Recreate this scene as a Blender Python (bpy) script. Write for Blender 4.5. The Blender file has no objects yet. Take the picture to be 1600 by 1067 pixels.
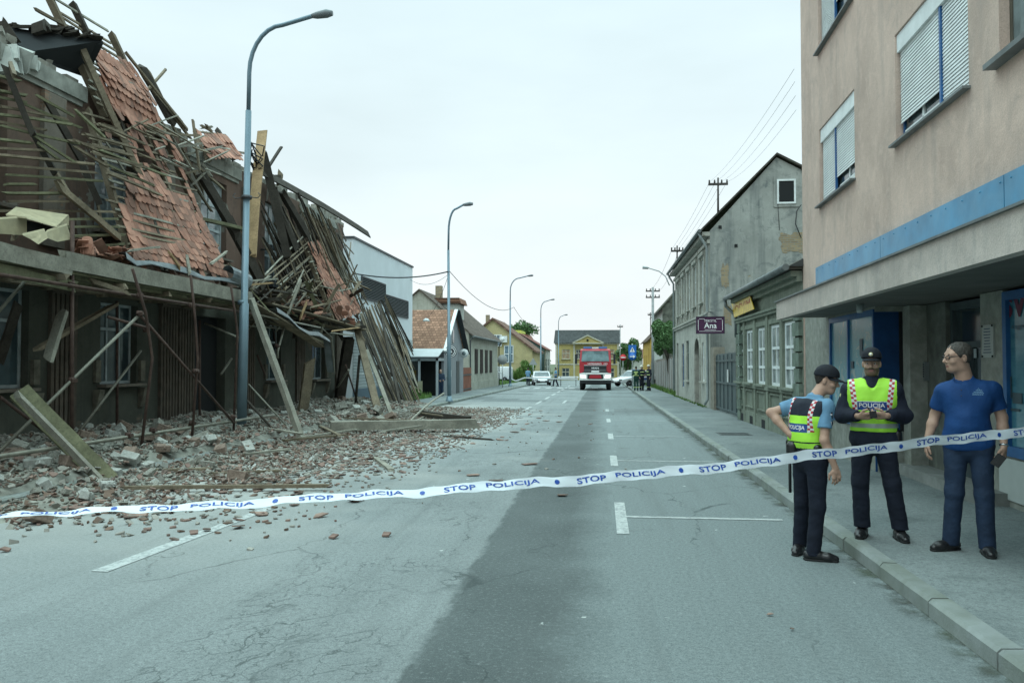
import bpy, bmesh, math, random
import numpy as np
from mathutils import Vector, Matrix, noise
from mathutils.bvhtree import BVHTree
R = math.radians
random.seed(7)
S = bpy.context.scene
COL = S.collection
# ---------------- camera ----------------
FPX = 1244.0
YAW, PITCH = math.atan(140/FPX), math.atan(33/FPX)
CAM = Vector((0, 0, 1.8))
cd = bpy.data.cameras.new('camera'); cam = bpy.data.objects.new('camera', cd); COL.objects.link(cam)
cd.sensor_width = 36; cd.lens = FPX/1600*36; cd.clip_end = 3000; cd.clip_start = 0.05
cam.location = CAM; cam.rotation_euler = (math.pi/2+PITCH, 0, YAW)
S.camera = cam
S.render.resolution_x = 1024; S.render.resolution_y = 682
# ---------------- overcast sky ----------------
SUN_EL, SUN_AZ = R(58), R(200)
w = bpy.data.worlds.new('World'); S.world = w; w.use_nodes = True
nt = w.node_tree; nt.nodes.clear()
N = nt.nodes.new; L = nt.links.new
out = N('ShaderNodeOutputWorld'); bg = N('ShaderNodeBackground'); L(bg.outputs[0], out.inputs[0])
sky = N('ShaderNodeTexSky'); sky.sky_type = 'NISHITA'; sky.sun_disc = False
sky.sun_elevation = SUN_EL; sky.sun_rotation = SUN_AZ; sky.air_density = 1.0; sky.dust_density = 3.0
tc = N('ShaderNodeTexCoord'); sp = N('ShaderNodeSeparateXYZ'); L(tc.outputs['Generated'], sp.inputs[0])
rp = N('ShaderNodeValToRGB'); e = rp.color_ramp.elements
L(sp.outputs[2], rp.inputs[0])
k = 10.0                                     # cloud radiance is written for a background strength of 0.1
e[0].position = 0.0; e[0].color = (9.2/12, 9.7/12, 9.75/12, 1)
e[1].position = 1.0; e[1].color = (9.1/12, 12.4/12, 12.6/12, 1)
for p, c in ((0.10, (8.8, 9.55, 9.65)), (0.24, (7.75, 9.1, 9.4)), (0.42, (7.3, 8.9, 9.35)), (0.52, (8.1, 11.0, 11.3))):
    q = e.new(p); q.color = (c[0]/12, c[1]/12, c[2]/12, 1)
mp = N('ShaderNodeMapping'); mp.inputs['Scale'].default_value = (1, 1, 3.2); L(tc.outputs['Generated'], mp.inputs[0])
nz = N('ShaderNodeTexNoise'); nz.inputs['Scale'].default_value = 2.2; nz.inputs['Detail'].default_value = 5; L(mp.outputs[0], nz.inputs[0])
mr = N('ShaderNodeMapRange'); mr.inputs[1].default_value = .3; mr.inputs[2].default_value = .75; mr.inputs[3].default_value = .90; mr.inputs[4].default_value = 1.07
L(nz.outputs[0], mr.inputs[0])
zb = N('ShaderNodeMapRange'); zb.inputs[1].default_value = .42; zb.inputs[2].default_value = .95; zb.inputs[3].default_value = 12.0; zb.inputs[4].default_value = 32.0
L(sp.outputs[2], zb.inputs[0])               # the zenith of a cloud deck is about three times brighter than its foot
mu = N('ShaderNodeMath'); mu.operation = 'MULTIPLY'; L(mr.outputs[0], mu.inputs[0]); L(zb.outputs[0], mu.inputs[1])
vm = N('ShaderNodeVectorMath'); vm.operation = 'SCALE'; L(rp.outputs[0], vm.inputs[0]); L(mu.outputs[0], vm.inputs['Scale'])
mx = N('ShaderNodeMix'); mx.data_type = 'RGBA'; mx.inputs[0].default_value = 0.97
L(sky.outputs[0], mx.inputs[6]); L(vm.outputs[0], mx.inputs[7]); L(mx.outputs[2], bg.inputs[0])
bg.inputs[1].default_value = 0.111
sd = bpy.data.lights.new('sun', 'SUN'); so = bpy.data.objects.new('sun', sd); COL.objects.link(so)
sd.energy = 0.5; sd.angle = R(22); sd.color = (1.0, .99, .96)
so.rotation_euler = (R(90)-SUN_EL, 0, R(180)-SUN_AZ); so.location = (0, 0, 30)
S.view_settings.view_transform = 'Standard'; S.view_settings.look = 'None'
S.view_settings.exposure = 0.0; S.view_settings.gamma = 1.0
# ---------------- geometry of the view: where a traced point stands in the street ----------------
_c, _s, _cp, _sp = math.cos(YAW), math.sin(YAW), math.cos(PITCH), math.sin(PITCH)
VR = Vector((_c, _s, 0)); VF = Vector((-_s*_cp, _c*_cp, _sp)); VU = Vector((_s*_sp, -_c*_sp, _cp))
def ray(px, py): return VR*((px-800)/FPX) + VF + VU*((533.5-py)/FPX)
def gz(y): return -0.0075*max(0.0, y-12)
def PX(px, py, X):
    d = ray(px, py); return CAM + d*(X/d.x)
def PY(px, py, Y):
    d = ray(px, py); return CAM + d*(Y/d.y)
def PG(px, py, dz=0.0):
    d = ray(px, py); t = 10
    for i in range(30): t = (gz((CAM+d*t).y)+dz-CAM.z)/d.z
    return CAM + d*t
def PP(px, py, p0, n):
    d = ray(px, py); return CAM + d*((p0-CAM).dot(n)/d.dot(n))
# ---------------- objects ----------------
WL = {}
def _tag(o, label, cat, group=None, kind=None):
    if label: o['label'] = label
    if cat: o['category'] = cat
    if group: o['group'] = group
    if kind: o['kind'] = kind
    elif cat: o['kind'] = 'thing'
    return o
def thing(name, label, cat, loc=(0, 0, 0), rz=0, group=None):
    o = bpy.data.objects.new(name, None); COL.objects.link(o); o.empty_display_size = .2
    o.location = loc; o.rotation_euler = (0, 0, rz); WL[o.name] = Vector(loc)
    return _tag(o, label, cat, group)
def link(name, me, parent=None, loc=(0, 0, 0)):
    o = bpy.data.objects.new(name, me); COL.objects.link(o)
    if parent: o.parent = parent
    o.location = loc
    return o
def copy_tree(o, parent=None):
    c = o.copy(); COL.objects.link(c); c.parent = parent
    for ch in list(o.children): copy_tree(ch, c)
    return c
class MB:
    def __init__(s): s.v = []; s.f = []; s.m = []; s.mi = 0; s.sm = []; s.smooth = False
    def add(s, vs, fs):
        b = len(s.v); s.v += [Vector(v) for v in vs]
        for f in fs: s.f.append([b+i for i in f]); s.m.append(s.mi); s.sm.append(s.smooth)
    def quad(s, a, b, c, d): s.add([a, b, c, d], [(0, 1, 2, 3)])
    def frame(s, c, ax, ay, az):           # box from centre and three half axes
        c, ax, ay, az = map(Vector, (c, ax, ay, az)); vs = []
        for k in (-1, 1):
            for j in (-1, 1):
                for i in (-1, 1): vs.append(c+ax*i+ay*j+az*k)
        fs = [(0, 2, 3, 1), (4, 5, 7, 6), (0, 1, 5, 4), (2, 6, 7, 3), (0, 4, 6, 2), (1, 3, 7, 5)]
        if ax.cross(ay).dot(az) < 0: fs = [f[::-1] for f in fs]
        s.add(vs, fs)
    def box(s, lo, hi):
        lo, hi = Vector(lo), Vector(hi); c = (lo+hi)/2; d = (hi-lo)/2
        s.frame(c, (d.x, 0, 0), (0, d.y, 0), (0, 0, d.z))
    def beam(s, p, q, w, h, up=(0, 0, 1), roll=0):
        p, q = Vector(p), Vector(q); d = q-p; l = d.length
        if l < 1e-5: return
        d.normalize(); up = Vector(up)
        if abs(d.dot(up)) > .98: up = Vector((1, 0, 0))
        x = d.cross(up).normalized(); y = x.cross(d)
        if roll:
            m = Matrix.Rotation(roll, 3, d); x = m@x; y = m@y
        s.frame((p+q)/2, d*(l/2), x*(w/2), y*(h/2))
    def plank(s, p, q, w, h, up=(0, 0, 1), roll=0, seg=4, jag=.02, warp=.01):   # weathered timber: warped, uneven, broken ends
        p, q = Vector(p), Vector(q); d = (q-p); l = d.length; d.normalize(); up = Vector(up)
        if abs(d.dot(up)) > .98: up = Vector((1, 0, 0))
        x = d.cross(up).normalized(); y = x.cross(d)
        if roll:
            m = Matrix.Rotation(roll, 3, d); x = m@x; y = m@y
        vs = []; a = [random.uniform(-warp, warp) for _ in range(4)]
        for i in range(seg+1):
            t = i/seg; c = p+d*(l*t)+x*(math.sin(t*3.1)*a[0]*l/2)+y*(math.sin(t*3.1)*a[1]*l/2)
            for (sx, sy) in ((-1, -1), (1, -1), (1, 1), (-1, 1)):
                j = random.uniform(-jag, jag)*(4 if i in (0, seg) else 0)
                vs.append(c+x*(sx*w/2*random.uniform(.93, 1.05))+y*(sy*h/2*random.uniform(.92, 1.05))+d*j)
        fs = [(3, 2, 1, 0)]
        for i in range(seg):
            b = 4*i
            for k in range(4): fs.append((b+k, b+(k+1) % 4, b+4+(k+1) % 4, b+4+k))
        b = 4*seg; fs.append((b, b+1, b+2, b+3)); s.add(vs, fs)
    def tube(s, pts, r, n=8, cap=True):
        pts = [Vector(p) for p in pts]; m = len(pts); rs = r if isinstance(r, (list, tuple)) else [r]*m
        vs = []; old = s.smooth; ref = None
        for i, p in enumerate(pts):
            d = (pts[min(i+1, m-1)]-pts[max(i-1, 0)]).normalized()
            if ref is None: ref = Vector((0, 0, 1)) if abs(d.z) < .9 else Vector((1, 0, 0))
            x = d.cross(ref).normalized(); y = x.cross(d); ref = y
            for k in range(n):
                a = 2*math.pi*k/n; vs.append(p+(x*math.cos(a)+y*math.sin(a))*rs[i])
        fs = []
        for i in range(m-1):
            for k in range(n):
                a, b = i*n+k, i*n+(k+1) % n; fs.append((a, a+n, b+n, b))
        s.smooth = True; s.add(vs, fs); s.smooth = old
        if cap:
            b = len(s.v)-len(vs)
            s.f.append([b+k for k in range(n)]); s.m.append(s.mi); s.sm.append(False)
            s.f.append([b+(m-1)*n+k for k in range(n)][::-1]); s.m.append(s.mi); s.sm.append(False)
    def lathe(s, c, prof, n=16, axis=(0, 0, 1)):   # prof: list of (r, h)
        c = Vector(c); a = Vector(axis).normalized(); x = a.orthogonal().normalized(); y = a.cross(x); vs = []
        for r, h in prof:
            for k in range(n):
                t = 2*math.pi*k/n; vs.append(c+a*h+(x*math.cos(t)+y*math.sin(t))*r)
        fs = []; m = len(prof)
        for i in range(m-1):
            for k in range(n): fs.append((i*n+k, i*n+(k+1) % n, (i+1)*n+(k+1) % n, (i+1)*n+k))
        fs.append(tuple(range(n))[::-1]); fs.append(tuple((m-1)*n+k for k in range(n)))
        old = s.smooth; s.smooth = True; s.add(vs, fs); s.smooth = old
    def prism(s, poly, ext):
        poly = [Vector(p) for p in poly]; ext = Vector(ext); n = len(poly)
        nn = sum(((poly[i]-poly[0]).cross(poly[(i+1) % n]-poly[0]) for i in range(n)), Vector())
        if nn.dot(ext) > 0: poly = poly[::-1]
        vs = poly+[p+ext for p in poly]
        fs = [tuple(range(n)), tuple(range(n, 2*n))[::-1]]
        for i in range(n): j = (i+1) % n; fs.append((i, i+n, j+n, j))
        s.add(vs, fs)
    def rock(s, c, r, ang=0, sq=(1, 1, .7), blocky=.5):
        c = Vector(c); m = Matrix.Rotation(ang, 3, 'Z')@Matrix.Rotation(random.uniform(-.5, .5), 3, 'X')@Matrix.Rotation(random.uniform(-.4, .4), 3, 'Y')
        vs = []
        for k in (-1, 1):
            for j in (-1, 1):
                for i in (-1, 1):
                    vs.append(c+m@Vector((i*sq[0]*r*random.uniform(1-blocky, 1), j*sq[1]*r*random.uniform(1-blocky, 1), k*sq[2]*r*random.uniform(1-blocky, 1))))
        s.add(vs, [(0, 2, 3, 1), (4, 5, 7, 6), (0, 1, 5, 4), (2, 6, 7, 3), (0, 4, 6, 2), (1, 3, 7, 5)])
    def mesh(s, name, mats, off=Vector((0, 0, 0))):
        me = bpy.data.meshes.new(name)
        me.from_pydata([tuple(v-off) for v in s.v], [], s.f)
        for m in (mats if isinstance(mats, (list, tuple)) else [mats]): me.materials.append(m)
        me.polygons.foreach_set('material_index', s.m); me.polygons.foreach_set('use_smooth', s.sm)
        me.update(); return me
    def build(s, name, mats, parent=None, label=None, cat=None, group=None, kind=None, local=False):
        if not s.v: return None
        if parent is not None:
            off = Vector((0, 0, 0)) if local else WL.get(parent.name, Vector((0, 0, 0)))
            o = link(name, s.mesh(name, mats, off), parent); WL[o.name] = off
        else:
            a = np.array([tuple(v) for v in s.v]); lo, hi = a.min(0), a.max(0)
            off = Vector(((lo[0]+hi[0])/2, (lo[1]+hi[1])/2, lo[2]))
            if kind == 'structure' or local: off = Vector((0, 0, 0))
            o = link(name, s.mesh(name, mats, off), None, off); WL[o.name] = off
        return _tag(o, label, cat, group, kind)
# ---------------- materials ----------------
def lin(r, g=None, b=None):
    if g is None: r, g, b = r
    f = lambda c: (c/255/12.92 if c/255 <= .04045 else ((c/255+.055)/1.055)**2.4)
    return (f(r), f(g), f(b))
class NT:
    def __init__(s, name):
        s.mat = bpy.data.materials.new(name); s.mat.use_nodes = True; s.t = s.mat.node_tree
        s.b = s.t.nodes['Principled BSDF']; s._tc = None
    def n(s, kind, **kw):
        x = s.t.nodes.new('ShaderNode'+kind)
        for k, v in kw.items():
            if hasattr(x, k): setattr(x, k, v)
            else: x.inputs[k.replace('_', ' ')].default_value = v
        return x
    def l(s, a, b): s.t.links.new(a, b)
    def co(s, which='Object'):
        if not s._tc: s._tc = s.n('TexCoord')
        return s._tc.outputs[which]
    def world(s):
        g = s.n('NewGeometry'); return g.outputs['Position']
    def map(s, src, scale=(1, 1, 1), rot=(0, 0, 0), loc=(0, 0, 0)):
        m = s.n('Mapping'); m.inputs['Scale'].default_value = scale; m.inputs['Rotation'].default_value = rot; m.inputs['Location'].default_value = loc
        s.l(src, m.inputs[0]); return m.outputs[0]
    def noise(s, src, scale, detail=4, rough=.55, dist=0):
        x = s.n('TexNoise'); x.inputs['Scale'].default_value = scale; x.inputs['Detail'].default_value = detail
        x.inputs['Roughness'].default_value = rough; x.inputs['Distortion'].default_value = dist; s.l(src, x.inputs[0]); return x.outputs[0]
    def ramp(s, src, stops):
        r = s.n('ValToRGB'); e = r.color_ramp.elements
        while len(e) > 1: e.remove(e[0])
        e[0].position = stops[0][0]; c = stops[0][1]; e[0].color = (*c, 1) if isinstance(c, (tuple, list)) else (c, c, c, 1)
        for p, c in stops[1:]:
            q = e.new(p); q.color = (*c, 1) if isinstance(c, (tuple, list)) else (c, c, c, 1)
        s.l(src, r.inputs[0]); return r.outputs[0]
    def mix(s, fac, a, b, mode='MIX'):
        m = s.n('Mix', data_type='RGBA', blend_type=mode)
        for i, v in ((0, fac), (6, a), (7, b)):
            if isinstance(v, (int, float)): m.inputs[i].default_value = v
            elif isinstance(v, tuple): m.inputs[i].default_value = (*v[:3], 1)
            else: s.l(v, m.inputs[i])
        return m.outputs[2]
    def math(s, op, a, b=0.0):
        m = s.n('Math', operation=op)
        for i, v in ((0, a), (1, b)):
            if isinstance(v, (int, float)): m.inputs[i].default_value = v
            else: s.l(v, m.inputs[i])
        return m.outputs[0]
    def sep(s, src):
        x = s.n('SeparateXYZ'); s.l(src, x.inputs[0]); return x.outputs
    def bump(s, h, strength=.3, dist=.01):
        b = s.n('Bump'); b.inputs['Strength'].default_value = strength; b.inputs['Distance'].default_value = dist
        s.l(h, b.inputs['Height']); s.l(b.outputs[0], s.b.inputs['Normal'])
    def done(s, col=None, rough=.8, metal=0, spec=.3):
        if col is not None:
            if isinstance(col, tuple): s.b.inputs['Base Color'].default_value = (*col[:3], 1)
            else: s.l(col, s.b.inputs['Base Color'])
        if isinstance(rough, (int, float)): s.b.inputs['Roughness'].default_value = rough
        else: s.l(rough, s.b.inputs['Roughness'])
        s.b.inputs['Metallic'].default_value = metal; s.b.inputs['Specular IOR Level'].default_value = spec
        return s.mat
def sc(c, k): return tuple(min(1, x*k) for x in c)
def M(name, c, var=.25, scale=3, rough=.8, bump=.25, bs=40, metal=0, spec=.3, dirt=None, dscale=1.2, damt=.5, fine=True):
    t = NT(name); co = t.co(); n1 = t.noise(co, scale, 5)
    col = t.mix(t.ramp(n1, [(.3, 0.0), (.7, 1.0)]), sc(c, 1-var), sc(c, 1+var))
    if fine:
        n2 = t.noise(co, scale*9, 3); col = t.mix(t.math('MULTIPLY', n2, var*.9), col, sc(c, .45))
    if dirt:
        n3 = t.noise(co, dscale, 6, .65, .6); col = t.mix(t.ramp(n3, [(.5-.12, 0.0), (.5+.12, damt)]), col, dirt)
    if bump: t.bump(t.noise(co, bs, 4), bump, .01)
    return t.done(col, rough, metal, spec)
def plaster(name, c, stain, patch=None, pth=.62, streak=.5, vs=1.0, rough=.9, brick=False):
    """old render: blotches, rain streaks, bare patches with a shape of their own"""
    t = NT(name); co = t.co()
    col = t.mix(t.ramp(t.noise(co, .9*vs, 6, .6, .5), [(.35, 0.0), (.68, 1.0)]), c, sc(c, .72))
    st = t.noise(t.map(co, (2.2, 2.2, .16)), 2.2*vs, 5, .6)
    col = t.mix(t.ramp(st, [(.5, 0.0), (.72, streak)]), col, stain)
    col = t.mix(t.ramp(t.noise(co, 2.6*vs, 8, .7, 1.0), [(.52, 0.0), (.66, streak*.9)]), col, stain)
    col = t.mix(t.ramp(t.noise(co, 70, 3, .8), [(.38, .35), (.55, 0.0)]), col, sc(c, .45)); col = t.mix(t.ramp(t.noise(co, 4.5, 8, .75, .3), [(.5, 0.0), (.75, .35)]), col, sc(c, 1.35))
    h = t.noise(co, 45, 4)
    if patch:
        pn = t.ramp(t.noise(t.map(co, (1, 1, 1), loc=(3, 7, 1)), .8*vs, 7, .62, .8), [(pth, 0.0), (pth+.015, 1.0)])
        pc = patch
        if brick:
            s = t.sep(co); cx = t.n('CombineXYZ'); t.l(t.math('ADD', s[0], s[1]), cx.inputs[0]); t.l(s[2], cx.inputs[1])
            bk = t.n('TexBrick'); t.l(cx.outputs[0], bk.inputs[0]); bk.inputs['Scale'].default_value = 1; bk.inputs['Brick Width'].default_value = .26; bk.inputs['Row Height'].default_value = .075
            bk.inputs['Mortar Size'].default_value = .008; bk.inputs['Color1'].default_value = (*patch, 1); bk.inputs['Color2'].default_value = (*sc(patch, .6), 1); bk.inputs['Mortar'].default_value = (*sc(c, .9), 1)
            pc = bk.outputs[0]
        col = t.mix(pn, col, pc); h = t.math('SUBTRACT', h, t.math('MULTIPLY', pn, 1.5))
    t.bump(h, .35, .012)
    return t.done(col, rough, 0, .2)
def wood(name, c, var=.35, rough=.85):
    t = NT(name); co = t.co(); g = t.noise(t.map(co, (1, 1, 1)), 22, 6, .7)
    oi = t.n('ObjectInfo')
    col = t.mix(t.ramp(t.noise(co, 3, 4), [(.3, 0.0), (.7, 1.0)]), sc(c, 1-var), sc(c, 1+var))
    col = t.mix(t.ramp(g, [(.45, 0.0), (.7, .7)]), col, sc(c, .35))
    col = t.mix(t.math('MULTIPLY', oi.outputs['Random'], .45), col, sc(c, .45))
    t.bump(g, .4, .006); return t.done(col, rough, 0, .2)
def tiles(name, c, w=.18, h=.16, pitch_axis='x', var=.5, moss=None):
    """distant roof tiling; courses run up the slope (z), columns along the ridge"""
    t = NT(name); co = t.co(); s = t.sep(co); cx = t.n('CombineXYZ')
    t.l(s[0] if pitch_axis == 'x' else s[1], cx.inputs[0]); t.l(s[2], cx.inputs[1])
    bk = t.n('TexBrick'); t.l(cx.outputs[0], bk.inputs[0]); bk.inputs['Scale'].default_value = 1; bk.inputs['Brick Width'].default_value = w; bk.inputs['Row Height'].default_value = h
    bk.inputs['Mortar Size'].default_value = .015; bk.inputs['Mortar Smooth'].default_value = .3
    bk.inputs['Color1'].default_value = (*sc(c, 1+var*.5), 1); bk.inputs['Color2'].default_value = (*sc(c, 1-var), 1); bk.inputs['Mortar'].default_value = (*sc(c, .3), 1)
    col = t.mix(t.ramp(t.noise(co, 1.1, 6, .6), [(.4, 0.0), (.7, .6)]), bk.outputs[0], sc(c, .5))
    if moss: col = t.mix(t.ramp(t.noise(co, 2.5, 7, .7, .5), [(.48, 0.0), (.6, .8)]), col, moss)
    t.bump(bk.outputs['Fac'], -.6, .02); return t.done(col, .9, 0, .2)
def glass(name, c=(.03, .045, .05), rough=.08, hint=None):
    t = NT(name); co = t.co()
    col = t.mix(t.ramp(t.noise(co, 1.3, 3), [(.4, 0.0), (.65, 1.0)]), c, hint or sc(c, 2.2))
    t.bump(t.noise(co, 1.5, 1), .05, .02)
    return t.done(col, rough, 0, .6)
def plain(name, c, rough=.6, metal=0, spec=.4, var=.08, scale=8):
    t = NT(name); col = t.mix(t.noise(t.co(), scale, 4), sc(c, 1-var), sc(c, 1+var))
    return t.done(col, rough, metal, spec)
# ---------------- walls with openings ----------------
def wall_open(mb, o, u, n, length, height, ops, depth=.2, top=None):
    """vertical wall face at o along u (length) up z; n points outwards; ops = (u0,u1,v0,v1) holes with reveals"""
    o, u, n = Vector(o), Vector(u), Vector(n); z = Vector((0, 0, 1))
    us = sorted({0, length, *[a for q in ops for a in q[:2]]}); vs = sorted({0, height, *[a for q in ops for a in q[2:4]]})
    flip = u.cross(z).dot(n) < 0
    def Q(a, b, c, d): mb.quad(*((a, b, c, d) if not flip else (d, c, b, a)))
    for i in range(len(us)-1):
        for j in range(len(vs)-1):
            cu, cv = (us[i]+us[i+1])/2, (vs[j]+vs[j+1])/2
            if any(q[0] < cu < q[1] and q[2] < cv < q[3] for q in ops): continue
            Q(o+u*us[i]+z*vs[j], o+u*us[i+1]+z*vs[j], o+u*us[i+1]+z*vs[j+1], o+u*us[i]+z*vs[j+1])
    for q in ops:
        a, b, c, d = o+u*q[0]+z*q[2], o+u*q[1]+z*q[2], o+u*q[1]+z*q[3], o+u*q[0]+z*q[3]; k = -n*depth
        Q(a, a+k, b+k, b) ; Q(b, b+k, c+k, c); Q(c, c+k, d+k, d); Q(d, d+k, a+k, a)
def window(parent, o, u, n, q, mats, depth=.12, cols=2, rows=(.68,), fw=.06, name='window', sill=None, label=None, pane=True):
    """frame (part) with pane (sub-part) in opening q; mats = (frame, glass, sill)"""
    o, u, n = Vector(o), Vector(u), Vector(n); z = Vector((0, 0, 1)); u0, u1, v0, v1 = q; b = o-n*depth
    m = MB(); t = .03
    def bar(ua, ub, va, vb, th=t, out=0): m.frame(b+u*(ua+ub)/2+z*(va+vb)/2+n*(th/2+out), u*(ub-ua)/2, z*(vb-va)/2, n*th/2)
    bar(u0, u0+fw, v0, v1); bar(u1-fw, u1, v0, v1); bar(u0+fw, u1-fw, v0, v0+fw); bar(u0+fw, u1-fw, v1-fw, v1)
    for r in rows:
        vv = v0+(v1-v0)*r; bar(u0+fw, u1-fw, vv-fw*.5, vv+fw*.5, t*1.3)
    for c in range(1, cols):
        uu = u0+(u1-u0)*c/cols; bar(uu-fw*.4, uu+fw*.4, v0+fw, v1-fw, t*1.15)
    f = m.build(name, mats[0], parent, label=label)
    if pane:
        m = MB(); m.frame(b+u*(u0+u1)/2+z*(v0+v1)/2+n*.008, u*((u1-u0)/2-.01), z*((v1-v0)/2-.01), n*.004); p = m.build('pane', mats[1], f)
    if sill:
        m = MB(); m.frame(o+u*(u0+u1)/2+z*(v0-.03)+n*.03, u*((u1-u0)/2+.08), z*.028, n*(.05+sill)); m.build('sill', mats[2], f)
    return f
def text_pts(s, size=1.0, bold=0.0, spacing=1.0, font=None):
    cu = bpy.data.curves.new('t', 'FONT'); cu.body = s; cu.size = size; cu.offset = bold; cu.resolution_u = 3; cu.space_character = spacing
    o = bpy.data.objects.new('t', cu); COL.objects.link(o); bpy.context.view_layer.update()
    dg = bpy.context.evaluated_depsgraph_get(); me = bpy.data.meshes.new_from_object(o.evaluated_get(dg))
    v = [tuple(x.co[:2]) for x in me.vertices]; f = [list(p.vertices) for p in me.polygons]
    bpy.data.objects.remove(o); bpy.data.curves.remove(cu); bpy.data.meshes.remove(me)
    return v, f
def put_text(mb, s, o, u, v, width, height=None, bold=.0, spacing=1.0, off=0.003):
    """flat lettering fitted in a width x height box whose lower left corner is o"""
    pts, fs = text_pts(s, 1.0, bold, spacing); a = np.array(pts); lo, hi = a.min(0), a.max(0); ww, hh = hi-lo
    sx = width/ww; sy = (height/hh) if height else sx
    o, u, v = Vector(o), Vector(u).normalized(), Vector(v).normalized(); n = u.cross(v)
    mb.add([o+u*((p[0]-lo[0])*sx)+v*((p[1]-lo[1])*sy)+n*off for p in pts], fs)
    return hh*sy
# ================= ground, road, pavements =================
def road_mat():
    t = NT('asphalt'); p = t.world(); s = t.sep(p)
    n0 = t.noise(p, .35, 6, .6, .4); n1 = t.noise(p, 2.5, 5, .6)
    light = t.mix(t.ramp(n0, [(.3, 0.0), (.7, 1.0)]), (.185, .21, .21), (.265, .295, .293))
    dark = t.mix(t.ramp(t.noise(p, .5, 5), [(.35, 0.0), (.65, 1.0)]), (.075, .09, .09), (.115, .135, .135))
    # resurfaced right half of the carriageway: ragged joint at x = -0.95
    edge = t.math('ADD', s[0], t.math('MULTIPLY', t.math('SUBTRACT', t.noise(p, 2.2, 8, .8), .5), .22))
    fac = t.ramp(t.math('ADD', t.math('MULTIPLY', edge, .1), .5), [(.386, 0.0), (.3885, 1.0)])
    # worn wheel track lighter
    track = t.ramp(t.math('ABSOLUTE', t.math('SUBTRACT', edge, .55)), [(.5, .0), (.95, .0)])
    w2 = t.ramp(t.math('ADD', t.math('ADD', t.math('MULTIPLY', s[0], .25), .12), t.math('MULTIPLY', t.noise(p, 1.3, 6, .7), .22)), [(.14, 0.0), (.26, .95)])
    dark = t.mix(w2, dark, (.195, .23, .23))
    col = t.mix(fac, light, dark)
    # square repair patches further up the left lane
    v = t.n('TexBrick'); t.l(t.map(p, (1, 1, 1), loc=(1.2, .4, 0)), v.inputs[0]); v.inputs['Scale'].default_value = 1; v.inputs['Brick Width'].default_value = 3.4; v.inputs['Row Height'].default_value = 2.3
    v.inputs['Mortar Size'].default_value = 0; v.inputs['Color1'].default_value = (0, 0, 0, 1); v.inputs['Color2'].default_value = (1, 1, 1, 1)
    far = t.ramp(t.math('MULTIPLY', s[1], .01), [(.28, 0.0), (.32, 1.0)])
    pf = t.math('MULTIPLY', t.ramp(v.outputs[0], [(.72, 0.0), (.74, .8)]), far)
    col = t.mix(pf, col, (.12, .14, .14))
    # fine grain of the stones
    g = t.noise(p, 90, 3, .8); col = t.mix(t.ramp(g, [(.35, .6), (.55, 0.0)]), col, (.04, .05, .05))
    g3 = t.noise(p, 28, 4, .85); col = t.mix(t.ramp(g3, [(.36, .5), (.5, 0.0)]), col, (.06, .07, .07)); col = t.mix(t.ramp(g3, [(.55, 0.0), (.68, .35)]), col, (.36, .385, .38))
    stk = t.noise(t.map(p, (3.2, .14, 1)), 1.0, 5, .6); col = t.mix(t.ramp(stk, [(.5, 0.0), (.7, .35)]), col, (.11, .125, .125))
    g2 = t.noise(p, 130, 2, .9); col = t.mix(t.ramp(g2, [(.6, 0.0), (.75, .6)]), col, (.42, .44, .43))
    # long cracks and crazed areas
    d = t.noise(p, 1.6, 5, .6); pd = t.n('VectorMath', operation='ADD'); t.l(p, pd.inputs[0])
    dv = t.n('CombineXYZ'); t.l(t.math('MULTIPLY', d, .9), dv.inputs[0]); t.l(t.math('MULTIPLY', d, .7), dv.inputs[1]); t.l(dv.outputs[0], pd.inputs[1])
    def crack(scale, wdt, sx=1.0):
        c = t.n('TexVoronoi', feature='DISTANCE_TO_EDGE'); t.l(t.map(pd.outputs[0], (sx, .55, 1)), c.inputs[0]); c.inputs['Scale'].default_value = scale
        return t.ramp(c.outputs[0], [(0, 1.0), (wdt, .75), (wdt*1.6, 0.0)])
    crz = t.math('MULTIPLY', crack(6.5, .022), t.ramp(t.noise(p, .55, 3), [(.46, 0.0), (.54, 1.0)]))
    band = t.ramp(t.math('ABSOLUTE', t.math('ADD', s[0], 2.0)), [(.55, 1.0), (.9, 0.0)])
    crz = t.math('MULTIPLY', crz, band)
    lng = t.math('MULTIPLY', crack(.42, .0035, 1.4), t.ramp(t.noise(p, .3, 3), [(.45, 0.0), (.5, 1.0)]))
    ck = t.math('MULTIPLY', t.math('MAXIMUM', t.math('MULTIPLY', crz, .85), lng), t.ramp(n1, [(.35, .25), (.6, 1.0)]))
    # joint line between the two surfaces
    jt = t.ramp(t.math('ADD', t.math('MULTIPLY', edge, .1), .5), [(.3845, 0.0), (.3865, .8), (.389, 0.0)])
    ck = t.math('MAXIMUM', ck, t.math('MULTIPLY', jt, t.ramp(n1, [(.4, 0.0), (.55, 1.0)])))
    col = t.mix(t.math('MULTIPLY', ck, .8), col, (.035, .045, .045))
    # oil blots, chalky specks
    col = t.mix(t.ramp(t.noise(p, .9, 4, .5), [(.66, 0.0), (.74, .45)]), col, (.06, .07, .07))
    col = t.mix(t.ramp(t.noise(p, 5.5, 3, .5), [(.735, 0.0), (.76, .8)]), col, (.5, .52, .5))
    # masonry dust from the collapse, densest towards the ruin
    dz = t.math('ADD', t.math('MULTIPLY', s[0], -.16), t.math('MULTIPLY', t.math('SUBTRACT', t.noise(p, .45, 5), .5), 1.3))
    yl = t.ramp(t.math('MULTIPLY', s[1], .01), [(.05, 0.0), (.11, 1.0), (.3, 1.0), (.42, 0.0)])
    du = t.math('MULTIPLY', t.ramp(dz, [(.35, 0.0), (1.2, .85)]), yl)
    col = t.mix(du, col, (.40, .40, .37))
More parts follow.
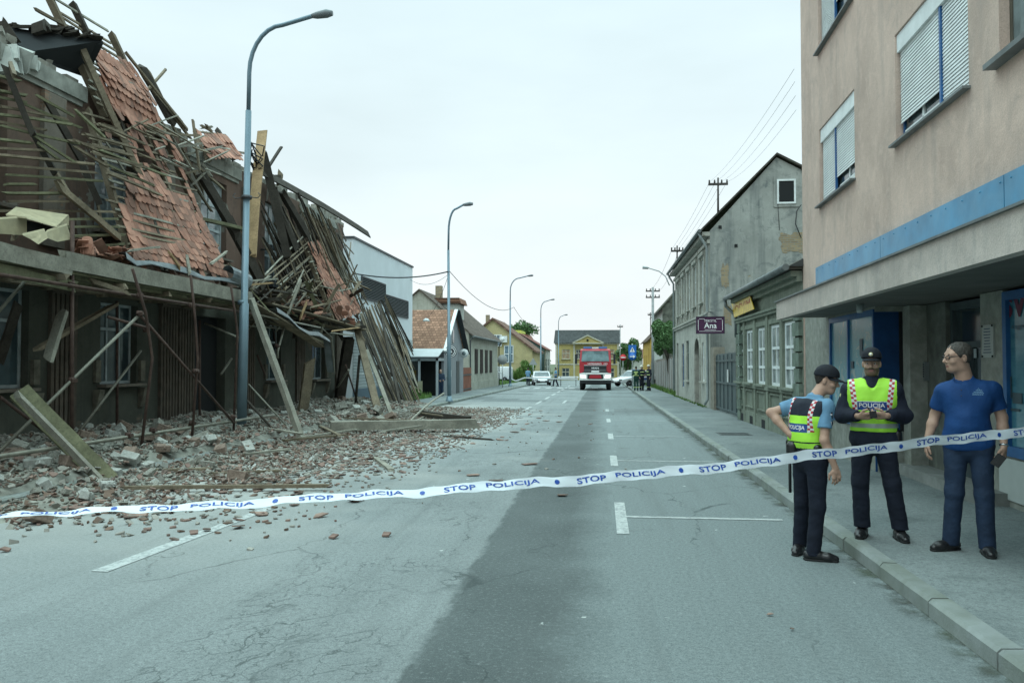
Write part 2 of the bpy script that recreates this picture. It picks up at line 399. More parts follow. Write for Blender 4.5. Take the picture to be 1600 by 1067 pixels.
    h = t.math('SUBTRACT', t.math('MULTIPLY', t.noise(p, 120, 3, .8), .5), ck)
    t.bump(h, .5, .006)
    return t.done(col, .88, 0, .25)
ASPH = road_mat()
def pave_mat():
    t = NT('pavement_asphalt'); p = t.world()
    col = t.mix(t.ramp(t.noise(p, .5, 6, .6, .6), [(.35, 0.0), (.65, 1.0)]), (.135, .162, .162), (.22, .25, .245))
    col = t.mix(t.ramp(t.noise(p, 1.2, 3), [(.6, 0.0), (.68, .5)]), col, (.075, .09, .09))
    g = t.noise(p, 110, 3, .8); col = t.mix(t.ramp(g, [(.35, .5), (.55, 0.0)]), col, (.05, .06, .06)); g3 = t.noise(p, 26, 4, .85); col = t.mix(t.ramp(g3, [(.36, .5), (.5, 0.0)]), col, (.06, .07, .07)); col = t.mix(t.ramp(g3, [(.55, 0.0), (.68, .3)]), col, (.33, .355, .35))
    col = t.mix(t.ramp(t.noise(p, 140, 2, .9), [(.6, 0.0), (.75, .6)]), col, (.4, .42, .41))
    t.bump(t.noise(p, 90, 3, .8), .4, .005); return t.done(col, .9, 0, .2)
PAVE = pave_mat()
KERB = M('kerb_concrete', (.235, .26, .25), .2, 2.5, .9, .4, 60, dirt=(.12, .14, .10), dscale=1.6, damt=.5)
PAINT = NT('road_paint')
_p = PAINT.world(); _c1 = PAINT.mix(PAINT.ramp(PAINT.noise(_p, 14, 5, .8), [(.44, .1), (.6, .85)]), (.46, .49, .475), (.2, .22, .22)); PAINT = PAINT.done(_c1, .8)
EARTH = M('earth', (.10, .12, .07), .3, .5, .95, .3, 8)
def strip(name, x0, x1, y0, y1, dz, mat, kind='structure', n=40, drop=None):
    m = MB(); ys = [y0+(y1-y0)*i/n for i in range(n+1)]
    if y0 < 12 < y1: ys = sorted(set(ys+[12]))
    for a, b in zip(ys[:-1], ys[1:]):
        m.quad((x0, a, gz(a)+dz), (x1, a, gz(a)+dz), (x1, b, gz(b)+dz), (x0, b, gz(b)+dz))
        if drop:
            if 'l' in drop: m.quad((x0, a, gz(a)-.05), (x0, a, gz(a)+dz), (x0, b, gz(b)+dz), (x0, b, gz(b)-.05))
            if 'r' in drop: m.quad((x1, b, gz(b)-.05), (x1, b, gz(b)+dz), (x1, a, gz(a)+dz), (x1, a, gz(a)-.05))
    return m.build(name, mat, kind=kind)
m = MB()
for a, b in ((-60, 12), (12, 200), (200, 1500)):
    za, zb = gz(a)-.03, gz(min(b, 200))-.03
    if a == 200: za = zb
    for x0, x1 in ((-1500, -60), (-60, 60), (60, 1500)): m.quad((x0, a, za), (x1, a, za), (x1, b, zb), (x0, b, zb))
m.build('ground', EARTH, kind='structure')
strip('road', -7.3, 2.3, -12, 118, 0, ASPH)
strip('cross_road', -60, 60, 104, 112, .004, ASPH, n=2)
strip('pavement', 2.44, 5.6, -12, 103, .13, PAVE)
strip('pavement', -12.5, -7.42, -12, 96, .13, PAVE)
# kerb stones
m = MB(); y = -6.0
while y < 96:
    l = .98
    h = gz(y); ww = random.uniform(-.006, .006); m.prism([(2.30+ww, y, h-.1), (2.44, y, h-.1), (2.44, y, h+.134), (2.325+ww, y, h+.134+ww), (2.30+ww, y, h+.105)], (0, l, gz(y+l)-gz(y))); y += 1.0
m.build('kerb', KERB, kind='structure')
m = MB(); y = -2.0
while y < 94:
    h = gz(y); m.prism([(-7.30, y, h-.1), (-7.42, y, h-.1), (-7.42, y, h+.134), (-7.325, y, h+.134), (-7.30, y, h+.105)], (0, .98, gz(y+.98)-gz(y))); y += 1.0
m.build('kerb', KERB, kind='structure')
# gutter grime and moss along the right kerb
t = NT('gutter_grime'); p_ = t.world(); a_ = t.ramp(t.noise(p_, 3, 5, .7), [(.42, 0.0), (.6, 1.0)])
xx_ = t.math('ABSOLUTE', t.math('SUBTRACT', t.sep(p_)[0], 2.31)); a_ = t.math('MULTIPLY', a_, t.ramp(xx_, [(.02, .85), (.2, 0.0)])); t.l(a_, t.b.inputs['Alpha']); t.bump(t.noise(p_, 60, 3), .5, .01)
GRIME = t.done(t.mix(t.ramp(t.noise(p_, 1.3, 4), [(.45, 0.0), (.6, 1.0)]), (.07, .075, .065), (.07, .085, .05)), .95)
strip('gutter_dirt', 2.08, 2.3, 2, 60, .006, GRIME, n=30)
# painted markings
m = MB()
def mark(p0, p1, wd):
    p0, p1 = Vector(p0), Vector(p1); d = (p1-p0); n = 6; s = Vector((-d.y, d.x, 0)).normalized()*wd/2
    for i in range(n):
        a = p0+d*i/n; b = p0+d*(i+1)/n
        q = [a-s, b-s, b+s, a+s]
        m.quad(*[Vector((v.x, v.y, gz(v.y)+.005)) for v in q])
for py in (807, 719.5, 681.5, 657, 641):
    c = PG(952+(py-641)*.095, py); l = .85 if py < 800 else .95
    mark((.22, c.y-l, 0), (.22, c.y+l, 0), .13); mark((.285, c.y, 0), (2.05, c.y, 0), .09)
mark(PG(155, 893), PG(335, 826), .16); mark(PG(335, 826), PG(420, 794), .14)
for k in range(9):
    y0 = 26+k*6.2; mark((-3.15, y0, 0), (-3.15, y0+3.4, 0), .14)
mark((-1.9, 43, 0), (-.2, 43, 0), .18); mark((-1.9, 43, 0), (-1.9, 39.5, 0), .12)
for k in range(8): mark((-6.6+k*1.0, 68, 0), (-6.6+k*1.0, 71, 0), .5)
m.build('road_markings', PAINT, kind='structure')
# manhole covers in the right pavement
IRON = M('cast_iron', (.07, .08, .08), .3, 12, .7, .5, 60)
def cover(px, py, w_, l_, lab):
    c = PG(px, py, .13); m = MB(); z0 = c.z
    m.box((c.x-w_/2, c.y-l_/2, z0-.02), (c.x+w_/2, c.y+l_/2, z0+.008))
    for i in range(9):
        for j in range(5): m.box((c.x-w_/2+.05+i*(w_-.1)/9, c.y-l_/2+.05+j*(l_-.1)/5, z0+.008), (c.x-w_/2+.05+(i+.6)*(w_-.1)/9, c.y-l_/2+.05+(j+.6)*(l_-.1)/5, z0+.014))
    m.build('manhole_cover', IRON, label=lab, cat='manhole cover')
cover(1147, 678, .75, .75, 'dark ribbed iron manhole cover in the pavement by the green house')
# ================= right side of the street =================
WHITE = M('white_paint', (.72, .76, .76), .1, 4, .6, .15, 40, dirt=(.42, .45, .44), dscale=2, damt=.35)
GLASS = glass('window_glass', (.03, .045, .05)); GLASS_L = glass('curtained_glass', (.12, .15, .16), .12, (.42, .46, .46))
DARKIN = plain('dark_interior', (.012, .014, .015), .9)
BLUE = M('blue_sheet_metal', (.018, .205, .38), .3, 1.6, .38, .12, 6, spec=.5, dirt=(.10, .27, .40), dscale=1.3, damt=.45)
BLUEF = M('blue_frame_paint', (.014, .10, .27), .25, 5, .45, .1, 30, spec=.5)
BEIGE = plaster('beige_render', (.62, .475, .40), (.37, .31, .275), None, streak=.5, vs=.8)
CANO = plaster('canopy_render', (.56, .49, .44), (.33, .31, .29), None, streak=.55, vs=1.4)
SLATM = M('shutter_plastic', (.74, .78, .78), .1, 2, .5, .1, 60, dirt=(.55, .57, .57), dscale=1.5, damt=.5)
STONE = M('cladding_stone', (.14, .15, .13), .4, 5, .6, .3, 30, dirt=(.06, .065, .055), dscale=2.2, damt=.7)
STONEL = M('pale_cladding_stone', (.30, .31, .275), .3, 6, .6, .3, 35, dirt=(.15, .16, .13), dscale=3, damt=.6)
CONC = M('concrete', (.24, .25, .235), .25, 3, .9, .4, 40, dirt=(.12, .13, .12), dscale=2, damt=.5)
ZINC = M('zinc', (.16, .18, .18), .3, 3, .55, .15, 20, metal=.3)
PIPE = M('drain_pipe', (.30, .34, .34), .2, 3, .5, .1, 20, metal=.3)
bU = -Vector((.0293, 1, 0)).normalized(); bN = Vector((-1, .0293, 0)).normalized(); Z3 = Vector((0, 0, 1))
def BX(Y, off=0.0, z=0.0): return Vector((3.776+.0293*Y, Y, z))-bN*off      # off > 0 goes into the building
bP0 = BX(17.6)
def BS(px, py, off=0.0):
    p = PP(px, py, bP0-bN*off, bN); return (p-bP0).dot(bU), p.z
blk = thing('apartment_block', 'beige rendered apartment block with white roller shutters and a blue band', 'apartment block', BX(17.6))
def quadwall(mb, y0, y1, z0, z1, off, ops=(), depth=.2):
    o = BX(y0, off); wall_open(mb, Vector((o.x, o.y, z0)), bU, bN, (y0-y1)/abs(bU.y), z1-z0, [(a, b, c-z0, d-z0) for a, b, c, d in ops], depth)
winspec = []
def wpx(pxa, pya, pxb, pyb, pyt_at_a):
    s0, z0 = BS(pxa, pya); s1, _ = BS(pxb, pyb); _, zt = BS(pxa, pyt_at_a); return [s0, s1, z0, zt]
W1 = wpx(1281, 323, 1336, 281, 182); W2 = wpx(1400, 227, 1514, 139, 47)
W1[3] = W1[2]+1.5; W2[3] = W2[2]+1.55
s3 = BS(1562, 98)[0]; W3 = [s3, s3+1.35, W2[2], W2[3]]
fh = BS(1270, 98)[1]-W1[2]
ops = []
for f in range(3):
    for q in (W1, W2, W3): ops.append((q[0], q[1], q[2]+f*fh, q[3]+f*fh))
x4 = s3+3.2; ops += [(x4, x4+2.2, W2[2]+f*fh, W2[3]+f*fh) for f in range(3)]
m = MB(); TOPZ = 5.0+3*fh+.8
quadwall(m, 17.6, -9, 2.9, TOPZ, 0, ops, .16)
# far end wall, roof, rear
a, b = BX(17.6), BX(17.6, 9); c, d = BX(-9, 9), BX(-9)
for p, q in ((b, a), (c, b), (d, c)): m.quad(Vector((p.x, p.y, -.5)), Vector((q.x, q.y, -.5)), Vector((q.x, q.y, TOPZ)), Vector((p.x, p.y, TOPZ)))
m.quad(*[Vector((v.x, v.y, TOPZ)) for v in (a, d, c, b)])
m.build('upper_wall', BEIGE, blk)
def shutter_window(q, splits, gaps, k):
    """splits: sash boundaries (fractions); gaps: how far each shutter stops above the sill"""
    o = BX(17.6, .0); f = window(blk, o, bU, bN, q, (BLUEF, GLASS, ZINC), .13, 1, (), .05)
    b = o-bN*.13; H = q[3]-q[2]
    m = MB(); m.frame(b+bU*(q[0]+q[1])/2+Z3*(q[3]-.13)+bN*.055, bU*((q[1]-q[0])/2-.003), Z3*.125, bN*.05); m.build('shutter_box', WHITE, f)
    m = MB(); st = .046
    for i in range(len(splits)-1):
        s0 = q[0]+(q[1]-q[0])*splits[i]+.03; s1 = q[0]+(q[1]-q[0])*splits[i+1]-.03; z = q[3]-.255; zb = q[2]+.05+gaps[i]
        while z > zb:
            m.frame(b+bU*(s0+s1)/2+Z3*(z-st*.5)+bN*.06, bU*(s1-s0)/2, Z3*(st*.44)-bN*.006, bN*.006+Z3*.001); z -= st
    m.build('roller_shutter', SLATM, f)
    m = MB()
    for s in splits[1:-1]: m.frame(b+bU*(q[0]+(q[1]-q[0])*s)+Z3*((q[2]+q[3])/2-.12)+bN*.07, bU*.025, Z3*(H/2-.13), bN*.02)
    if m.v: m.build('shutter_guide', BLUEF, f)
    m = MB()
    for i in range(len(splits)-1):
        if gaps[i] > .05:
            s0 = q[0]+(q[1]-q[0])*splits[i]+.07; s1 = q[0]+(q[1]-q[0])*splits[i+1]-.05
            m.frame(b+bU*(s0+s1)/2+Z3*(q[2]+.12)+bN*.02, bU*(s1-s0)/2, Z3*.06, bN*.01)
            m.frame(b+bU*((s0+s1)/2)+Z3*(q[2]+.3)+bN*.02, bU*.03, Z3*.2, bN*.01)
    if m.v: m.build('sash', WHITE, f)
    m = MB(); m.frame(o+bU*(q[0]+q[1])/2+Z3*(q[2]-.016)+bN*.0, bU*((q[1]-q[0])/2+.05), Z3*.015, bN*.09); m.build('sill', ZINC, f)
shutter_window(W1, (0, .42, 1), (0, .28), 0)
shutter_window([W1[0], W1[1], W1[2]+fh, W1[3]+fh], (0, .45, 1), (0, .5), 1)
shutter_window(W2, (0, .62, 1), (.26, 0), 2)
for f in range(3):
    for j, q in enumerate((W1, W2, W3)):
        if (f, j) in ((0, 0), (1, 0), (0, 1)): continue
        q = (q[0], q[1], q[2]+f*fh, q[3]+f*fh)
        if j == 2: window(blk, BX(17.6), bU, bN, q, (M('brown_frame', (.10, .09, .07)) if f == 0 else WHITE, GLASS_L, ZINC), .13, 2, (), .06, sill=.05)
        else: shutter_window(list(q), (0, .5, 1), (.3*(f == 2), 0), 9)
# curtain behind the third window
m = MB(); q = W3; b = BX(17.6, .10)
n_ = 26
for i in range(n_):
    s0 = q[0]+.08+(q[1]-q[0]-.16)*i/n_; s1 = q[0]+.08+(q[1]-q[0]-.16)*(i+1)/n_; k0 = .012*math.sin(i*2.1); k1 = .012*math.sin((i+1)*2.1)
    m.quad(b+bU*s0+bN*k0+Z3*(q[2]+.07), b+bU*s1+bN*k1+Z3*(q[2]+.07), b+bU*s1+bN*k1+Z3*(q[3]-.07), b+bU*s0+bN*k0+Z3*(q[3]-.07))
m.build('curtain', M('grey_curtain', (.16, .19, .19), .3, 4), blk)
# blue sheet band
s0, zt = BS(1282, 419); _, zb = BS(1282, 445)
m = MB(); b = BX(17.6, -.05)
segs = [s0, BS(1386, 380)[0], BS(1585, 290)[0], BS(1585, 290)[0]+3.4, 26]
for i in range(4):
    m.frame(b+bU*(segs[i]+segs[i+1])/2+Z3*(zt+zb)/2, bU*((segs[i+1]-segs[i])/2-.008), Z3*(zt-zb)/2, bN*.045)
    k = segs[i]+.15
    while k < segs[i+1]: m.lathe(b+bU*k+Z3*(zt-.06)+bN*.045, [(.011, 0), (.009, .006), (.003, .009)], 6, bN); k += .45
m.build('blue_band', BLUE, blk)
# canopy
cs0, cz1 = BS(1213, 473, -.88); _, cz0 = BS(1213, 500, -.88)
m = MB(); ys = BX(17.6)
A = BX(17.6, -.88)+bU*cs0; Bn = A+bU*25; Ai = A-bN*.9; Bi = Bn-bN*.9
def Zp(v, z): return Vector((v.x, v.y, z))
m.prism([Zp(A, cz0), Zp(A, cz1), Zp(Ai, zb-.02), Zp(Ai, zb-.14), Zp(A-bN*.12, cz1-.1), Zp(A-bN*.12, cz0)], bU*25)
m.build('canopy_fascia', CANO, blk)
m = MB(); m.frame((A+Bn)/2+Z3*(cz1+.012)-bN*0, bU*12.55, Z3*.012, bN*.035); m.build('canopy_flashing', ZINC, blk)
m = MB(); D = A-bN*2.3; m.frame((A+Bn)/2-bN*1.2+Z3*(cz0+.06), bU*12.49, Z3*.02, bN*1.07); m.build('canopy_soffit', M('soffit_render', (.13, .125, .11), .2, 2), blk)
c_ = BX(12.2, -.35, cz0+.04); m = MB(); m.lathe(c_-Z3*.13, [(.04, 0), (.05, .03), (.05, .13)], 10); m.build('soffit_lamp', plain('lamp_glass', (.35, .4, .4), .3), blk)
# ground floor: corner strip, glazed vitrine standing forward, recessed entrance, right shop
m = MB(); zs = .13+gz(17)
def slab(mb, y0, y1, z0, z1, off, th):       # block from y0 down to y1, outer face at off, thickness th inwards
    p = BX(y0, off); q = BX(y1, off); mb.frame((p+q)/2-bN*th/2+Z3*(z0+z1)/2, (q-p)/2, Z3*(z1-z0)/2, bN*th/2)
slab(m, 17.58, 15.6, -.2, 3.4, .03, .5); slab(m, 15.6, 12.8, -.2, .75, .06, .4)
slab(m, 17.5, 12.8, cz0-.04, 3.3, .04, .5)
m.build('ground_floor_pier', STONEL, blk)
vit = MB(); yv0, yv1 = 15.55, 12.85
for (y0, y1, z0, z1) in ((yv0, yv0-.07, .75, cz0), (yv1+.07, yv1, .75, cz0), (14.35, 14.28, .82, cz0-.07), (yv0-.07, yv1+.07, .75, .83), (yv0-.07, yv1+.07, cz0-.09, cz0)): slab(vit, y0, y1, z0, z1, .02, .07)
vf = vit.build('vitrine_frame', BLUEF, blk)
m = MB(); slab(m, yv0-.02, yv1+.02, .78, cz0-.02, .055, .01)
POST = NT('glued_poster_glass'); co_ = POST.co(); POSTM = POST.mix(POST.ramp(POST.noise(co_, 2.4, 6, .7, 1.5), [(.55, 0.0), (.6, .8)]), (.13, .31, .38), (.40, .42, .38)); POSTM = POST.done(POST.mix(POST.ramp(POST.noise(co_, .8, 3), [(.4, 0.0), (.7, .6)]), POSTM, (.10, .19, .23)), .2, 0, .6)
m.build('pane', POSTM, vf)
for (px, py, w_, h_) in ((1346, 543, .16, .28), (1332, 570, .16, .12)):
    m = MB(); p = PP(px, py, BX(15, .05), bN); m.frame(p+bN*.006, bU*w_/2, Z3*h_/2, bN*.003); m.build('sticker', plain('sticker_dark', (.03, .05, .07), .5), vf)
m = MB(); slab(m, yv1, yv1-.015, .1, cz0, .03, .36); m.build('side_panel', M('dark_blue_side', (.008, .05, .15), .3, 3, .5), blk)
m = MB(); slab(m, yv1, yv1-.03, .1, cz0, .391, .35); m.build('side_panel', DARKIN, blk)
for q_ in ((12.75, 12.45, .0, cz0+.03, .42, .4), (10.55, 9.95, .0, cz0+.03, .62, .25), (9.95, -9, .0, .72, .64, .25)):
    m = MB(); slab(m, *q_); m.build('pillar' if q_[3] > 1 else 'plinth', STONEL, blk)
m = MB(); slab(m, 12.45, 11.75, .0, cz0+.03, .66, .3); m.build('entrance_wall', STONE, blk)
# entrance door, recessed
df = MB()
for (y0, y1, z0, z1) in ((11.75, 11.67, .28, cz0), (10.63, 10.55, .28, cz0), (11.67, 10.63, cz0-.1, cz0), (11.67, 10.63, 2.0, 2.08), (11.2, 11.13, .28, 2.0), (11.67, 10.63, .28, .5)): slab(df, y0, y1, z0, z1, .72, .07)
en = df.build('entrance_door', M('dark_door_metal', (.055, .075, .08), .2, 4, .5), blk)
m = MB(); slab(m, 11.68, 10.62, .45, cz0-.05, .77, .01); m.build('pane', glass('door_glass', (.02, .03, .033), .1, (.06, .08, .085)), en)
for (px, py, w_, h_) in ((1480, 545, .3, .55), (1524, 552, .08, .12)):
    m = MB(); p = PP(px, py, BX(11, .76), bN); m.frame(p+bN*.004, bU*w_/2, Z3*h_/2, bN*.002); m.build('notice', plain('paper_notice', (.30, .36, .38), .6), en)
m = MB(); slab(m, 12.9, 9.9, -.1, .28, .30, .9); m.build('entrance_step', CONC, blk)
p = PP(1447, 580, BX(12, .66), bN)
m = MB(); m.frame(p+bN*.03, bU*.13, Z3*.14, bN*.03)
m.mi = 1
for i in range(2):
    for j in range(6): m.frame(p+bN*.062+bU*(-.05+.1*i)+Z3*(.10-.035*j), bU*.038, Z3*.011, bN*.003)
m.mi = 0; m.build('intercom', [plain('steel_plate', (.22, .25, .25), .35, .6), plain('intercom_buttons', (.05, .06, .07), .5)], blk)
p = PP(1546, 533, BX(10.2, .62), bN)
m = MB(); m.frame(p+bN*.012, bU*.15, Z3*.2, bN*.01); m.mi = 1
for j in range(9): m.frame(p+bN*.0235+bU*(-.01)+Z3*(.15-.036*j), bU*random.uniform(.07, .11), Z3*.006, bN*.001)
m.mi = 2
for sx in (-1, 1):
    for sz in (-1, 1): m.lathe(p+bU*.135*sx+Z3*.185*sz+bN*.022, [(.012, 0), (.012, .012)], 8, bN)
m.build('name_plaque', [plain('plaque_face', (.33, .36, .34), .3), plain('plaque_ink', (.04, .07, .12), .6), DARKIN], blk)
# right shop window
sf = MB(); ys0, ys1 = 9.93, -4.0
for (y0, y1, z0, z1) in ((ys0, ys0-.09, .72, cz0), (ys0-.09, ys1, .72, .84), (ys0-.09, ys1, cz0-.1, cz0), (6.6, 6.52, .84, cz0-.1), (3.2, 3.12, .84, cz0-.1)): slab(sf, y0, y1, z0, z1, .60, .08)
sfw = sf.build('shop_window_frame', BLUEF, blk)
m = MB(); slab(m, ys0-.04, ys1, .78, cz0-.04, .65, .01)
SHG = NT('shop_glass_film'); sp_ = SHG.sep(SHG.co()); n_ = SHG.noise(SHG.map(SHG.co(), (1.5, 1.5, 5)), 2, 3)
SHG = SHG.done(SHG.mix(SHG.ramp(n_, [(.35, 0.0), (.6, 1.0)]), (.05, .17, .23), (.085, .23, .29)), .12, 0, .6)
m.build('pane', SHG, sfw)
RED = plain('maroon_letters', (.12, .02, .05), .5); m = MB()
p = PP(1569, 498, BX(9, .645), bN); hh = .26
put_text(m, 'sve za', p, bU, Z3, 1.55, hh, .02, 1.05, .004); m.build('lettering', RED, sfw)
m = MB(); p = PP(1574, 517, BX(9, .645), bN); put_text(m, 'i ogovorom na popust', p, bU, Z3, 2.1, .07, 0, 1, .004); m.build('lettering', plain('small_letters', (.05, .09, .13), .5), sfw)
m = MB()
for (px, py, w_, h_) in ((1578, 605, .10, .25), (1590, 622, .22, .12), (1584, 640, .3, .03)):
    p = PP(px, py, BX(9, .645), bN); m.frame(p+bN*.004, bU*w_/2, Z3*h_/2, bN*.002)
m.build('shelf_display', plain('shelf_display', (.04, .075, .09), .5), sfw)
m = MB(); p = PP(1600, 755, BX(9.5, .64), bN); m.frame(p+bN*.012, bU*.55, Z3*.24, bN*.01); m.build('plinth_panel', plain('plinth_panel', (.42, .46, .44), .5), blk)

# ---------------- green-grey single storey house ----------------
GX = 4.30
GREEN = plaster('green_render', (.25, .28, .225), (.10, .12, .10), None, streak=.6, vs=1.6)
GREEND = M('green_quoins', (.15, .19, .155), .35, 5, .9, .4, 30)
gh = thing('town_house', 'single storey green plastered town house with five tall white windows', 'house', (GX, 21.5, 0))
y0g, y1g = 17.68, 25.75; gu, gn = Vector((0, 1, 0)), Vector((-1, 0, 0))
def gy(px): return PX(px, 560, GX).y
wins = [(1152.4, 1162.7), (1166.5, 1177.7), (1184.3, 1197.0), (1204.5, 1220.8), (1225.5, 1244.6)]
ops = [(gy(b)-y0g, gy(a)-y0g, 1.22, 2.74) for a, b in wins]
m = MB(); wall_open(m, (GX, y0g, -.4), gu, gn, y1g-y0g, 4.3, [(a, b, c+.4, d+.4) for a, b, c, d in ops], .15)
m.quad((GX, y1g, -.4), (GX+8, y1g, -.4), (GX+8, y1g, 3.9), (GX, y1g, 3.9)); m.quad((GX+8, y0g, -.4), (GX, y0g, -.4), (GX, y0g, 3.9), (GX+8, y0g, 3.9))
m.build('wall', GREEN, gh)
for i, q in enumerate(ops): window(gh, (GX, y0g, 0), gu, gn, q, (WHITE, GLASS_L, GREEN), .05, 2, (.62, .30), .07, sill=.05)
m = MB()
def gbox(a, b, z0, z1, out): m.box((GX-out, a, z0), (GX+.02, b, z1))
gbox(y0g, y1g, 3.02, 3.10, .10); gbox(y0g, y1g, 3.10, 3.16, .14); gbox(y0g, y1g, 3.55, 3.66, .12); gbox(y0g, y1g, 3.66, 3.78, .24)
gbox(y0g, y1g, 1.08, 1.16, .07); gbox(y0g, y1g, -.3, .38, .035)
for a, b, c, d in ops:
    for (u0, u1, v0, v1) in ((a-.12, a-.02, 1.2, 2.78), (b+.02, b+.12, 1.2, 2.78), (a-.12, b+.12, 2.78, 2.9)): gbox(y0g+u0, y0g+u1, v0, v1, .035)
    for (u0, u1, v0, v1) in ((a, b, .98, 1.02), (a, b, .5, .54), (a, a+.04, .54, .98), (b-.04, b, .54, .98)): gbox(y0g+u0, y0g+u1, v0, v1, .045)
cs = [o for q in ops for o in q[:2]]
for k in range(0, 4):
    c0 = (ops[k][0]+ops[k+1][1])/2 if ops[k][0] > ops[k+1][1] else 0
    gbox(y0g+c0-.12, y0g+c0+.12, -.3, 3.02, .05)
m.build('cornice', GREEN, gh)
for yy in (y0g+.02, y1g-.62):
    m = MB(); z = -.3; k = 0
    while z < 2.9: gbox(yy+(.06 if k % 2 else 0), yy+.6-(.06 if k % 2 else 0), z, z+.30, .09-(.02*(k % 2))); z += .335; k += 1
    m.build('quoin', GREEND, gh)
for px in (1161, 1175, 1194, 1240):
    m = MB(); gbox(gy(px)-.22, gy(px)+.22, .12+gz(gy(px)), .36+gz(gy(px)), .041); m.build('cellar_vent', DARKIN, gh)
ROOFD = tiles('dark_roof_tiles', (.085, .075, .065), .2, .15, 'y', .5, (.06, .07, .05))
m = MB(); m.prism([(GX-.32, y0g-.1, 3.80), (GX-.32, y0g-.1, 3.86), (GX+3.6, y0g-.1, 5.95), (GX+8, y0g-.1, 3.9), (GX+8, y0g-.1, 3.8)], (0, y1g-y0g+.3, 0)); m.build('roof', ROOFD, gh)
def gutter(parent, x, ya, yb, z, mat=None, drop=None):
    m = MB(); m.tube([(x, ya, z), (x, yb, z)], .075, 10); m.build('gutter', mat or ZINC, parent)
gutter(gh, GX-.38, y0g-.15, y1g+.25, 3.84)
m = MB(); m.tube([(GX-.38, y1g+.2, 3.8), (GX-.36, y1g+.2, 3.6), (GX-.12, y1g+.12, 3.35), (GX-.06, y1g+.1, 3.2), (GX-.06, y1g+.1, 2.6)], .055, 8); m.build('drain_pipe', ZINC, gh)
m = MB(); p = PX(1256, 380, GX-.2); m.prism([(GX-.3, y0g-.14, 3.86), (GX+1.3, y0g-.14, 4.75), (GX+1.3, y0g-.14, 3.86)], (0, .06, 0)); m.build('end_flashing', plain('dark_flashing', (.05, .055, .055), .7), gh)
# hanging yellow shop banner on the frieze
a_, b_, c_, d_ = PX(1148, 496, GX-.16), PX(1179, 483, GX-.2), PX(1172, 460, GX-.16), PX(1144, 475, GX-.12)
YEL = M('yellow_banner', (.78, .55, .02), .25, 3, .4, .3, 8, dirt=(.30, .16, .03), dscale=3, damt=.6)
m = MB(); nn = Vector((-.02, 0, 0)); m.prism([a_, b_, c_, d_], nn)
bn = m.build('shop_banner', YEL, None, 'crooked yellow banner with red script over the green house windows', 'banner')
uu = (b_-a_).normalized(); vv = (d_-a_).normalized(); 
m = MB(); put_text(m, 'OSVIM', b_+nn+(a_-b_)*.92+vv*.16, uu, Z3.lerp(vv, .5), (b_-a_).length*.8, .30, .01, 1, -.006); m.build('lettering', plain('banner_red', (.40, .10, .03), .6), bn)
m = MB(); put_text(m, 'Outlet', a_+nn+uu*.12+vv*.62, uu, Z3.lerp(vv, .5), (b_-a_).length*.7, .14, .01, 1, -.006); m.build('lettering', plain('banner_pale', (.7, .7, .45), .6), bn)
# yard gate between the houses
GATE = M('gate_sheet', (.085, .115, .12), .2, 2, .5, .2, 20, dirt=(.05, .06, .06), dscale=2)
gt = thing('yard_gate', 'dark grey sheet metal yard gate between the green and the grey house', 'gate', (GX+.1, 28.6, 0))
for k, (ya, yb) in enumerate(((25.9, 28.6), (28.63, 31.3))):
    m = MB(); m.box((GX+.1, ya, gz(ya)+.16), (GX+.14, yb, 2.25+gz(ya)))
    for zz in (.2, 1.15, 1.95): m.box((GX+.06, ya, zz+gz(ya)), (GX+.102, yb, zz+.07+gz(ya)))
    for i in range(4): m.box((GX+.065, ya+(yb-ya)*i/3-.03*(i > 0), .2+gz(ya)), (GX+.1015, ya+(yb-ya)*i/3+.03, 2.2+gz(ya)))
    m.build('gate_leaf', GATE, gt)
m = MB(); m.frame(PX(1137, 587, GX+.05), (0, .1, 0), (0, 0, .22), (.01, 0, 0)); m.build('notice', plain('white_notice', (.6, .62, .6), .6), gt)
m = MB(); m.box((GX-.02, 31.3, -.4), (GX+.4, 32.2, 2.4)); m.build('gate_post', M('rough_post', (.24, .22, .18), .3, 6), gt)

# ---------------- two storey grey house with the sewing shop sign ----------------
AX = 4.30; ay0, ay1 = 32.3, 47.5
GREY = plaster('grey_render', (.36, .375, .35), (.095, .115, .12), (.40, .31, .18), .66, .85, .55, brick=True)
GREYF = plaster('grey_front_render', (.45, .45, .40), (.17, .18, .16), (.24, .22, .17), .66, .6, 1.0)
ah = thing('corner_house', 'two storey grey weathered house with a bare gable and purple shop sign', 'house', (AX, 40, gz(40)))
EZ = PX(1100, 357, AX-.3).z
up = [34.0, 36.6, 39.2, 41.8, 44.4]; ops = [(y-ay0, y-ay0+1.15, 4.35, 6.2) for y in up]
g0 = gz(40)
low = [(33.0-ay0, 33.7-ay0, 1.0, 2.65), (34.3-ay0, 35.0-ay0, 1.0, 2.65), (40.2-ay0, 41.4-ay0, .9, 2.9), (42.6-ay0, 43.7-ay0, .5, 2.8), (45.6-ay0, 46.6-ay0, -.2, 2.9)]
m = MB(); wall_open(m, (AX, ay0, -.8), gu, gn, ay1-ay0, EZ+.8, [(a, b, c+.8, d+.8) for a, b, c, d in ops+low+[(35.6-ay0, 37.5-ay0, -.3, 2.9)]], .18)
m.build('front_wall', GREYF, ah)
apex = PY(1213, 243, ay0); rr = PY(1250, 263, ay0)
m = MB(); slope = (apex.z-EZ-.1)/(apex.x-AX+.3); ez = EZ
gw = [(AX, ay0, -.8), (AX+9, ay0, -.8), (AX+9, ay0, rr.z-(AX+9-rr.x)*.55), (apex.x, ay0, apex.z-.08), (AX, ay0, ez)]
m.add(gw, [(0, 1, 2, 3, 4)]); m.build('gable_wall', GREY, ah)
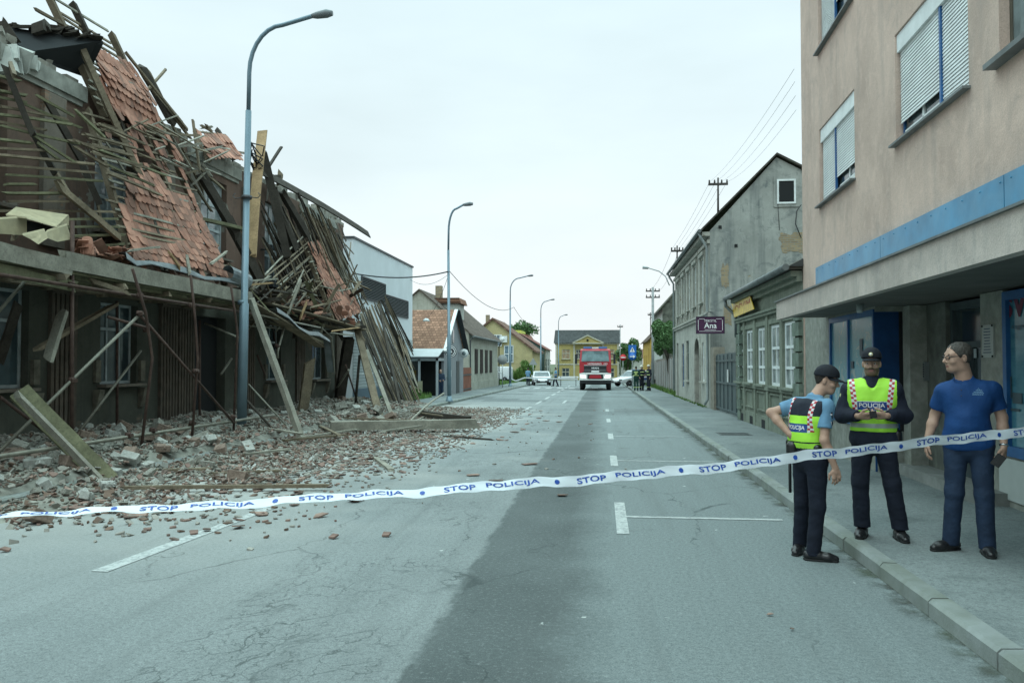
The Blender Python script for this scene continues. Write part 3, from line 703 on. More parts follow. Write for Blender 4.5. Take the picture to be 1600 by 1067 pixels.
m = MB(); m.add([(AX+9, ay1, -.8), (AX, ay1, -.8), (AX, ay1, ez), (apex.x, ay1, apex.z-.08), (AX+9, ay1, gw[2][2])], [(0, 1, 2, 3, 4)]); m.build('gable_wall', GREY, ah)
m = MB(); e0 = Vector((AX-.35, ay0-.12, EZ-.02)); th = .09
m.prism([e0, apex+Vector((0, -.12, 0)), apex+Vector((0, -.12, th)), e0+Z3*th], (0, ay1-ay0+.3, 0))
r1 = Vector((AX+9.3, ay0-.12, gw[2][2]-.1)); m.prism([apex+Vector((.004, -.12, 0)), r1, r1+Z3*th, apex+Vector((.004, -.12, th))], (0, ay1-ay0+.3, 0))
m.build('roof', ROOFD, ah)
for i, q in enumerate(ops): window(ah, (AX, ay0, 0), gu, gn, q, (WHITE, GLASS_L, GREYF), .08, 2, (.62,), .07, sill=.08)
for i, q in enumerate(low[:2]): window(ah, (AX, ay0, 0), gu, gn, q, (WHITE, GLASS_L, GREYF), .08, 2, (.62,), .07, sill=.06)
window(ah, (AX, ay0, 0), gu, gn, low[2], (M('aged_frame', (.14, .17, .15)), GLASS, GREYF), .1, 2, (.7,), .07, sill=.06)
window(ah, (AX, ay0, 0), gu, gn, low[3], (BLUEF, GLASS, GREYF), .1, 2, (.5, .75), .07, name='shop_window')
m = MB(); m.box((AX+.12, 45.6, -.6), (AX+.16, 46.6, 2.9)); m.build('door', plain('dark_door', (.03, .035, .04), .5), ah)
m = MB()                                           # round-headed doorway with a worn wooden leaf
m.box((AX+.16, 35.6, -.6), (AX+.19, 37.5, 2.9)); m.build('door', wood('worn_door_wood', (.13, .11, .085)), ah)
m = MB(); arc = [(AX-.06, 35.45, 2.35), (AX-.06, 35.62, 2.35)]
for side in (0,):
    n_ = 12; c = 36.55
    for i in range(n_):
        a0 = math.pi*i/n_; a1 = math.pi*(i+1)/n_; r0, r1_ = .93, 1.12
        P = lambda r, a: Vector((AX-.05, c+r*math.cos(a), 2.2+r*.75*math.sin(a)))
        m.prism([P(r0, a0), P(r1_, a0), P(r1_, a1), P(r0, a1)], (.1, 0, 0))
        top = lambda a: Vector((AX-.02, c+.96*math.cos(a), 2.95))
        m.prism([P(r0, a0)+Vector((.03, 0, 0)), top(a0), top(a1), P(r0, a1)+Vector((.03, 0, 0))], (.08, 0, 0))
for yy in (35.43, 37.48): m.box((AX-.05, yy, -.5), (AX+.05, yy+.19, 2.2))
m.build('door_surround', GREYF, ah)
m = MB()
def abox(a, b, z0, z1, out, i=.02): m.box((AX-out, a, z0), (AX+i, b, z1))
abox(ay0, ay1, 3.62, 3.74, .10); abox(ay0, ay1, 3.74, 3.82, .16); abox(ay0, ay1, EZ-.5, EZ-.36, .1); abox(ay0, ay1, EZ-.2, EZ-.04, .3)
for y in up:
    abox(y-.22, y-.04, 4.2, 6.3, .06); abox(y+1.19, y+1.37, 4.2, 6.3, .06); abox(y-.25, y+1.4, 6.3, 6.46, .12)
    abox(y-.2, y-.08, 3.84, 4.2, .09); abox(y+1.23, y+1.35, 3.84, 4.2, .09)
m.build('cornice', GREYF, ah)
gutter(ah, AX-.42, ay0-.15, ay1+.2, EZ-.02)
m = MB(); m.tube([(AX-.42, ay0+.1, EZ-.05), (AX-.3, ay0+.1, EZ-.3), (AX-.1, ay0+.15, EZ-.65), (AX-.1, ay0+.15, .35), (AX-.22, ay0+.15, .12)], .055, 8); m.build('drain_pipe', PIPE, ah)
m = MB(); m.tube([(AX-.42, ay1-.1, EZ-.05), (AX-.3, ay1-.1, EZ-.3), (AX-.1, ay1-.15, EZ-.65), (AX-.1, ay1-.15, .2)], .055, 8); m.build('drain_pipe', PIPE, ah)
# attic window
wA, wB = PY(1214, 319, ay0-.02), PY(1243, 280, ay0-.02)
f = window(ah, (wA.x, ay0, 0), (1, 0, 0), (0, -1, 0), (0, wB.x-wA.x, wA.z, wB.z), (WHITE, DARKIN, GREY), -.04, 1, (), .07, name='attic_window')
m = MB(); m.frame(((wA.x+wB.x)/2, ay0-.02, (wA.z+wB.z)/2), ((wB.x-wA.x)/2+.12, 0, 0), (0, .018, 0), (0, 0, (wB.z-wA.z)/2+.12)); m.build('window_surround', GREY, ah)
for (px, py) in ((1125, 355), (1150, 384)):
    p = PY(px, py, ay0); m = MB(); m.box((p.x-.06, ay0-.03, p.z-.06), (p.x+.06, ay0+.02, p.z+.06)); m.build('wall_anchor', DARKIN, ah)
m = MB(); p = PY(1215, 315, ay0-.05); m.tube([p, PY(1218, 360, ay0-.04)], .012, 5); m.tube([PY(1252, 320, ay0-.1), PY(1245, 330, ay0-.1), PY(1243, 350, ay0-.1), PY(1252, 372, ay0-.1)], .02, 5); m.build('wall_cable', plain('black_cable', (.02, .022, .025), .6), ah)
BRK = NT('bare_brick'); co_ = BRK.co(); s_ = BRK.sep(co_); cx_ = BRK.n('CombineXYZ'); BRK.l(BRK.math('ADD', s_[0], s_[1]), cx_.inputs[0]); BRK.l(s_[2], cx_.inputs[1]); bk_ = BRK.n('TexBrick'); BRK.l(cx_.outputs[0], bk_.inputs[0])
for k_, v_ in (('Scale', 1), ('Brick Width', .27), ('Row Height', .085), ('Mortar Size', .012)): bk_.inputs[k_].default_value = v_
bk_.inputs['Color1'].default_value = (.34, .26, .15, 1); bk_.inputs['Color2'].default_value = (.22, .17, .11, 1); bk_.inputs['Mortar'].default_value = (.24, .24, .21, 1)
BRK.bump(bk_.outputs['Fac'], -.8, .02); BRK = BRK.done(bk_.outputs[0], .9)
def ragged(mb, c, u, v, w_, h_, n, th, seed):
    rnd = random.Random(seed); pts = []
    for i in range(22):
        a = 2*math.pi*i/22; r = rnd.uniform(.72, 1.1); pts.append(c+u*(w_*r*max(-1, min(1, 1.25*math.cos(a))))+v*(h_*r*max(-1, min(1, 1.25*math.sin(a)))))
    mb.prism(pts, n*th)
m = MB(); X3 = Vector((1, 0, 0)); Y3 = Vector((0, 1, 0))

for (px, py, a_, b_, k_) in ((1133, 430, .16, .5, 3), (1238, 380, .5, .42, 5), (1137, 492, .17, .45, 8)):
    m = MB(); ragged(m, PY(px, py, ay0-.001), X3, Z3, a_, b_, -Y3, .01, k_); m.build('bare_brick_patch', BRK, ah)
# purple sign
sg = thing('shop_sign', 'purple projecting sign reading TEKSTIL Ana on the grey house corner', 'sign', PY(1109, 507, 31.75))
a_, c_ = PY(1087.5, 521.5, 31.8), PY(1132, 494.5, 31.8)
PUR = M('purple_board', (.065, .022, .06), .15, 4, .4, .05); m = MB(); m.box((a_.x, 31.76, a_.z), (c_.x, 31.86, c_.z)); m.build('board', PUR, sg)
WL_ = plain('sign_white', (.75, .75, .75), .5); fr = MB(); wd = c_.x-a_.x; hg = c_.z-a_.z
for (x0, x1, z0, z1) in ((.0, wd, 0, .025), (0, wd, hg-.025, hg), (0, .03, 0, hg), (wd-.03, wd, 0, hg)): fr.box((a_.x+x0, 31.745, a_.z+z0), (a_.x+x1, 31.758, a_.z+z1))
fr.build('sign_frame', plain('sign_edge', (.04, .03, .05), .4), sg)
m = MB(); o_ = Vector((a_.x, 31.757, a_.z))
put_text(m, 'TEKSTIL', o_+X3*wd*.28+Z3*hg*.68, X3, Z3, wd*.44, hg*.14, .0); put_text(m, 'Ana', o_+X3*wd*.28+Z3*hg*.32, X3, Z3, wd*.44, hg*.32, .012)
for (x0, x1, z0, z1) in ((.1, .9, .13, .15), (.1, .3, .85, .87), (.7, .9, .85, .87), (.07, .085, .2, .8), (.915, .93, .2, .8), (.3, .7, .22, .24)): m.box((a_.x+wd*x0, 31.752, a_.z+hg*z0), (a_.x+wd*x1, 31.757, a_.z+hg*z1))
m.build('lettering', WL_, sg)
m = MB(); tp = PY(1108, 487, 31.8); m.beam((a_.x+wd*.25, 31.81, c_.z), tp, .03, .03); m.beam((a_.x+wd*.75, 31.81, c_.z), tp, .03, .03); m.beam(tp, (AX+.1, 32.3, tp.z), .03, .03); m.build('bracket', ZINC, sg)
# ---------------- garden wall, tree, further houses ----------------
FW = NT('fence_boards'); s_ = FW.sep(FW.co()); st_ = FW.noise(FW.map(FW.co(), (3, 3, .15)), 1.6, 5, .6)
FWm = FW.mix(FW.ramp(st_, [(.4, 0.0), (.62, 1.0)]), (.36, .38, .36), (.15, .12, .11)); FW.bump(FW.noise(FW.co(), 20, 4), .4, .02); FW = FW.done(FWm, .9)
fn = thing('garden_wall', 'long pale streaked garden wall beyond the grey house', 'wall', (4.5, 60, gz(60)))
m = MB(); y = 47.6
while y < 83:
    x = 4.45+(y-47.6)*.018; h = 2.35+random.uniform(-.06, .06); m.box((x, y, gz(y)-.1), (x+.14, y+1.15, gz(y)+h)); y += 1.17
m.build('wall_panel', FW, fn)
y = 47.6; WPM = M('wall_post', (.2, .18, .16))
while y < 83: x = 4.41+(y-47.6)*.018; m = MB(); m.box((x, y-.09, gz(y)-.1), (x+.2, y+.09, gz(y)+2.5)); m.build('wall_post', WPM, fn); y += 2.34
def leaf_mat(name, c):
    t = NT(name); n = t.noise(t.co(), 2.5, 4); r = t.n('ObjectInfo')
    col = t.mix(t.ramp(n, [(.3, 0.0), (.7, 1.0)]), sc(c, .55), sc(c, 1.5)); n2 = t.noise(t.co(), 30, 2); col = t.mix(t.ramp(n2, [(.4, 0.0), (.65, .7)]), col, sc(c, 2.0))
    m = t.done(col, .6, 0, .3); return m
LEAF = leaf_mat('leaf_green', (.045, .095, .03)); LEAF2 = leaf_mat('grass_green', (.07, .13, .03)); BARK = M('bark', (.08, .07, .055), .3, 8, .9, .6, 20)
def foliage(mb, c, rad, n, size, rnd, lumps=9):
    c = Vector(c); cl = []
    for i in range(lumps):
        d = Vector((rnd.gauss(0, 1), rnd.gauss(0, 1), rnd.gauss(0, .8))).normalized(); cl.append((c+Vector((d.x*rad[0], d.y*rad[1], d.z*rad[2]))*rnd.uniform(.35, .8), rnd.uniform(.3, .55)))
    for i in range(n):
        k, rr_ = cl[rnd.randrange(lumps)]; d = Vector((rnd.gauss(0, 1), rnd.gauss(0, 1), rnd.gauss(0, 1))).normalized()*rnd.random()**.35
        p = k+Vector((d.x*rad[0], d.y*rad[1], d.z*rad[2]))*rr_
        a = Vector((rnd.gauss(0, 1), rnd.gauss(0, 1), rnd.gauss(0, .6))).normalized(); b = a.orthogonal().normalized(); b = Matrix.Rotation(rnd.uniform(0, 6.28), 3, a)@b; cc = a.cross(b); s = size*rnd.uniform(.5, 1.3)
        mb.add([p-b*s, p-cc*s*.5+a*s*.15, p+b*s, p+cc*s*.5+a*s*.15], [(0, 1, 2, 3)])
def tree(name, label, c, rad, base, n=4000, size=.1, seed=1, cat='tree', tr=.12, mat=None, group=None):
    rnd = random.Random(seed); t = thing(name, label, cat, base, group=group); m = MB(); c = Vector(c); base = Vector(base)
    m.tube([base, base.lerp(c, .4)+Vector((rnd.uniform(-.2, .2), 0, 0)), base.lerp(c, .8)], [tr, tr*.8, tr*.5], 8)
    for i in range(6):
        d = Vector((rnd.uniform(-1, 1)*rad[0], rnd.uniform(-1, 1)*rad[1], rnd.uniform(0, .8)*rad[2]))*.7; s = base.lerp(c, rnd.uniform(.45, .8)); m.tube([s, s.lerp(c+d, .5)+Vector((0, 0, .1)), c+d], [tr*.4, tr*.25, tr*.1], 5)
    m.build('trunk', BARK, t); m = MB(); foliage(m, c, rad, n, size, rnd); m.build('crown', mat or LEAF, t); return t
tree('garden_tree', 'dense green tree leaning over the pale garden wall', (4.30, 56, 3.7), (1.0, 2.8, 1.65), (5.0, 56, gz(56)), 9000, .11, 4)
ROOFM = tiles('mossy_roof', (.10, .09, .075), .2, .15, 'y', .5, (.055, .075, .04))
MOSST = M('dark_rubble_stone', (.085, .09, .075), .5, 3, .95, .6, 10, dirt=(.16, .17, .14), dscale=3, damt=.7)
PALE = plaster('pale_render', (.48, .50, .46), (.25, .27, .24), None, streak=.4)
def house(name, label, x0, y0, y1, z0, ez, ridge_dx, ridge_z, depth, mats, side=1, over=.3, gmat=None, loc=None):
    """ridge parallel to the street; x0 street face; side=+1 right of street"""
    h = thing(name, label, 'house', (x0, (y0+y1)/2, gz(y0)-.1)); s = side; m = MB()
    xr = x0+s*ridge_dx; xb = x0+s*depth; pts = [(x0, z0), (xb, z0), (xb, ez), (xr, ridge_z), (x0, ez)]
    m.add([(x, y0, z) for x, z in pts], [(0, 1, 2, 3, 4)]); m.build('gable_wall', gmat or mats[0], h); m = MB(); m.add([(x, y1, z) for x, z in pts], [(4, 3, 2, 1, 0)])
    m.build('gable_wall', gmat or mats[0], h)
    th = .12; k = (ridge_z-ez)/ridge_dx; m = MB(); e = over
    m.prism([(x0-s*e, y0-.15, ez-k*e+.02), (xr, y0-.15, ridge_z+.02), (xr, y0-.15, ridge_z+th), (x0-s*e, y0-.15, ez-k*e+th)], (0, y1-y0+.3, 0))
    k2 = (ridge_z-ez)/(depth-ridge_dx); m.prism([(xb+s*e, y0-.15, ez-k2*e+.02), (xr+s*.003, y0-.15, ridge_z+.02), (xr+s*.003, y0-.15, ridge_z+th), (xb+s*e, y0-.15, ez-k2*e+th)], (0, y1-y0+.3, 0))
    m.build('roof', mats[1], h)
    return h
def front(h, x0, y0, y1, z0, ez, ops, mat, side=1, frames=None, gl=None, sill=.05, rows=(.65,), depth=.12):
    n = Vector((-side, 0, 0)); m = MB(); wall_open(m, (x0, y0, z0), Y3, n, y1-y0, ez-z0, [(a, b, c-z0, d-z0) for a, b, c, d in ops], depth+.02); m.build('front_wall', mat, h)
    for q in ops: window(h, (x0, y0, 0), Y3, n, q, (frames or WHITE, gl or GLASS, mat), depth, 2, rows, .07, sill=sill)
OCH = plaster('ochre_render', (.52, .34, .08), (.32, .22, .08), None, streak=.3)
h1 = house('stone_gabled_house', 'dark mossy stone house rising behind the garden tree', 4.95, 66, 78, -.8, 6.3, 4.2, 11, 8, (MOSST, ROOFM))
front(h1, 4.95, 66, 78, -.8, 6.3, [(2, 3, 3.6, 5.0), (5, 6, 3.6, 5.0), (8, 9, 3.6, 5.0)], PALE)
h2 = house('ochre_house', 'ochre yellow house with brown roof behind the blue road signs', 5.05, 84, 99, -1, 4.3, 3.4, 7.8, 7, (OCH, tiles('brown_roof', (.12, .085, .065), .2, .15, 'y', .5)))
front(h2, 5.05, 84, 99, -1, 4.3, [(2, 3.2, .6, 3.3), (6, 7.2, .8, 2.6), (10, 11.2, .8, 2.6)], OCH, frames=M('red_brown_frame', (.16, .06, .04)))
# poles and wires
POLE = M('pole_wood', (.07, .065, .06), .3, 6, .9, .3, 20); POLEC = M('pole_concrete', (.30, .32, .32), .2, 5)
def upole(label, px, pyt, pyb, Y, arm, r, mat, pos=None, arms=1):
    b = PY(px, pyb, Y); t_ = PY(px, pyt, Y); t = thing('utility_pole', label, 'utility pole', b); m = MB(); m.tube([b, t_], [r, r*.8], 8); m.build('pole', mat, t)
    for k in range(arms):
        m = MB(); zc = t_.z-.3-k*.5; m.box((t_.x-arm, Y-.05, zc-.05), (t_.x+arm, Y+.05, zc+.05))
        for i in (-1, -.4, .4, 1): m.lathe((t_.x+arm*i*.9, Y, zc+.05), [(.03, 0), (.05, .05), (.03, .09), (.045, .13), (.02, .16)], 7)
        m.build('crossarm', POLE, t)
    return t_
PA = upole('dark roof mast with a single crossarm above the grey house', 1122, 278, 335, 38, .45, .05, POLE)
PB = upole('short dark crossarm mast at the far eave of the grey house', 1058, 384, 452, 46, .35, .05, POLE)
g_ = PY(1020, 600, 64); PC = upole('tall pole with double crossarm in front of the mossy stone gable', 1020, 449, 600, 64, .55, .12, POLEC, arms=2)
PD = upole('thin far pole with one crossarm by the ochre house', 1016.5, 488, 596, 88, .3, .06, POLE)
PE = upole('thin pole beside the yellow end house', 969, 507, 594, 100, .35, .06, POLEC)
WIRE = plain('wire_black', (.02, .022, .025), .6)
def wire(label, a, b, sag, r=.006, group='overhead wires'):
    a, b = Vector(a), Vector(b); m = MB(); m.tube([a.lerp(b, i/14)-Z3*(sag*4*(i/14)*(1-i/14)) for i in range(15)], r, 4)
    m.build('overhead_wire', WIRE, None, label, 'wire', group)
for k, (px, py) in enumerate(((1241, 108), (1242, 128), (1243, 150), (1244, 172))):
    wire('thin black wire from the beige block to the roof mast', PY(px, py, 17.7), PA+Vector((-.4+.27*k, 0, -.2)), .25, .004, 'wires between the beige block and the roof mast')
for k in range(4): wire('thin black wire from the roof mast to the far eave mast', PA+Vector((-.4+.27*k, 0, -.2)), PB+Vector((-.3+.2*k, 0, -.2)), .15, .006, 'wires between the two masts on the grey house')
for k in range(2): wire('thin black wire running from the far eave mast to the double crossarm pole', PB+Vector((-.3+.4*k, 0, -.2)), PC+Vector((-.4+.8*k, 0, -.3)), .5, .008, 'wires to the double crossarm pole')
# road signs near the fire engine
SBL = plain('sign_blue', (.015, .12, .42), .4); SWH = plain('sign_face_white', (.75, .77, .77), .5); SRD = plain('sign_red', (.50, .02, .025), .45); SGR = M('sign_back_grey', (.28, .3, .3), .1); SPO = plain('sign_post_grey', (.35, .37, .37), .4, .5)
def disc(m, c, r, y=None, n=24, th=.02): m.lathe(c, [(r, 0), (r, th)], n, (0, 1, 0))
SY = 62.0; b_ = PY(988, 600, SY); b_.z = gz(SY)+.13; T = thing('road_sign', 'pedestrian crossing sign over round blue arrow sign on a grey post', 'road sign', b_)
m = MB(); tz = PY(988, 538, SY).z; m.tube([b_, (b_.x, SY, tz+.05)], .035, 8); m.build('post', SPO, T)
c1, c2 = PY(988, 546, SY), PY(988, 557, SY)
m = MB(); m.box((c1.x-.3, SY-.06, c1.z-.34), (c1.x+.3, SY-.04, c1.z+.34)); m.build('crossing_sign', SBL, T)
m = MB(); m.prism([(c1.x-.2, SY-.062, c1.z-.2), (c1.x+.2, SY-.062, c1.z-.2), (c1.x, SY-.062, c1.z+.2)], (0, -.004, 0)); m.build('triangle', SWH, T)
m = MB(); x, z = c1.x, c1.z-.02; m.lathe((x+.01, SY-.068, z+.07), [(.03, 0), (.03, .004)], 8, (0, -1, 0))
for p, q in (((0, .04), (0, -.05)), ((0, -.05), (.06, -.15)), ((0, -.05), (-.05, -.15)), ((0, .03), (.07, -.02)), ((0, .03), (-.06, -.03))): m.beam((x+p[0], SY-.07, z+p[1]), (x+q[0], SY-.07, z+q[1]), .025, .004, (0, 1, 0))
m.build('pictogram', DARKIN, T)
m = MB(); disc(m, (c2.x, SY-.08, c2.z), .3); m.build('arrow_sign', SBL, T)
m = MB(); m.beam((c2.x-.2, SY-.085, c2.z), (c2.x+.1, SY-.085, c2.z), .005, .07); m.prism([(c2.x+.06, SY-.083, c2.z-.13), (c2.x+.22, SY-.083, c2.z), (c2.x+.06, SY-.083, c2.z+.13)], (0, -.005, 0)); m.build('arrow', SWH, T)
SY = 80.0; b_ = PY(973.5, 600, SY); b_.z = gz(SY); T = thing('road_sign', 'round red no entry sign behind the fire engine', 'road sign', b_); c = PY(973.5, 558.5, SY)
m = MB(); m.tube([b_, (b_.x, SY, c.z+.3)], .035, 8); m.build('post', SPO, T); m = MB(); disc(m, (c.x, SY-.07, c.z), .32); m.build('sign_face', SRD, T); m = MB(); m.box((c.x-.24, SY-.078, c.z-.05), (c.x+.24, SY-.0705, c.z+.05)); m.build('bar', SWH, T)
# street lamp arm on the wall of the grey house
T = thing('street_lamp', 'small street lamp on a curved arm at the far end of the grey house', 'street lamp', PX(1045, 440, AX-.02)); Yw = PX(1045, 440, AX-.02).y
m = MB(); m.tube([PX(1046, 446, AX), PY(1040, 432, Yw), PY(1030, 424, Yw), PY(1012, 418.5, Yw)], .035, 8); m.build('arm', PIPE, T); m = MB(); m.tube([PY(1013, 419, Yw), PY(1004, 418, Yw)], [.07, .1], 8); m.build('lamp_head', PIPE, T)
# ================= left side: the collapsed house =================
RX = -10.2
OLD = wood('old_timber', (.205, .17, .12)); OLDD = wood('dark_timber', (.065, .058, .048)); MOSSY = wood('mossy_timber', (.165, .165, .10)); FRESH = wood('fresh_split_timber', (.42, .29, .16)); PALEW = wood('pale_weathered_timber', (.30, .29, .24))
TM = [M('roof_tile_clay', (.31, .15, .105), .35, 4, .85, .3, 40), M('roof_tile_clay_dull', (.23, .125, .092), .35, 4, .85, .3, 40), M('roof_tile_clay_pale', (.37, .19, .135), .3, 4, .85, .3, 40)]
RUST = M('rusty_tube', (.085, .055, .045), .35, 8, .7, .3, 30, metal=.3); GALV = M('scaffold_tube', (.23, .225, .185), .25, 6, .55, .2, 30, metal=.3)
RUINM = plaster('ruin_render', (.17, .115, .09), (.075, .065, .055), (.22, .21, .18), .60, .6, .8)
RUING = plaster('ruin_grey_render', (.20, .175, .145), (.085, .08, .07), (.25, .17, .12), .62, .6, 1.0, brick=True)
RUINL = plaster('ruin_lower_render', (.088, .092, .075), (.04, .044, .038), (.15, .13, .10), .60, .6, 1.0, brick=True)  # ground-floor render, base colour darkened to deepen the shade below the deck
RUBC = M('broken_masonry', (.30, .30, .265), .35, 5, .95, .6, 30, dirt=(.17, .15, .12), dscale=3)
ru = thing('collapsed_house', 'quake wrecked two storey brown house with its roof slumped over the pavement', 'house', (RX, 18, 0))
yA, yB, WT = 6.5, 30.6, 7.25
opu = [(8.1, 9.4, 4.5, 6.6), (11.4, 12.6, 4.5, 6.6), (15.0, 16.3, 4.5, 6.6), (19.3, 20.7, 4.6, 6.65), (23.2, 24.5, 4.2, 6.75), (27.3, 28.4, 4.6, 6.6)]
opl = [(8.5, 9.9, 1.35, 3.1), (12.0, 13.2, 1.35, 3.1), (15.25, 16.55, 1.35, 3.05), (18.9, 20.7, -.3, 3.0), (23.4, 24.5, 1.25, 3.0), (27.3, 28.6, 1.2, 3.0)]
m = MB(); wall_open(m, (RX, yA, 3.75), Y3, X3, yB-yA, WT-3.75, [(a-yA, b-yA, c-3.75, d-3.75) for a, b, c, d in opu], .3); m.build('upper_wall', RUINM, ru)
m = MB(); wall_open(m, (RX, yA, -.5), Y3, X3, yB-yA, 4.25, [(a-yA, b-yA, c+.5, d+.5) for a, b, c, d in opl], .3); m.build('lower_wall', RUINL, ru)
m = MB()
for (x0, y0, x1, y1) in ((-18, yB, RX-.5, yB), (-18, yA, -18, yB), (RX-.5, yA, -18, yA)): m.quad((x0, y0, -.5), (x1, y1, -.5), (x1, y1, WT), (x0, y0, WT)); 
m.quad((-18, yA, 3.6), (RX-.31, yA, 3.6), (RX-.31, yB, 3.6), (-18, yB, 3.6)); m.build('inner_walls', M('inner_wall', (.16, .14, .12), .3, 2), ru)
m = MB(); m.box((RX-.5, yA, 3.6), (RX-.01, yA+.02, 7)); m.box((RX-.5, yB-.3, -.5), (RX-.01, yB+.002, WT)); m.build('end_wall', RUING, ru)
# broken brick crest along the wall head
m = MB(); rnd = random.Random(3); y = yA
while y < yB:
    l = rnd.uniform(.18, .45); h = rnd.uniform(.02, .28)+(.25 if 27 < y < 30 or y < 10.5 else 0)*rnd.random()
    m.box((RX-.42-rnd.random()*.06, y, WT-.02), (RX-.02-rnd.random()*.1, y+l, WT+h)); y += l+.002
for i in range(90):
    yy = rnd.uniform(yA, yB); m.rock((RX-rnd.uniform(0, .4), yy, WT+rnd.uniform(0, .3)), rnd.uniform(.05, .13), rnd.uniform(0, 6))
m.build('broken_wall_head', RUBC, ru)
# cornice bits, string course, pilasters
CC = M('cornice_concrete', (.27, .28, .25), .3, 4, .95, .5, 25)
for (a, b) in ((9.2, 11.6), (12.3, 14.6), (18.6, 21.4), (26.0, 29.6)): m = MB(); m.box((RX, a, WT-.32), (RX+.10, b, WT-.02)); m.box((RX, a+.05, WT-.42), (RX+.05, b-.08, WT-.322)); m.build('cornice', CC, ru)
for (a, b) in ((10.2, 10.8), (13.4, 14.0), (17.3, 17.9), (21.6, 22.2), (25.6, 26.2), (29.5, 30.1)): m = MB(); m.box((RX, a, 3.95), (RX+.09, b, WT-.45)); m.build('pilaster', RUING, ru)
FST = M('fluted_stucco', (.11, .09, .07), .35, 4, .95, .5, 25, dirt=(.07, .065, .055), dscale=2, damt=.6)
for yy in (13.7, 17.4, 18.2, 21.7, 25.7, 29.7, 10.8):
    m = MB()
    for k in range(6): m.box((RX, yy+k*.13, .35), (RX+.075, yy+k*.13+.08, 3.1))
    m.box((RX-.001, yy-.06, -.3), (RX+.14, yy+.84, .34)); m.box((RX, yy-.05, 3.1), (RX+.13, yy+.83, 3.3)); m.build('fluted_pilaster', FST, ru)
m = MB(); m.box((RX, yA, 3.62), (RX+.14, yB, 3.78)); m.build('string_course', M('string_course', (.18, .16, .13), .3, 3), ru)
BWF = M('old_white_frame', (.36, .41, .42), .25, 5, .7, .2)
for i, q in enumerate(opu):
    window(ru, (RX, 0, 0), Y3, X3, q, (BWF, GLASS_L, RUING), .18, 2, (.68, .36), .07, sill=.1)
for i, q in enumerate(opl):
    if i == 3: continue
    window(ru, (RX, 0, 0), Y3, X3, q, (BWF if i != 0 else OLD, GLASS, RUING), .18, 3 if i == 2 else 2, (.68,), .06, sill=.12)
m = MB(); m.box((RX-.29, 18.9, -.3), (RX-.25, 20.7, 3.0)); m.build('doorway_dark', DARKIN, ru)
SCM = M('stucco_console', (.15, .14, .11), .4, 6, .95, .5)
for a, b, c, d in opl:
    if c < 0: continue
    for yy in (a-.22, b+.06): m = MB(); m.prism([(RX, yy, c-.1), (RX+.16, yy, c-.1), (RX+.12, yy, c-.3), (RX+.05, yy, c-.52), (RX, yy, c-.55)], (0, .16, 0)); m.box((RX, yy, c+.05), (RX+.07, yy+.16, c+.5)); m.build('window_console', SCM, ru)
# of the tall door
m = MB(); y0, y1 = 22.9, 24.9
for z in (4.25, 4.75, 5.2): m.box((RX+.32, y0, z), (RX+.35, y1, z+.03))
for k in range(15): m.box((RX+.325, y0+k*(y1-y0)/14-.008, 4.25), (RX+.341, y0+k*(y1-y0)/14+.008, 5.2))
for yy in (y0, y1): m.box((RX, yy, 5.18), (RX+.35, yy+.02, 5.22)); m.box((RX, yy, 4.2), (RX+.35, yy+.02, 4.25))
m.box((RX+.30, y0-.05, 5.22), (RX+.37, y1+.05, 5.34)); m.box((RX, y0, 4.08), (RX+.4, y1, 4.2)); m.build('balcony_rail', plain('wrought_iron', (.02, .03, .035), .6), ru)

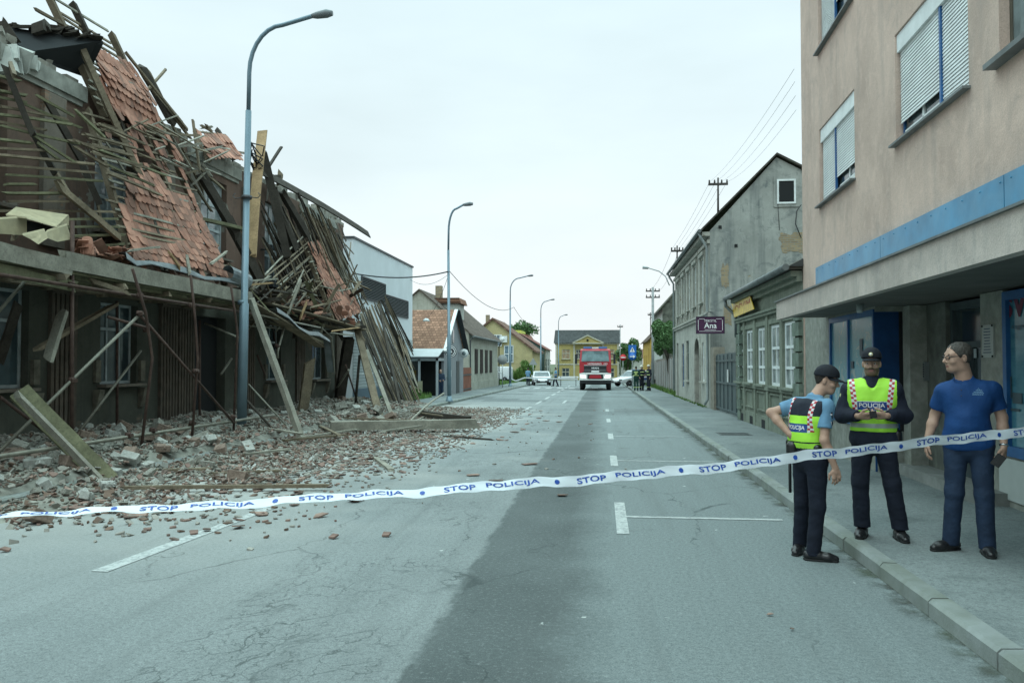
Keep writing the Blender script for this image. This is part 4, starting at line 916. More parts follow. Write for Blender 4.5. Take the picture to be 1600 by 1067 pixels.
# ---- collapsed roof: sections that still hang together ----
def tile_poly(m, c, down, across, nrm, L_, W_, rnd, mi=None, th=.014):
    a = across; d = down; pts = [c-a*W_/2, c+a*W_/2]
    for k in range(7):
        ang = math.pi*k/6; pts.append(c+d*(L_-W_*.36)+a*(W_/2*math.cos(ang))+d*(W_*.36*math.sin(ang)))
    m.mi = rnd.randrange(3) if mi is None else mi; m.prism(pts, nrm*th); m.mi = 0
def panel(name, label, TL, TR, BL, BR, mask, seed, gauge=.165, rafters=(0, .5, 1), keep=1.0, batten_keep=None, trim=.0, rext=.25, mat=OLD, group=None):
    rnd = random.Random(seed); TL, TR, BL, BR = [PX(*p) for p in (TL, TR, BL, BR)]
    t = thing(name, label, 'roof section', (BL+BR)/2, group=group); WV = .13 if (BL-TL).length > 2 else .05; n0_ = (TR-TL).cross(BL-TL).normalized(); P = lambda u, v: TL.lerp(TR, u).lerp(BL.lerp(BR, u), v)+n0_*(WV*noise.noise(Vector((u*1.8, v*2.6, seed))))
    nrm = (TR-TL).cross(BL-TL).normalized()
    if nrm.x < 0: nrm = -nrm
    LL = ((BL-TL).length+(BR-TR).length)/2; rows = max(3, int(LL/gauge)); WW = (TR-TL).length
    for u in rafters:
        a, b = P(u, 0), P(u, 1); d = (b-a).normalized(); m = MB(); m.plank(a-d*rext*rnd.uniform(.2, 1.4)-nrm*.07, b+d*rext*rnd.uniform(.1, .8)-nrm*.07, .09, .13, nrm); m.build('rafter', OLDD if rnd.random() < .6 else mat, t)
    m3 = MB()
    for r in range(rows+1):
        v = r/rows
        if batten_keep and not batten_keep(v): continue
        u0 = rnd.uniform(-.1, .05)*trim*4; u1 = 1+rnd.uniform(-.15, .1)*trim*4
        a, b = P(u0, v+rnd.uniform(-.3, .3)/rows), P(u1, v+rnd.uniform(-.3, .3)/rows); m = MB(); m.plank(a+nrm*.015, b+nrm*.015, .046, .032, nrm, seg=3, jag=.01); m.build('batten', mat if rnd.random() < .7 else PALEW, t)
    if mask:
        for r in range(rows):
            v = r/rows; n = int((P(1, v)-P(0, v)).length/.172)
            for k in range(n):
                u = (k+.5+(.5 if r % 2 else 0))/n
                if u > 1: continue
                pr = mask(u, v, rnd)
                if rnd.random() > pr: continue
                a = P(u, v); d = (P(u, min(1, v+.05))-P(u, max(0, v-.05))).normalized(); ac = (TR-TL).normalized(); jit = .25 if pr < .8 else .03
                if rnd.random() < .12: jit = .3
                rot = Matrix.Rotation(rnd.uniform(-jit, jit), 3, nrm); dd = rot@(d+nrm*(.07+rnd.uniform(0, .05)*(jit > .1))).normalized(); n2 = ac.cross(dd).normalized()
                if n2.dot(nrm) < 0: n2 = -n2
                ac2 = dd.cross(n2).normalized()
                tile_poly(m3, a+nrm*(.03)+d*(rnd.uniform(-.02, .1) if pr < .8 else rnd.uniform(-.008, .008)), dd, ac2, n2, .36, .166, rnd)
        m3.build('tile_covering', TM, t)
    return t
def nz1(x, s): return noise.noise(Vector((x*6, s*3.1, s)))*.5+.5
def mA(u, v, r): return 0 if v < .33-.12*u or u < .25-.55*(v-.3) else (.97 if v < .86 else .5)
panel('collapsed_roof_section', 'uppermost tiled roof piece with bare rafters poking at the sky', (84, 0, -10.5), (184, 60, -10.5), (166, 168, -9.9), (260, 214, -9.9), mA, 11, rafters=(0, .36, .98), trim=.3)
def mB(u, v, r):
    if v < .40: return .62 if (nz1(u*3.2, 2) > .54 and u > .2) else .04
    if u < .02+.2*max(0, .5-v): return .1
    if v > .9: return .55
    return .98 if nz1(u*3+v*1.5, 5) > .27 else .45
panel('collapsed_roof_section', 'large fish scale tiled roof slope slumped onto the scaffold beside the lamp post', (142, 182, -9.95), (262, 214, -9.95), (206, 402, -8.8), (354, 436, -8.8), mB, 12, rafters=(0.02, .35, .7, 1.0), trim=.25)
panel('collapsed_roof_section', 'small tiled patch left on the wall head behind the lamp post', (306, 205, -10.4), (352, 214, -10.4), (322, 243, -9.9), (374, 246, -9.9), lambda u, v, r: .93, 13, rafters=(.1, .9))
# right hand tangle
def mD(u, v, r): return .85 if nz1(u*2+v*4, 9) > .32 else .2
panel('collapsed_roof_section', 'narrow strip of tiles hanging down among the splintered laths', (478, 380, -9.7), (494, 378, -9.7), (520, 494, -8.9), (562, 482, -8.9), mD, 14, rafters=(0, 1), trim=.6)
tgl = thing('splintered_lath_tangle', 'fan of grey splintered laths draped from the wall head by the balcony', 'splintered laths', PX(500, 440, -9.4))
rnd = random.Random(21)
def lath(parent, a, b, w_=.043, h_=.03, mat=None, r=rnd, name='lath'):
    m = MB(); m.plank(a, b, w_, h_, roll=r.uniform(-1, 1), seg=3, jag=.02); return m.build(name, mat or (OLD if r.random() < .6 else PALEW), parent)
for k in range(13):
    f = k/12; ra = Vector((479+40*f, 366+92*f)); la = Vector((410+58*f, 430+48*f))
    lath(tgl, PX(ra.x+rnd.uniform(-4, 6), ra.y+rnd.uniform(-3, 3), -9.75), PX(la.x+rnd.uniform(-8, 10), la.y+rnd.uniform(-5, 5), -9.1))
for k in range(52):
    f = rnd.random(); a = (476+48*f+rnd.uniform(-4, 4), 338+14*f+rnd.uniform(-8, 30)); b = (522+52*f+rnd.uniform(-8, 4), 505-14*f+rnd.uniform(-45, 6))
    lath(tgl, PX(*a, -10.0+rnd.uniform(0, .2)), PX(*b, -9.35+rnd.uniform(-.3, .4)))
for k in range(26):
    c = PX(rnd.uniform(440, 560), rnd.uniform(440, 500), rnd.uniform(-9.6, -8.8)); d = Vector((rnd.gauss(0, .3), rnd.gauss(0, 1), rnd.gauss(0, .45))).normalized()*rnd.uniform(.3, .9)
    lath(tgl, c-d, c+d)
for k in range(46):
    a = (rnd.uniform(404, 500), rnd.uniform(300, 400)); l = rnd.uniform(50, 130); a2 = (a[0]+l*rnd.uniform(.3, .6), a[1]+l)
    if a2[1] > 500: continue
    lath(tgl, PX(*a, rnd.uniform(-10.1, -9.6)), PX(*a2, rnd.uniform(-9.6, -9.0)), .05, .035, OLDD if k % 3 else OLD)
wr_ = thing('splintered_deck_wreck', 'dark heap of smashed boards piled on the sagging end of the scaffold deck', 'splintered boards', PX(470, 470, -9.0))
for k in range(70):
    c = PX(rnd.uniform(385, 560), rnd.uniform(442, 512), rnd.uniform(-9.9, -8.7)); d = Vector((rnd.gauss(0, .25), rnd.gauss(0, 1), rnd.gauss(0, .35))).normalized()*rnd.uniform(.25, .9); m = MB(); m.plank(c-d, c+d, rnd.uniform(.04, .13), .03, roll=rnd.uniform(-1, 1), seg=3, jag=.03); m.build('board', (OLDD, OLD, MOSSY, PALEW)[rnd.choices(range(4), (5, 4, 1, 1.2))[0]], wr_)
ovl = thing('tangled_batten_fringe', 'fringe of snapped battens over the tiled slopes left of the lamp post', 'battens', PX(250, 300, -9.4))
for k in range(64):
    x = rnd.uniform(140, 345); y = 150+(x-140)*.72+rnd.uniform(-40, 60)
    if (y > 268 and 160 < x) or (x < 245 and y < 190): continue
    l = rnd.uniform(14, 50); s_ = rnd.choice((.5, .5, .45, 1.6, -.4, .55))
    lath(ovl, PX(x, y, -9.75+rnd.uniform(0, .25)), PX(x+l, y+l*s_+rnd.uniform(-4, 4), -9.7+rnd.uniform(0, .35)), .04, .03)
# fallen lattice reaching the ground
lat = thing('fallen_roof_lattice', 'tall curtain of bare roof battens standing on the pavement before the white building', 'roof lattice', PG(640, 636))
for k in range(64):
    f = k/63
    a = Vector((556, 500)).lerp(Vector((600, 462)), f) if f < .55 else Vector((580.2, 479.1)).lerp(Vector((606, 466)), (f-.55)/.45)
    b = Vector((612, 645)).lerp(Vector((655, 636)), min(1, f*1.35)) if f < .74 else Vector((655, 630)).lerp(Vector((641, 545)), (f-.74)/.26)
    Xa = -10.3+.2*f; pb = PG(b.x, b.y) if f < .74 else PX(b.x, b.y, -9.3+.4*(1-f))
    if f < .74: pb.z += .05
    lath(lat, PX(a.x+rnd.uniform(-2, 2), a.y+rnd.uniform(-6, 6), Xa), pb+Vector((rnd.uniform(-.15, .15), rnd.uniform(-.2, .2), 0)), .05, .035, OLDD if rnd.random() < .45 else OLD)
for k in range(30):
    f = rnd.random(); a = Vector((575, 505)).lerp(Vector((630, 520)), f); b = Vector((622, 640)).lerp(Vector((655, 636)), f); s0 = rnd.uniform(0, .6); s1 = s0+rnd.uniform(.15, .4)
    A_ = PX(a.x, a.y, -10.0); B_ = PG(b.x, b.y); lath(lat, A_.lerp(B_, s0)+X3*.12, A_.lerp(B_, s1)+X3*.2, .05, .03)
for (a, b) in (((560, 515), (640, 640)), ((592, 470), (628, 645)), ((566, 560), (640, 600))): m = MB(); m.plank(PX(*a, -10.25), PX(*b, -8.9) if b[1] < 620 else PG(*b), .1, .12); m.build('rafter', OLDD, lat)
# bare battens on the left
rack = thing('bare_batten_rack', 'slanting rack of bare roof battens in front of the brown upper wall', 'batten rack', PX(80, 300, -9.4))
BT = [(0,119,31,128),(0,142,43,150),(0,152,40,160),(30,158,124,199),(0,166,106,187),(0,179,110,195),(0,190,69,203),(3,196,130,226),(120,220,218,262),(0,218,52,224),(0,232,66,235),(0,242,147,257),
(0,258,151,270),(12,273,156,283),(12,288,57,288),(8,302,103,302),(13,315,111,315),(0,330,177,331),(108,343,184,342),(108,355,186,355),(118,369,193,367),(130,385,195,381),
(50,208,120,256),(62,224,92,250),(58,148,112,180),(112,220,205,243),(135,210,212,232),(118,228,168,260),(160,195,225,225),(150,240,230,262),(165,255,240,290),(160,235,260,275),(170,270,250,305),(120,172,163,215)]
for (a, b, c, d) in BT:
    Xa = -9.9+a/150*.9; Xb = -9.9+c/150*.9
    m = MB(); m.plank(PX(a-3, b, min(-9.0, Xa)), PX(c, d, min(-8.95, Xb)), .052, .042, roll=rnd.uniform(-.3, .3), seg=4, jag=.015, warp=.02); m.build('batten', OLD if rnd.random() < .55 else MOSSY, rack)
for (a, b, c, d, w_) in ((8,105,52,212,.13),(50,205,84,268,.13),(84,267,108,306,.12),(75,160,128,252,.14),(120,238,155,318,.15),(148,295,158,345,.07),(60,330,20,372,.1),(16,100,22,118,.1)):
    m = MB(); m.plank(PX(a, b, -9.85), PX(c, d, -9.5), w_*.6, w_*.75, seg=4); m.build('rafter', OLD if w_ < .13 else OLDD, rack)
# single heavy members
def big(name, label, a, b, w_, h_, mat, roll=0, seg=6, warp=.015, cat=None, jag=.03):
    m = MB(); m.plank(a, b, w_, h_, roll=roll, seg=seg, warp=warp, jag=jag); return m.build(name, mat, None, label, cat or name.replace('_', ' '))
big('long_rafter', 'long bare rafter crossing the tiled slope down to the scaffold', PX(128, 75, -10.0), PX(217, 270, -9.3), .09, .11, OLD)
big('snapped_rafter', 'slim split rafter lying across the left batten rack', PX(92, 292, -9.3), PX(184, 370, -8.9), .09, .10, OLD)
big('snapped_rafter', 'pale broken lath end poking up left of the top roof piece', PX(52, 13, -10.4), PX(112, 45, -10.4), .05, .05, OLD)
big('roof_post', 'thick dark post leaning against the sky at the far left edge', PX(0, 30, -10.6), PX(22, 62, -10.4), .12, .14, OLDD)
big('snapped_rafter', 'heavy dark rafter rising from the roof wreck right of the top tiles', PX(222, 108, -10.4), PX(268, 190, -10.2), .13, .16, OLDD)
big('snapped_rafter', 'thin upright stick beside the heavy dark rafter', PX(232, 112, -10.4), PX(262, 172, -10.3), .06, .06, OLD)
big('snapped_rafter', 'thin batten crossing the heavy dark rafter at an angle', PX(258, 110, -10.5), PX(226, 146, -10.2), .05, .05, OLD)
for i, (a, b, c, d) in enumerate(((196,82,292,202),(238,140,300,220),(235,165,300,262),(262,180,318,300),(245,205,330,330),(250,150,288,196))):
    big('loose_roof_batten', 'loose batten strung along the broken ridge above the tiled slope', PX(a, b, -10.3), PX(c, d, -10.0), .05, .05, OLD, cat='roof batten')['group'] = 'loose battens along the broken ridge'
for i, (a, b, c, d) in enumerate(((302,192,312,265),(290,242,345,230),(252,208,310,212),(260,232,312,225),(288,272,312,266),(300,290,318,272),(310,262,350,296),(318,258,330,275),(312,195,330,205),(316,200,334,198),(330,205,322,196),(372,238,385,240))):
    big('loose_roof_batten', 'short broken batten sticking out of the rubble around the small tiled patch', PX(a, b, -10.0), PX(c, d, -9.8), .06, .05, PALEW if i % 2 else OLD, cat='roof batten')['group'] = 'broken battens around the small tiled patch'
big('fallen_beam', 'dark curved beam hanging in front of the blue framed upper window', PX(316, 275, -9.9), PX(372, 370, -9.3), .2, .2, OLDD, warp=.05)
big('fallen_beam', 'dark beam continuing down behind the lamp post onto the deck', PX(355, 340, -9.7), PX(412, 450, -9.0), .22, .22, OLDD)
big('horizontal_plank', 'greenish plank jammed level behind the lamp post', PX(312, 342, -9.6), PX(380, 358, -9.2), .14, .08, MOSSY)
big('split_board', 'big fresh orange board standing upright just right of the lamp post', PX(410, 208, -9.9), PX(392, 400, -9.2), .30, .05, FRESH, roll=.3, warp=.02)
big('snapped_rafter', 'thin dark stick slanting up at the sky right of the orange board', PX(439, 231, -10.2), PX(419, 262, -10.1), .07, .07, OLDD)
big('fallen_beam', 'thick black beam leaning from the orange board towards the balcony', PX(410, 235, -10.0), PX(450, 405, -9.3), .26, .24, OLDD, warp=.02)
big('fallen_beam', 'second black beam leaning parallel beside the balcony door', PX(424, 290, -10.0), PX(462, 392, -9.5), .22, .2, OLDD)
big('fallen_beam', 'third dark beam leaning among the laths right of the balcony', PX(440, 300, -10.0), PX(482, 372, -9.5), .18, .18, OLDD)
big('eaves_board', 'long dark eaves board sliding off the wall head towards the white building', PX(404, 266, -9.9), PX(577, 367, -9.2), .28, .05, OLDD, roll=1.1, seg=8)
big('eaves_board', 'thin dark sliver lying above the long eaves board', PX(484, 311, -9.7), PX(520, 330, -9.6), .05, .04, OLDD)
big('stub_post', 'short grey stub of post standing on the wall head', PX(439, 268, -10.1), PX(435, 290, -10.1), .14, .12, OLD)
big('stub_post', 'dark level stub beam on the wall head beside the short post', PX(424, 276, -10.1), PX(437, 276, -10.1), .1, .1, OLDD)
for i, (a, b, c, d) in enumerate(((530,372,552,396),(531,350,541,378),(548,380,545,406),(520,355,548,430),(536,395,556,470),(528,365,545,405),(500,330,530,400),(505,345,552,440),(490,340,520,380))):
    big('loose_lath', 'thin dark lath bristling from the far end of the wrecked roof', PX(a, b, -10.1), PX(c, d, -9.6), .04, .04, OLDD if i % 2 else OLD, cat='lath')['group'] = 'laths bristling from the far end of the roof'
# overhanging felt slab
fs = thing('roofing_felt_slab', 'sagging black roofing felt slab jutting from the wall head at top left', 'roofing felt', PX(90, 70, -10.1))
m = MB(); A_, B_, C_, D_ = PX(10, 48, -10.9), PX(161, 70, -9.7), PX(135, 122, -10.3), PX(38, 88, -10.4); th = Vector((0, 0, .07))
m.prism([A_, B_, C_, D_], th); m.build('felt', plain('roofing_felt', (.018, .022, .024), .9), fs)
m = MB(); rnd = random.Random(5)
for k in range(9):
    p = A_.lerp(B_, k/9); q = p.lerp(B_, .16); m.plank(p+Z3*.1, q+Z3*(.1+rnd.uniform(0, .05)), .3, .05, roll=rnd.uniform(-.3, .3), seg=2, jag=.05)
for (px, py) in ((60, 52), (68, 50), (90, 58)): m.rock(PX(px, py, -10.4)+Z3*.1, .14, 0, (1, .5, 1))
m.build('edge_debris', OLDD, fs)
# masonry shards hanging on the upper wall at far left
m = MB()
for (px, py, s) in ((12, 84, .2), (30, 92, .22), (45, 98, .16), (3, 96, .25), (20, 104, .18), (52, 104, .12), (8, 112, .15)): m.rock(PX(px, py, -10.15), s, .3, (1, .3, 1), .3)
m.build('broken_plaster', M('white_plaster', (.38, .40, .37), .2, 4, .9, .4), ru)
# ---- scaffold ----
sca = thing('scaffolding', 'rusty tube scaffold with sagging timber deck along the wrecked house', 'scaffolding', (-8.6, 14, 0))
def tub(pts, r, mat, name): m = MB(); m.tube(pts, r, 8); return m.build(name, mat, sca)
def foot(px, py): p = PG(px, py); p.z = gz(p.y)-.02; return p
def post(px, py, top, mids=(), mat=RUST, r=.03):
    f = foot(px, py); pts = [f]+[PX(a, b, f.x) for a, b in mids]+[PX(top[0], top[1], f.x)]; return tub(pts, r, mat, 'post')
post(112, 738, (113, 345), r=.033); post(217, 728, (207, 420), ((238, 560), (228, 490)), r=.026); post(298, 712, (298, 430), ((309, 560), (305, 500)), r=.026)
post(364, 697, (361, 448), ((371, 520), (368, 495)), r=.026); post(183, 704, (183, 470)); post(312, 690, (312, 500)); post(56, 712, (56, 500))
post(426, 660, (425, 502), ((434, 590), (434, 560)), r=.026)
tub([PX(444, 511, -8.7), PX(434, 548, -8.7), PX(434, 560, -8.7)], .03, GALV, 'post'); tub([PX(562, 555, -8.6), PG(554, 648)], .05, OLDD, 'post'); tub([PX(540, 570, -8.8), PG(564, 646)], .03, RUST, 'brace')
def rail(a, b, X, mat, r=.026, ext=0): return tub([PX(*a, X), PX(*b, X)], r, mat, 'rail')
rail((-8, 428), (400, 491), -8.52, RUST, .03); rail((400, 491), (500, 512), -8.52, GALV); rail((-8, 714), (430, 648), -8.1, GALV, .032); rail((95, 680), (322, 651), -9.8, GALV)
rail((398, 700), (150, 700), -9.9, RUST, .02); rail((470, 655), (590, 632), -8.4, GALV, .04); rail((380, 508), (470, 516), -9.6, GALV)
tub([PX(-6, 710, -8.9), PX(112, 594, -8.66), PX(220, 490, -8.2)], .028, GALV, 'brace'); tub([PX(215, 488, -8.2), PX(365, 660, -7.95)], .026, RUST, 'brace')
tub([PX(168, 495, -8.6), PX(238, 515, -8.2)], .028, RUST, 'brace'); tub([PX(118, 682, -9.7), PX(220, 548, -9.6)], .028, GALV, 'brace'); tub([PX(0, 620, -9.5), PX(90, 690, -9.4)], .028, RUST, 'brace')
tub([PX(-5, 490, -9.5), PX(40, 438, -9.4)], .028, GALV, 'brace'); tub([PX(320, 505, -9.3), PX(374, 528, -8.4)], .024, GALV, 'brace'); tub([PX(385, 625, -8.3), PX(440, 685, -7.5)], .03, OLDD, 'brace'); tub([PX(388, 600, -8.4), PX(480, 700, -7.2)], .02, GALV, 'brace')
tub([PX(545, 578, -8.7), PG(505, 638)], .04, GALV, 'brace'); tub([PX(414, 585, -9.6), PX(402, 555, -9.6)], .03, RUST, 'brace'); tub([PX(345, 585, -9.6), PX(362, 560, -9.6)], .03, GALV, 'brace')
m = MB(); rnd = random.Random(9)
for (px, py, X) in ((112, 445, -8.6), (112, 594, -8.66), (218, 462, -8.4), (298, 477, -8.4), (238, 672, -8.1), (200, 680, -8.1), (299, 661, -8.1), (305, 580, -8.0), (364, 652, -8.0), (228, 515, -8.3), (218, 490, -8.2), (432, 540, -8.7)):
    m = MB(); p = PX(px, py, X); m.lathe(p-Z3*.05, [(.05, 0), (.055, .05), (.05, .1)], 8); m.rock(p+X3*.03, .05, rnd.uniform(0, 3), (1, 1, .6), .2); m.build('coupler', RUST, sca)
def deck(a, b, w_, h_, mat, name='deck_board', roll=0, warp=.01): m = MB(); m.plank(a, b, w_, h_, roll=roll, seg=6, warp=warp, jag=.03); return m.build(name, mat, sca)
def V(x, y, z): return Vector((x, y, z))
deck(PX(-20, 388, -8.6), PX(112, 418, -8.6), .05, .26, PALEW, 'toe_board'); deck(PX(-20, 416, -8.66), PX(118, 448, -8.66), .05, .18, MOSSY, 'toe_board'); deck(PX(98, 406, -8.6), PX(392, 466, -8.5), .05, .30, PALEW, 'toe_board', warp=.015)
deck(PX(116, 432, -8.75), PX(290, 462, -8.7), .06, .12, MOSSY, 'toe_board'); deck(PX(140, 438, -8.7), PX(200, 458, -8.5), .06, .08, OLD, 'toe_board')
zD = PX(200, 440, -8.7).z
for k in range(6): deck(V(-8.75-k*.26, 6.5, zD-.05+rnd.uniform(-.03, .03)), V(-8.75-k*.26, 19.5, zD-.12+rnd.uniform(-.06, .06)), .24, .045, OLD if k % 2 else MOSSY)
for k in range(8): y = 7+k*1.6; deck(V(-8.55, y, zD-.13), V(-10.15, y, zD-.13), .08, .1, OLD, 'bearer')
for k in range(5):
    a = PX(378+k*4, 466+k*8, -8.5-k*.3); b = PX(500+k*2, 545-k*5+rnd.uniform(-4, 4), -8.7-k*.25); deck(a, b, .3, .04, OLD if k != 2 else MOSSY)
for k in range(6): y = 18.5+k*1.9; deck(V(-8.5, y, 3.6-.1*k), V(-10.15, y, 3.5-.12*k), .09, .1, OLDD, 'bearer')
for k in range(5): deck(V(-8.7-k*.3, 20, 3.35), V(-8.8-k*.28, 29.5+rnd.uniform(-.6, .4), 3.1+rnd.uniform(-.2, .2)), .27, .04, OLDD if k % 2 else OLD)
# bent sheet metal flashing and gutter
SHEET = M('bent_zinc_sheet', (.20, .23, .24), .3, 3, .45, .2, 12, metal=.4)
def sheet(name, label, pts, w_, mat=SHEET, cat='sheet metal'):
    m = MB(); m.smooth = False; n = len(pts); vs = []
    for i, p in enumerate(pts):
        vs += [p+Vector((-w_, 0, .02*math.sin(i*2))), p+Vector((0, 0, .03*math.cos(i*1.7))), p+Vector((.03, 0, -.09))]
    top = len(vs); vs += [v+Vector((-.004, 0, -.012)) for v in vs]
    fs = []
    for i in range(n-1):
        for k in range(2): a = i*3+k; fs.append((a, a+1, a+4, a+3)); fs.append((top+a+3, top+a+4, top+a+1, top+a))
    m.add(vs, fs); return m.build(name, mat, None, label, cat)
sheet('gutter_sheet', 'dark crumpled gutter sheet draped along the deck edge under the tiles', [PX(x, y, -8.55) for x, y in ((196, 396), (212, 407), (235, 405), (262, 412), (290, 420), (318, 430), (345, 432), (376, 438))], .35)
m = MB(); c0 = PX(356, 428, -8.6)
prev = None
for i in range(10):
    a = -1.2+i*.42; r = .2; p = c0+Vector((.05*i*.3, 0, 0))+Vector((-.1+r*math.cos(a), 0, r*math.sin(a))); 
    if prev is not None: m.quad(prev, p, p+Vector((.05, .9, -.1)), prev+Vector((.05, .9, -.1)))
    prev = p
m.build('curled_gutter', SHEET, None, 'curled sheet of zinc gutter right beside the lamp post', 'gutter')
sheet('hanging_sheet', 'long pale strip of sheet metal sagging from the deck right of the lamp post', [PX(x, y, -8.4) for x, y in ((432, 482), (450, 492), (466, 508), (482, 518), (498, 520), (515, 530), (521, 580))], .2)
# crushed insulation on the deck
YB = M('yellow_board', (.42, .37, .24), .2, 3, .9, .4, 12, dirt=(.2, .19, .13), dscale=3)
cr = thing('crushed_duct_casing', 'torn yellowish board casing lying on the left end of the deck', 'casing', PX(60, 372, -8.9))
def pol(px, X, th=.03, nm='board'): m = MB(); m.prism([PX(a, b, X+c) for a, b, c in px], (-.02, .01, th)); m.build(nm, YB, cr)
pol([(-5, 343, 0), (42, 340, .1), (42, 368, .1), (-5, 365, 0)], -8.95); pol([(10, 338, -.3), (26, 326, -.5), (108, 338, -.3), (90, 356, .1), (42, 342, .1)], -8.8)
pol([(75, 362, .1), (105, 352, .0), (112, 374, .05), (90, 378, .1), (68, 370, .15)], -8.75); pol([(36, 368, .2), (70, 360, .1), (75, 372, .15), (60, 382, .25), (48, 374, .2)], -8.7); pol([(90, 356, .1), (108, 338, -.3), (108, 352, -.3)], -8.8)
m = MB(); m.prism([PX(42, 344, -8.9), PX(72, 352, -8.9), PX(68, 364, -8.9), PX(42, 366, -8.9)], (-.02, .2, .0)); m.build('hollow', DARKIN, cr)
# cable bundle dangling
m = MB()
for k in range(14):
    a = PX(388+rnd.uniform(0, 6), 222+rnd.uniform(0, 20), -9.8); b = PX(404+rnd.uniform(-6, 4), 262+rnd.uniform(-10, 12), -9.8); m.tube([a, a.lerp(b, .5)+Vector((rnd.uniform(-.3, .3), 0, rnd.uniform(-.2, .2))), b], .02, 4)
m.build('cable_tangle', WIRE, None, 'black tangle of cables between the lamp post and the orange board', 'cables')
# leaning timbers in front
def lean(label, top, Xt, bot, w_, h_, mat, roll=0, name='leaning_plank', warp=.01):
    b = PG(*bot); b.z += .02; return big(name, label, PX(top[0], top[1], Xt), b, w_, h_, mat, roll, warp=warp)
lean('long pale squared timber leaning from the deck to the road right of the lamp post', (393, 470), -8.3, (473, 692), .14, .12, PALEW)
lean('mossy green board with split end leaning over the rubble at the left edge', (36, 618), -8.6, (173, 757), .30, .07, MOSSY, .9)
lean('thin pale board lying along the edge of the mossy green board', (26, 617), -8.55, (164, 760), .05, .12, PALEW, .4)
lean('broad grey vertical board standing under the sagging deck', (484, 563), -8.9, (470, 662), .36, .08, OLD, name='leaning_plank')
lean('heavy plank leaning down from the wreck left of the batten curtain', (556, 505), -9.0, (594, 655), .26, .08, OLD); lean('slim pale plank leaning down to the ground beside the batten curtain', (572, 545), -9.0, (614, 656), .14, .06, PALEW)
lean('dark wide trunk like post under the sagging deck', (545, 530), -9.3, (528, 645), .35, .3, OLDD)
big('hanging_plank', 'short pale plank dangling under the deck behind the first post', PX(100, 482, -9.0), PX(76, 560, -8.9), .22, .06, PALEW, .5)
big('hanging_plank', 'long grey plank slanting under the deck behind the first two posts', PX(54, 548, -9.4), PX(176, 478, -9.2), .14, .06, OLD)
big('hanging_plank', 'grey plank propped between the deck and the wall at far left', PX(0, 560, -9.9), PX(30, 470, -9.5), .16, .05, OLDD)
m = MB(); b_ = PX(536, 505, -8.7); m.plank(PX(500, 510, -8.7), PX(516, 525, -8.6), .2, .02, roll=.6); m.plank(PX(516, 525, -8.6), PX(521, 582, -8.6), .12, .015, roll=.2, warp=.05); m.build('torn_strip', PALEW, None, 'ragged strip of bark coloured sheeting hanging under the tangle', 'sheeting')
for i, (a, b, c, d) in enumerate(((520,517,560,512),(520,520,552,524),(380,440,430,436),(384,446,425,442),(395,452,420,432),(352,395,330,412),(265,395,282,420),(292,402,296,425),(200,392,250,386),(470,495,480,470),(450,490,470,440))):
    big('loose_roof_batten', 'pale splintered batten end sticking out along the deck edge', PX(a, b, -8.6), PX(c, d, -8.5), .06, .04, FRESH if i % 3 == 0 else PALEW, cat='roof batten')['group'] = 'splintered batten ends along the deck edge'
# timbers lying on the ground
def gl(label, a, b, w_, h_, mat, dz=0.0, roll=0):
    p, q = PG(*a), PG(*b); z = h_/2+dz; return big('fallen_timber', label, p+Z3*z, q+Z3*z, w_, h_, mat, roll, cat='timber', warp=.004)
gl('large squared beam lying flat across the rubble at the centre', (520, 679), (746, 674), .26, .24, PALEW, .10); gl('dark charred beam end lying behind the large squared beam', (655, 652), (732, 663), .2, .2, OLDD, .05)
gl('thin dark batten lying along the front edge of the rubble', (128, 770), (510, 766), .07, .05, OLD, .04); gl('short brown board in the rubble near the mossy plank', (190, 742), (330, 739), .12, .04, OLD, .05); gl('wooden lath lying in the tile litter left of centre', (330, 745), (440, 740), .08, .04, OLD, .03)
gl('small stick lying alone on the road at the litter edge', (588, 718), (612, 737), .10, .05, PALEW); gl('thin lath lying on the road below the large beam', (690, 682), (770, 688), .06, .04, OLDD)
for i, (a, b, c, d) in enumerate(((470,694,560,680),(500,676,530,692),(450,680,520,664),(440,700,540,690),(420,690,470,700),(540,668,640,672),(560,660,600,668),(480,660,540,672),(600,690,660,680),(640,652,690,660),(390,720,450,712))):
    gl('weathered lath strewn in the rubble between the leaning timber and the large beam', (a, b), (c, d), .08, .04, OLD if i % 2 else PALEW, random.uniform(.1, .3))['group'] = 'laths strewn in the rubble'
b_ = PG(650, 668); big('leaning_plank', 'long thin pale stick leaning up over the rubble before the second lamp post', PX(694, 614, -6.9), PG(640, 664)+Z3*.1, .05, .05, PALEW)
big('leaning_plank', 'short thin stick lying under the long pale stick', PX(680, 637, -6.9), PG(648, 663)+Z3*.1, .05, .05, PALEW)
# ================= rubble =================
rnd = random.Random(31)
def heap_h(x, y):
    if y < 6 or y > 36: return 0
    e = min(1, max(0, (y-6)/4))*min(1, max(0, (36-y)/3)); a = max(0, (-6.2-x))/4.0
    n = noise.noise(Vector((x*.6, y*.35, 1.7)))*.5+.5; n2 = noise.noise(Vector((x*1.9, y*1.7, 4.2)))
    return e*(a**1.1*(.20+.36*n)+max(0, a)*.10*n2) if a > 0 else 0
m = MB(); xs = [-10.6+i*.2 for i in range(23)]; ys = [6+i*.25 for i in range(121)]
vs = [(x, y, gz(y)+heap_h(x, y)+(.0 if heap_h(x, y) > .02 else -.06)+(.13 if x < -7.4 and heap_h(x, y) > .02 else 0)) for y in ys for x in xs]; nx = len(xs)
m.smooth = True; m.add(vs, [(j*nx+i, j*nx+i+1, (j+1)*nx+i+1, (j+1)*nx+i) for j in range(len(ys)-1) for i in range(nx-1)])
DUST = M('rubble_dust', (.25, .25, .215), .35, 3, .95, .9, 14, dirt=(.10, .10, .085), dscale=1.5)
